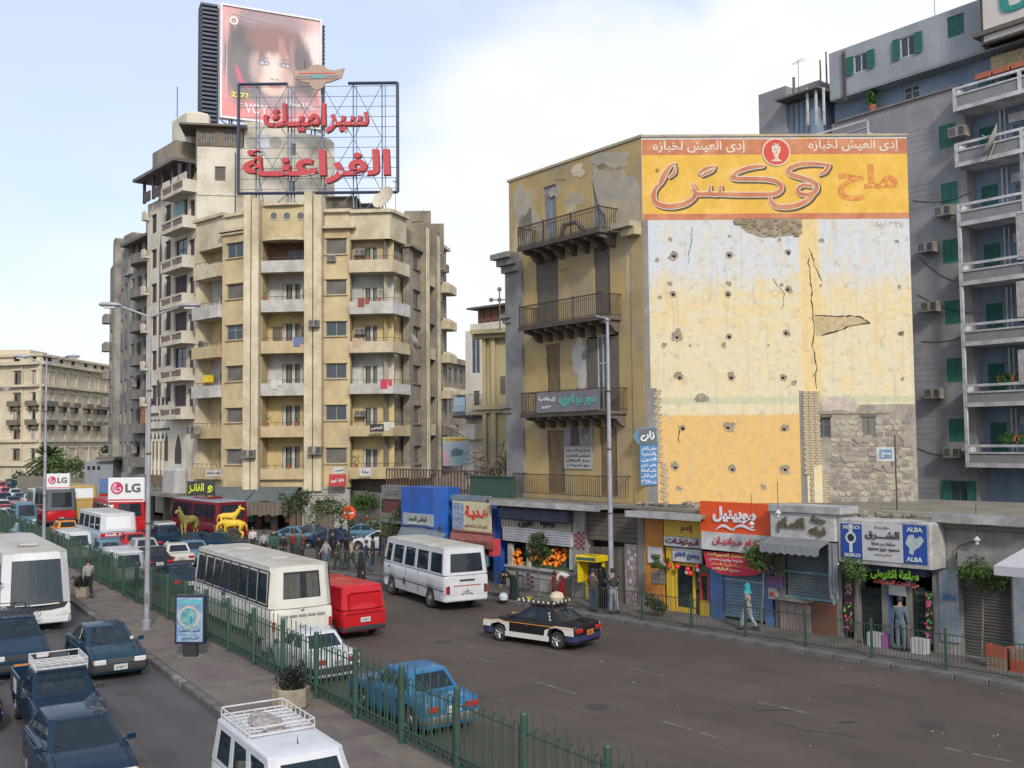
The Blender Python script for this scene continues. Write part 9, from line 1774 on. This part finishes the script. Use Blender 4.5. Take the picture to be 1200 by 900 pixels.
# far low wall with crenels and the grey hut
a = AT(20,565,140); c = AT(132,565,120); w_ = (c-a).length; lw = thing('boundary_wall','low stone boundary wall with a notched top along the far left road','wall',(a.x,a.y,0),atan2(c.y-a.y,c.x-a.x)); stn = mat('wall_stone_far',(.20,.175,.14),.9,var=.25,vs=1); obj('wall',MB().box(0,w_,0,.5,0,2.6),stn,lw)
for i in range(int(w_/1.1)): link('merlon',cached('merlon',lambda: MB().box(0,.6,0,.5,0,.5).mesh('merlon',[stn])),lw,(i*1.1,0,2.6))
a = AT(99,575,112); c = AT(132,575,112); hz_ = AT(99,541,112).z; ht = thing('utility_hut','low blue-grey hut with three small vents beside the grey building','hut',(a.x,a.y,0)); obj('wall',MB().box(0,c.x-a.x,0,5,0,hz_),mat('hut_grey',(.20,.22,.24),.8,var=.15,vs=1),ht); obj('roof',MB().box(1.5,c.x-a.x+.5,-.8,5,hz_+.2,hz_+.5),shut_d,ht)
for i in range(3): obj('vent',MB().box(.3+i*.55,.6+i*.55,-.05,0,hz_-.9,hz_-.5),darkin,ht)
obj('notice',MB().box(0,1.0,-.1,0,0,1.6),bp_,ht,(1.7,-.02,1.9)); obj('notice_strip',MB().box(0,1.0,-.1,0,0,.3),tl,ht,(1.7,-.02,1.5))
# ================================================================== LAMP POSTS AND STREET FURNITURE
pole = mat('galvanised_pole',(.36,.37,.41),.45,.3,var=.12,vs=3,col2=(.24,.24,.26),bs=1); lens_ = mat('lamp_lens',(.5,.5,.48),.3)
def lamp_post(label,pos,H,th,r=.11,arms=2,al=1.15,z=.17):
    t = thing('street_lamp',label,'street lamp',(pos[0],pos[1],z),R(th),'tall street lamps'); m = MB(); m.smooth = True; m.lathe([(r*1.5,0),(r*1.5,.35),(r,.38),(r*.75,H*.55),(r*.5,H)],12); obj('pole',m,pole,t); obj('base_collar',MB().lathe([(r*1.9,0),(r*1.9,.06)],12),pole,t); obj('access_door',MB().box(-.05,.05,-r-.02,-r,1.0,1.4),shut_g,t)
    for zz in (H*.33,H*.55,H*.75): obj('joint_ring',MB().lathe([(r*.95,0),(r*1.0,.03),(r*.95,.06)],12),iron,t,(0,0,zz))
    for s in ((1,-1) if arms == 2 else (1,) if arms else ()):
        a = MB(); a.path([(0,0,H-.15),(s*al*.5,0,H+.08),(s*al,0,H+.28)],.04,6); obj('arm',a,pole,t); h = MB(); h.smooth = True; h.loft([[(s*(al-.1+q*.85),yy*w_,H+.30+.02*q+zz_*hh) for yy,zz_ in ((-1,0),(-.7,.8),(0,1),(.7,.8),(1,0),(.6,-.55),(-.6,-.55))] for q,w_,hh in ((0,.06,.05),(.15,.13,.10),(.55,.18,.13),(.9,.14,.10),(1.0,.05,.04))]); o = obj('lamp_head',h,pole,t); b = MB(); b.bbox(-.22,.22,-.1,.1,-.08,0,.03); obj('lens',b,lens_,o,(s*(al+.35),0,H+.27))
    if arms: obj('finial',MB().tube((0,0,H-.2),(0,0,H+.1),r*.5,8),pole,t)
    return t
ps = G(172,738,.17); lp1 = lamp_post('tall silver twin-arm street lamp on the median nearest the camera',ps,12.1,8)
ps2 = G(51,660,.17); lamp_post('second twin-arm street lamp on the median, rising behind the white coach roof',ps2,12.1,8)
ps3 = AT(-16,640,95); lamp_post('third twin-arm street lamp with only its right lamp head in view at the left edge',ps3,12.1,8)
p4_ = G(717,716,.15); t4 = lamp_post('tall bare grey pole in front of the yellow corner building',p4_,AT(713,375,p4_.y).z-.15,0,.12,0,z=.15)
obj('cap',MB().lathe([(.1,0),(.12,.05),(.02,.15)],10).tube((0,0,.1),(-.5,-.1,.22),.03,5),pole,t4,(0,0,AT(713,375,p4_.y).z-.2))
lgr = mat('roundel_magenta',(.45,.02,.09),.4,var=.03,bump=0); lgw = mat('sign_clean_white',(.60,.62,.60),.4,var=.04); lgg = mat('letters_darkgrey',(.07,.07,.08),.5)
def lg(label,pos,side,z,ang=0):
    t = thing('advertising_sign',label,'sign',(pos[0],pos[1],z),R(ang)); x0 = .12 if side > 0 else -1.52; obj('board',MB().bbox(x0,x0+1.4,-.09,.09,0,.92,.03),lgw,t); obj('red_strip',MB().box(x0+.03,x0+1.37,-.10,-.085,.05,.10),lgr,t); cx = x0+.36; o = obj('roundel',MB().disc((0,0),.235,0,28),lgr,t,(cx,-.105,.53))
    w_ = [MB().box(-.075,-.045,-.006,0,-.12,.10).box(-.045,.03,-.006,0,-.12,-.09),MB().disc((-.07,.1),.03,-.005,10)]; [link('roundel_mark',q.mesh('roundel_mark',[lgw]),o) for q in w_]
    q = MB(); n = 16; [q.quad((.17*cos(a0),-.006,.17*sin(a0)),(.17*cos(a1),-.006,.17*sin(a1)),(.14*cos(a1),-.006,.14*sin(a1)),(.14*cos(a0),-.006,.14*sin(a0))) for a0,a1 in [(pi*.5+i*1.5*pi/n,pi*.5+(i+1)*1.5*pi/n) for i in range(n)]]; q.box(.03,.17,-.006,0,-.015,.015); link('roundel_mark',q.mesh('roundel_mark',[lgw]),o)
    me = textmesh('LG',.58,.34,.035,.01); me.materials.append(lgg); link('lettering',me,t,(x0+.68,-.095,.36)); obj('bracket',MB().tube((0,0,.2),(x0 if side > 0 else x0+1.4,0,.2),.03,6).tube((0,0,.75),(x0 if side > 0 else x0+1.4,0,.75),.03,6),pole,t)
lg('white LG sign fixed to the left of the nearest median lamp post',ps,-1,AT(147,588,ps.y).z); lg('white LG sign fixed to the right of the second median lamp post',ps2,1,AT(68,573,ps2.y).z)
# poster light box on the median
p = G(224,770,.17); bx = thing('advertising_lightbox','dark framed poster light box with a blue globe poster on the median','poster stand',(p.x,p.y,.17),R(-4)); dkf = mat('frame_darkblue',(.02,.025,.045),.4); obj('pedestal',MB().bbox(-.26,.22,-.1,.1,0,.5,.03),plas,bx); obj('base_plate',MB().box(-.4,.4,-.25,.25,0,.03),concrete,bx); obj('case',MB().bbox(-.52,.48,-.14,.14,.45,2.05,.03),dkf,bx); pz = mat('poster_blue_white',(.34,.42,.5),.3,var=.15,vs=4,col2=(.12,.22,.38),bs=3.5,blotch=1); pp_ = obj('poster',MB().box(-.44,.44,-.155,-.14,.53,1.97),pz,bx)
link('poster_print',MB().disc((-.05,1.35),.27,0,22).mesh('poster_print',[mat('print_globe',(.06,.2,.42),.4,var=.4,vs=6,col2=(.15,.35,.2),bs=6)]),pp_,(0,-.16,0)); link('poster_print',MB().disc((-.02,1.33),.36,0,22,.31).mesh('poster_print',[mat('print_ring',(.5,.4,.25),.4)]),pp_,(0,-.163,0)); link('poster_print',MB().box(-.4,.4,-.003,0,1.75,1.9).mesh('poster_print',[mat('print_teal',(.1,.35,.4),.4)]),pp_,(0,-.16,0))
for i,(s,z_,w_) in enumerate((('معرض القاهرة',.98,.6),('الدولى للكتاب',.84,.7),('من ٢٤ يناير',.72,.5),('أرض المعارض',.60,.6))): me = textmesh(s,w_,.09,.03,.004); me.materials.append(dblue if i % 2 else MATS['print_globe']); link('lettering',me,pp_,(-w_/2,-.16,z_))
# round red sign at the plaza, phone booth
p = G(409,668,.1); t = thing('round_sign','round red-orange sign with white lettering on a dark pole on the plaza','sign',(p.x,p.y,.1)); zc = AT(409,601,p.y).z-.1; obj('pole',MB().tube((0,0,0),(0,0,zc),.06,8),plas,t); o = obj('disc',MB().lathe([(.001,-.06),(.38,-.06),(.4,0),(.38,.06),(.001,.06)],24,'y'),mat('disc_orange_red',(.62,.07,.02),.4),t,(0,0,zc)); me = textmesh('mobil',.52,.14,.04,.01); me.materials.append(wl); link('lettering',me,o,(-.26,-.065,-.07))
p = PP(694,704); t = thing('phone_booth','yellow open pay phone booth on the pavement before the closed brown shop','phone booth',(p.x,p.y,.15),R(-40)); ypl = mat('booth_yellow',(.62,.47,.01),.4); obj('hood',MB().bbox(-.6,.6,-.45,.45,1.75,2.0,.05),ypl,t); [obj('post',MB().box(x,x+.1,.2,.3,0,1.75),ypl,t) for x in (-.5,.4)]; obj('side_screen',MB().box(-.52,-.46,-.35,.3,.8,1.75),ypl,t); obj('phone',MB().bbox(-.2,.2,.05,.25,.95,1.5,.04),plas,t); obj('name_strip',MB().box(-.5,.5,-.46,-.45,1.8,1.93),mat('booth_strip',(.05,.1,.08),.5),t)
# planters
cst = mat('planter_concrete',(.33,.28,.20),.9,var=.2,vs=3,col2=(.2,.17,.13),bs=2,streak=.4,bump=.5); darkleaf = leafmat('leaves_purple_dark',(.02,.028,.02),(.04,.035,.035))
def planter(label,px,py,r,s=1.0,seed=1,sides=8):
    p = G(px,py,.17); t = thing('planter',label,'planter',(p.x,p.y,.17),.3,'concrete planters on the median'); obj('tub',MB().lathe([(r*.9,0),(r,.05),(r,.5),(r*.88,.52),(r*.86,.42),(.01,.42)],sides),cst,t); b = MB(); rr = random.Random(seed)
    for _ in range(18): leafcloud(b,rr,(rr.uniform(-r*.6,r*.6),rr.uniform(-r*.6,r*.6),rr.uniform(.55,.95)),.25,80,.05)
    obj('foliage',b,darkleaf,t); b = MB(); leafcloud(b,rr,(.0,-r*.5,.55),.15,60,.05); obj('foliage',b,lf2,t)
planter('octagonal concrete planter with a dark shrub against the median railing',341,828,.50,seed=2); planter('concrete planter at the feet of the person on the median',96,700,.45,seed=3,sides=6)
# ---- parked motorcycles
def moto_parts():
    w = MB(); w.smooth = True; w.lathe([(.22,-.05),(.3,-.04),(.3,.04),(.22,.05),(.22,-.05)],14,'y'); f = MB(); f.tube((-.6,0,.3),(-.2,0,.55),.03); f.tube((-.2,0,.55),(.35,0,.65),.035); f.tube((.35,0,.65),(.65,0,.3),.03); f.tube((.35,0,.65),(.28,0,.95),.025); f.tube((.28,-.3,.98),(.28,.3,.98),.02); f.bbox(-.15,.2,-.12,.12,.25,.5,.04)
    s = MB(); s.bbox(-.65,-.05,-.12,.12,.68,.78,.04); k = MB(); k.bbox(-.05,.32,-.14,.14,.62,.85,.07); return w.mesh('wheel',[rub]),f.mesh('frame',[iron]),s.mesh('seat',[plas]),k.mesh('tank',[MATS['paint_red']])
mp_ = moto_parts(); rr = random.Random(8); tanks = [P_['red'],P_['black'],P_['midblue'],P_['silver']]; hn = ['red','black','blue','silver']
pos_m = ['nearest the tall lamp post','second from the tall lamp post','third from the tall lamp post','in the middle of the front row','before the jeep in the front row','nearest the golden statue']
for i in range(12):
    px = 174+(i % 6)*6.8; py = 638 if i < 6 else 631; p = G(px,py); t = thing('motorcycle','%s tanked motorcycle in the %s row, %s' % (hn[i % 4],'front' if i < 6 else 'back',pos_m[i % 6]),'motorcycle',(p.x,p.y,0),R(rr.uniform(40,75)),'motorcycles parked in two rows')
    for x in (-.6,.65): link('wheel',mp_[0],t,(x,0,.3))
    link('frame',mp_[1],t); link('seat',mp_[2],t); q = mp_[3].copy(); q.materials[0] = tanks[i % 4]; link('tank',q,t); obj('headlamp',MB().lathe([(.02,-.06),(.09,0),(.02,.02)],8,'x'),chrome,t,(.42,0,.85))
# ---- horse statues
gold_ = mat('statue_yellow',(.62,.42,.03),.5,var=.12,vs=3); olive = mat('statue_olive',(.30,.24,.06),.6,var=.25,vs=3,col2=(.16,.13,.05),bs=2)
def horse(label,px,py,ped,rz,down,m,s=1.0):
    p = G(px,py); t = thing('horse_statue',label,'statue',(p.x,p.y,0),R(rz),'horse statues on the traffic island'); q = HORSE[down].copy(); q.name = 'horse_body'; q.materials.append(m); o = link('horse_body',q,t,(0,0,ped)); o.scale = (s,s,s); hx,hz_ = ((1.13,.95) if down else (1.0,1.95)); [obj('ear',MB().tube((hx*s,k*.05*s,(hz_-.02)*s),(hx*s-.02,k*.06*s,(hz_+.12)*s),.03,5,.005),m,t,(0,0,ped)) for k in (-1,1)]
    mm = MB(); P = [(.55,1.38),(.8,1.35),(1.05,1.12)] if down else [(.5,1.40),(.70,1.62),(.88,1.90)]; [mm.box(a[0]-.07,a[0]+.07,-.03,.03,a[1]-.1,a[1]+.08) for a in P]; o = obj('mane',mm,m,t,(0,0,ped)); o.scale = (s,s,s); obj('pedestal',MB().bbox(-1.1*s,.95*s,-.35,.35,0,ped,.04),concrete,t); return t
horse('yellow horse statue with its head lowered to the left in front of the maroon coach',273,645,.75,178,True,gold_,.95)
horse('yellow horse statue with its head raised to the right behind the lowered one',268,643,1.35,2,False,gold_,.8)
horse('olive gold horse statue seen end on at the left of the yellow pair',221,645,.9,250,False,olive,1.05)
# small street objects round the plaza: stall tables and wheelie cart
m = MB(); p = G(331,653,.1); t = thing('market_barrow','green sheeted barrow behind the coach roof on the plaza','barrow',(p.x,p.y,.1)); obj('tray',MB().bbox(-1.3,1.3,-.6,.6,.75,1.3,.05),mat('sheet_teal',(.02,.07,.065),.6,var=.2),t); [obj('wheel',MB().lathe([(.3,-.04),(.38,0),(.3,.04)],12,'y'),rub,t,(x,-.65,.38)) for x in (-1,1)]
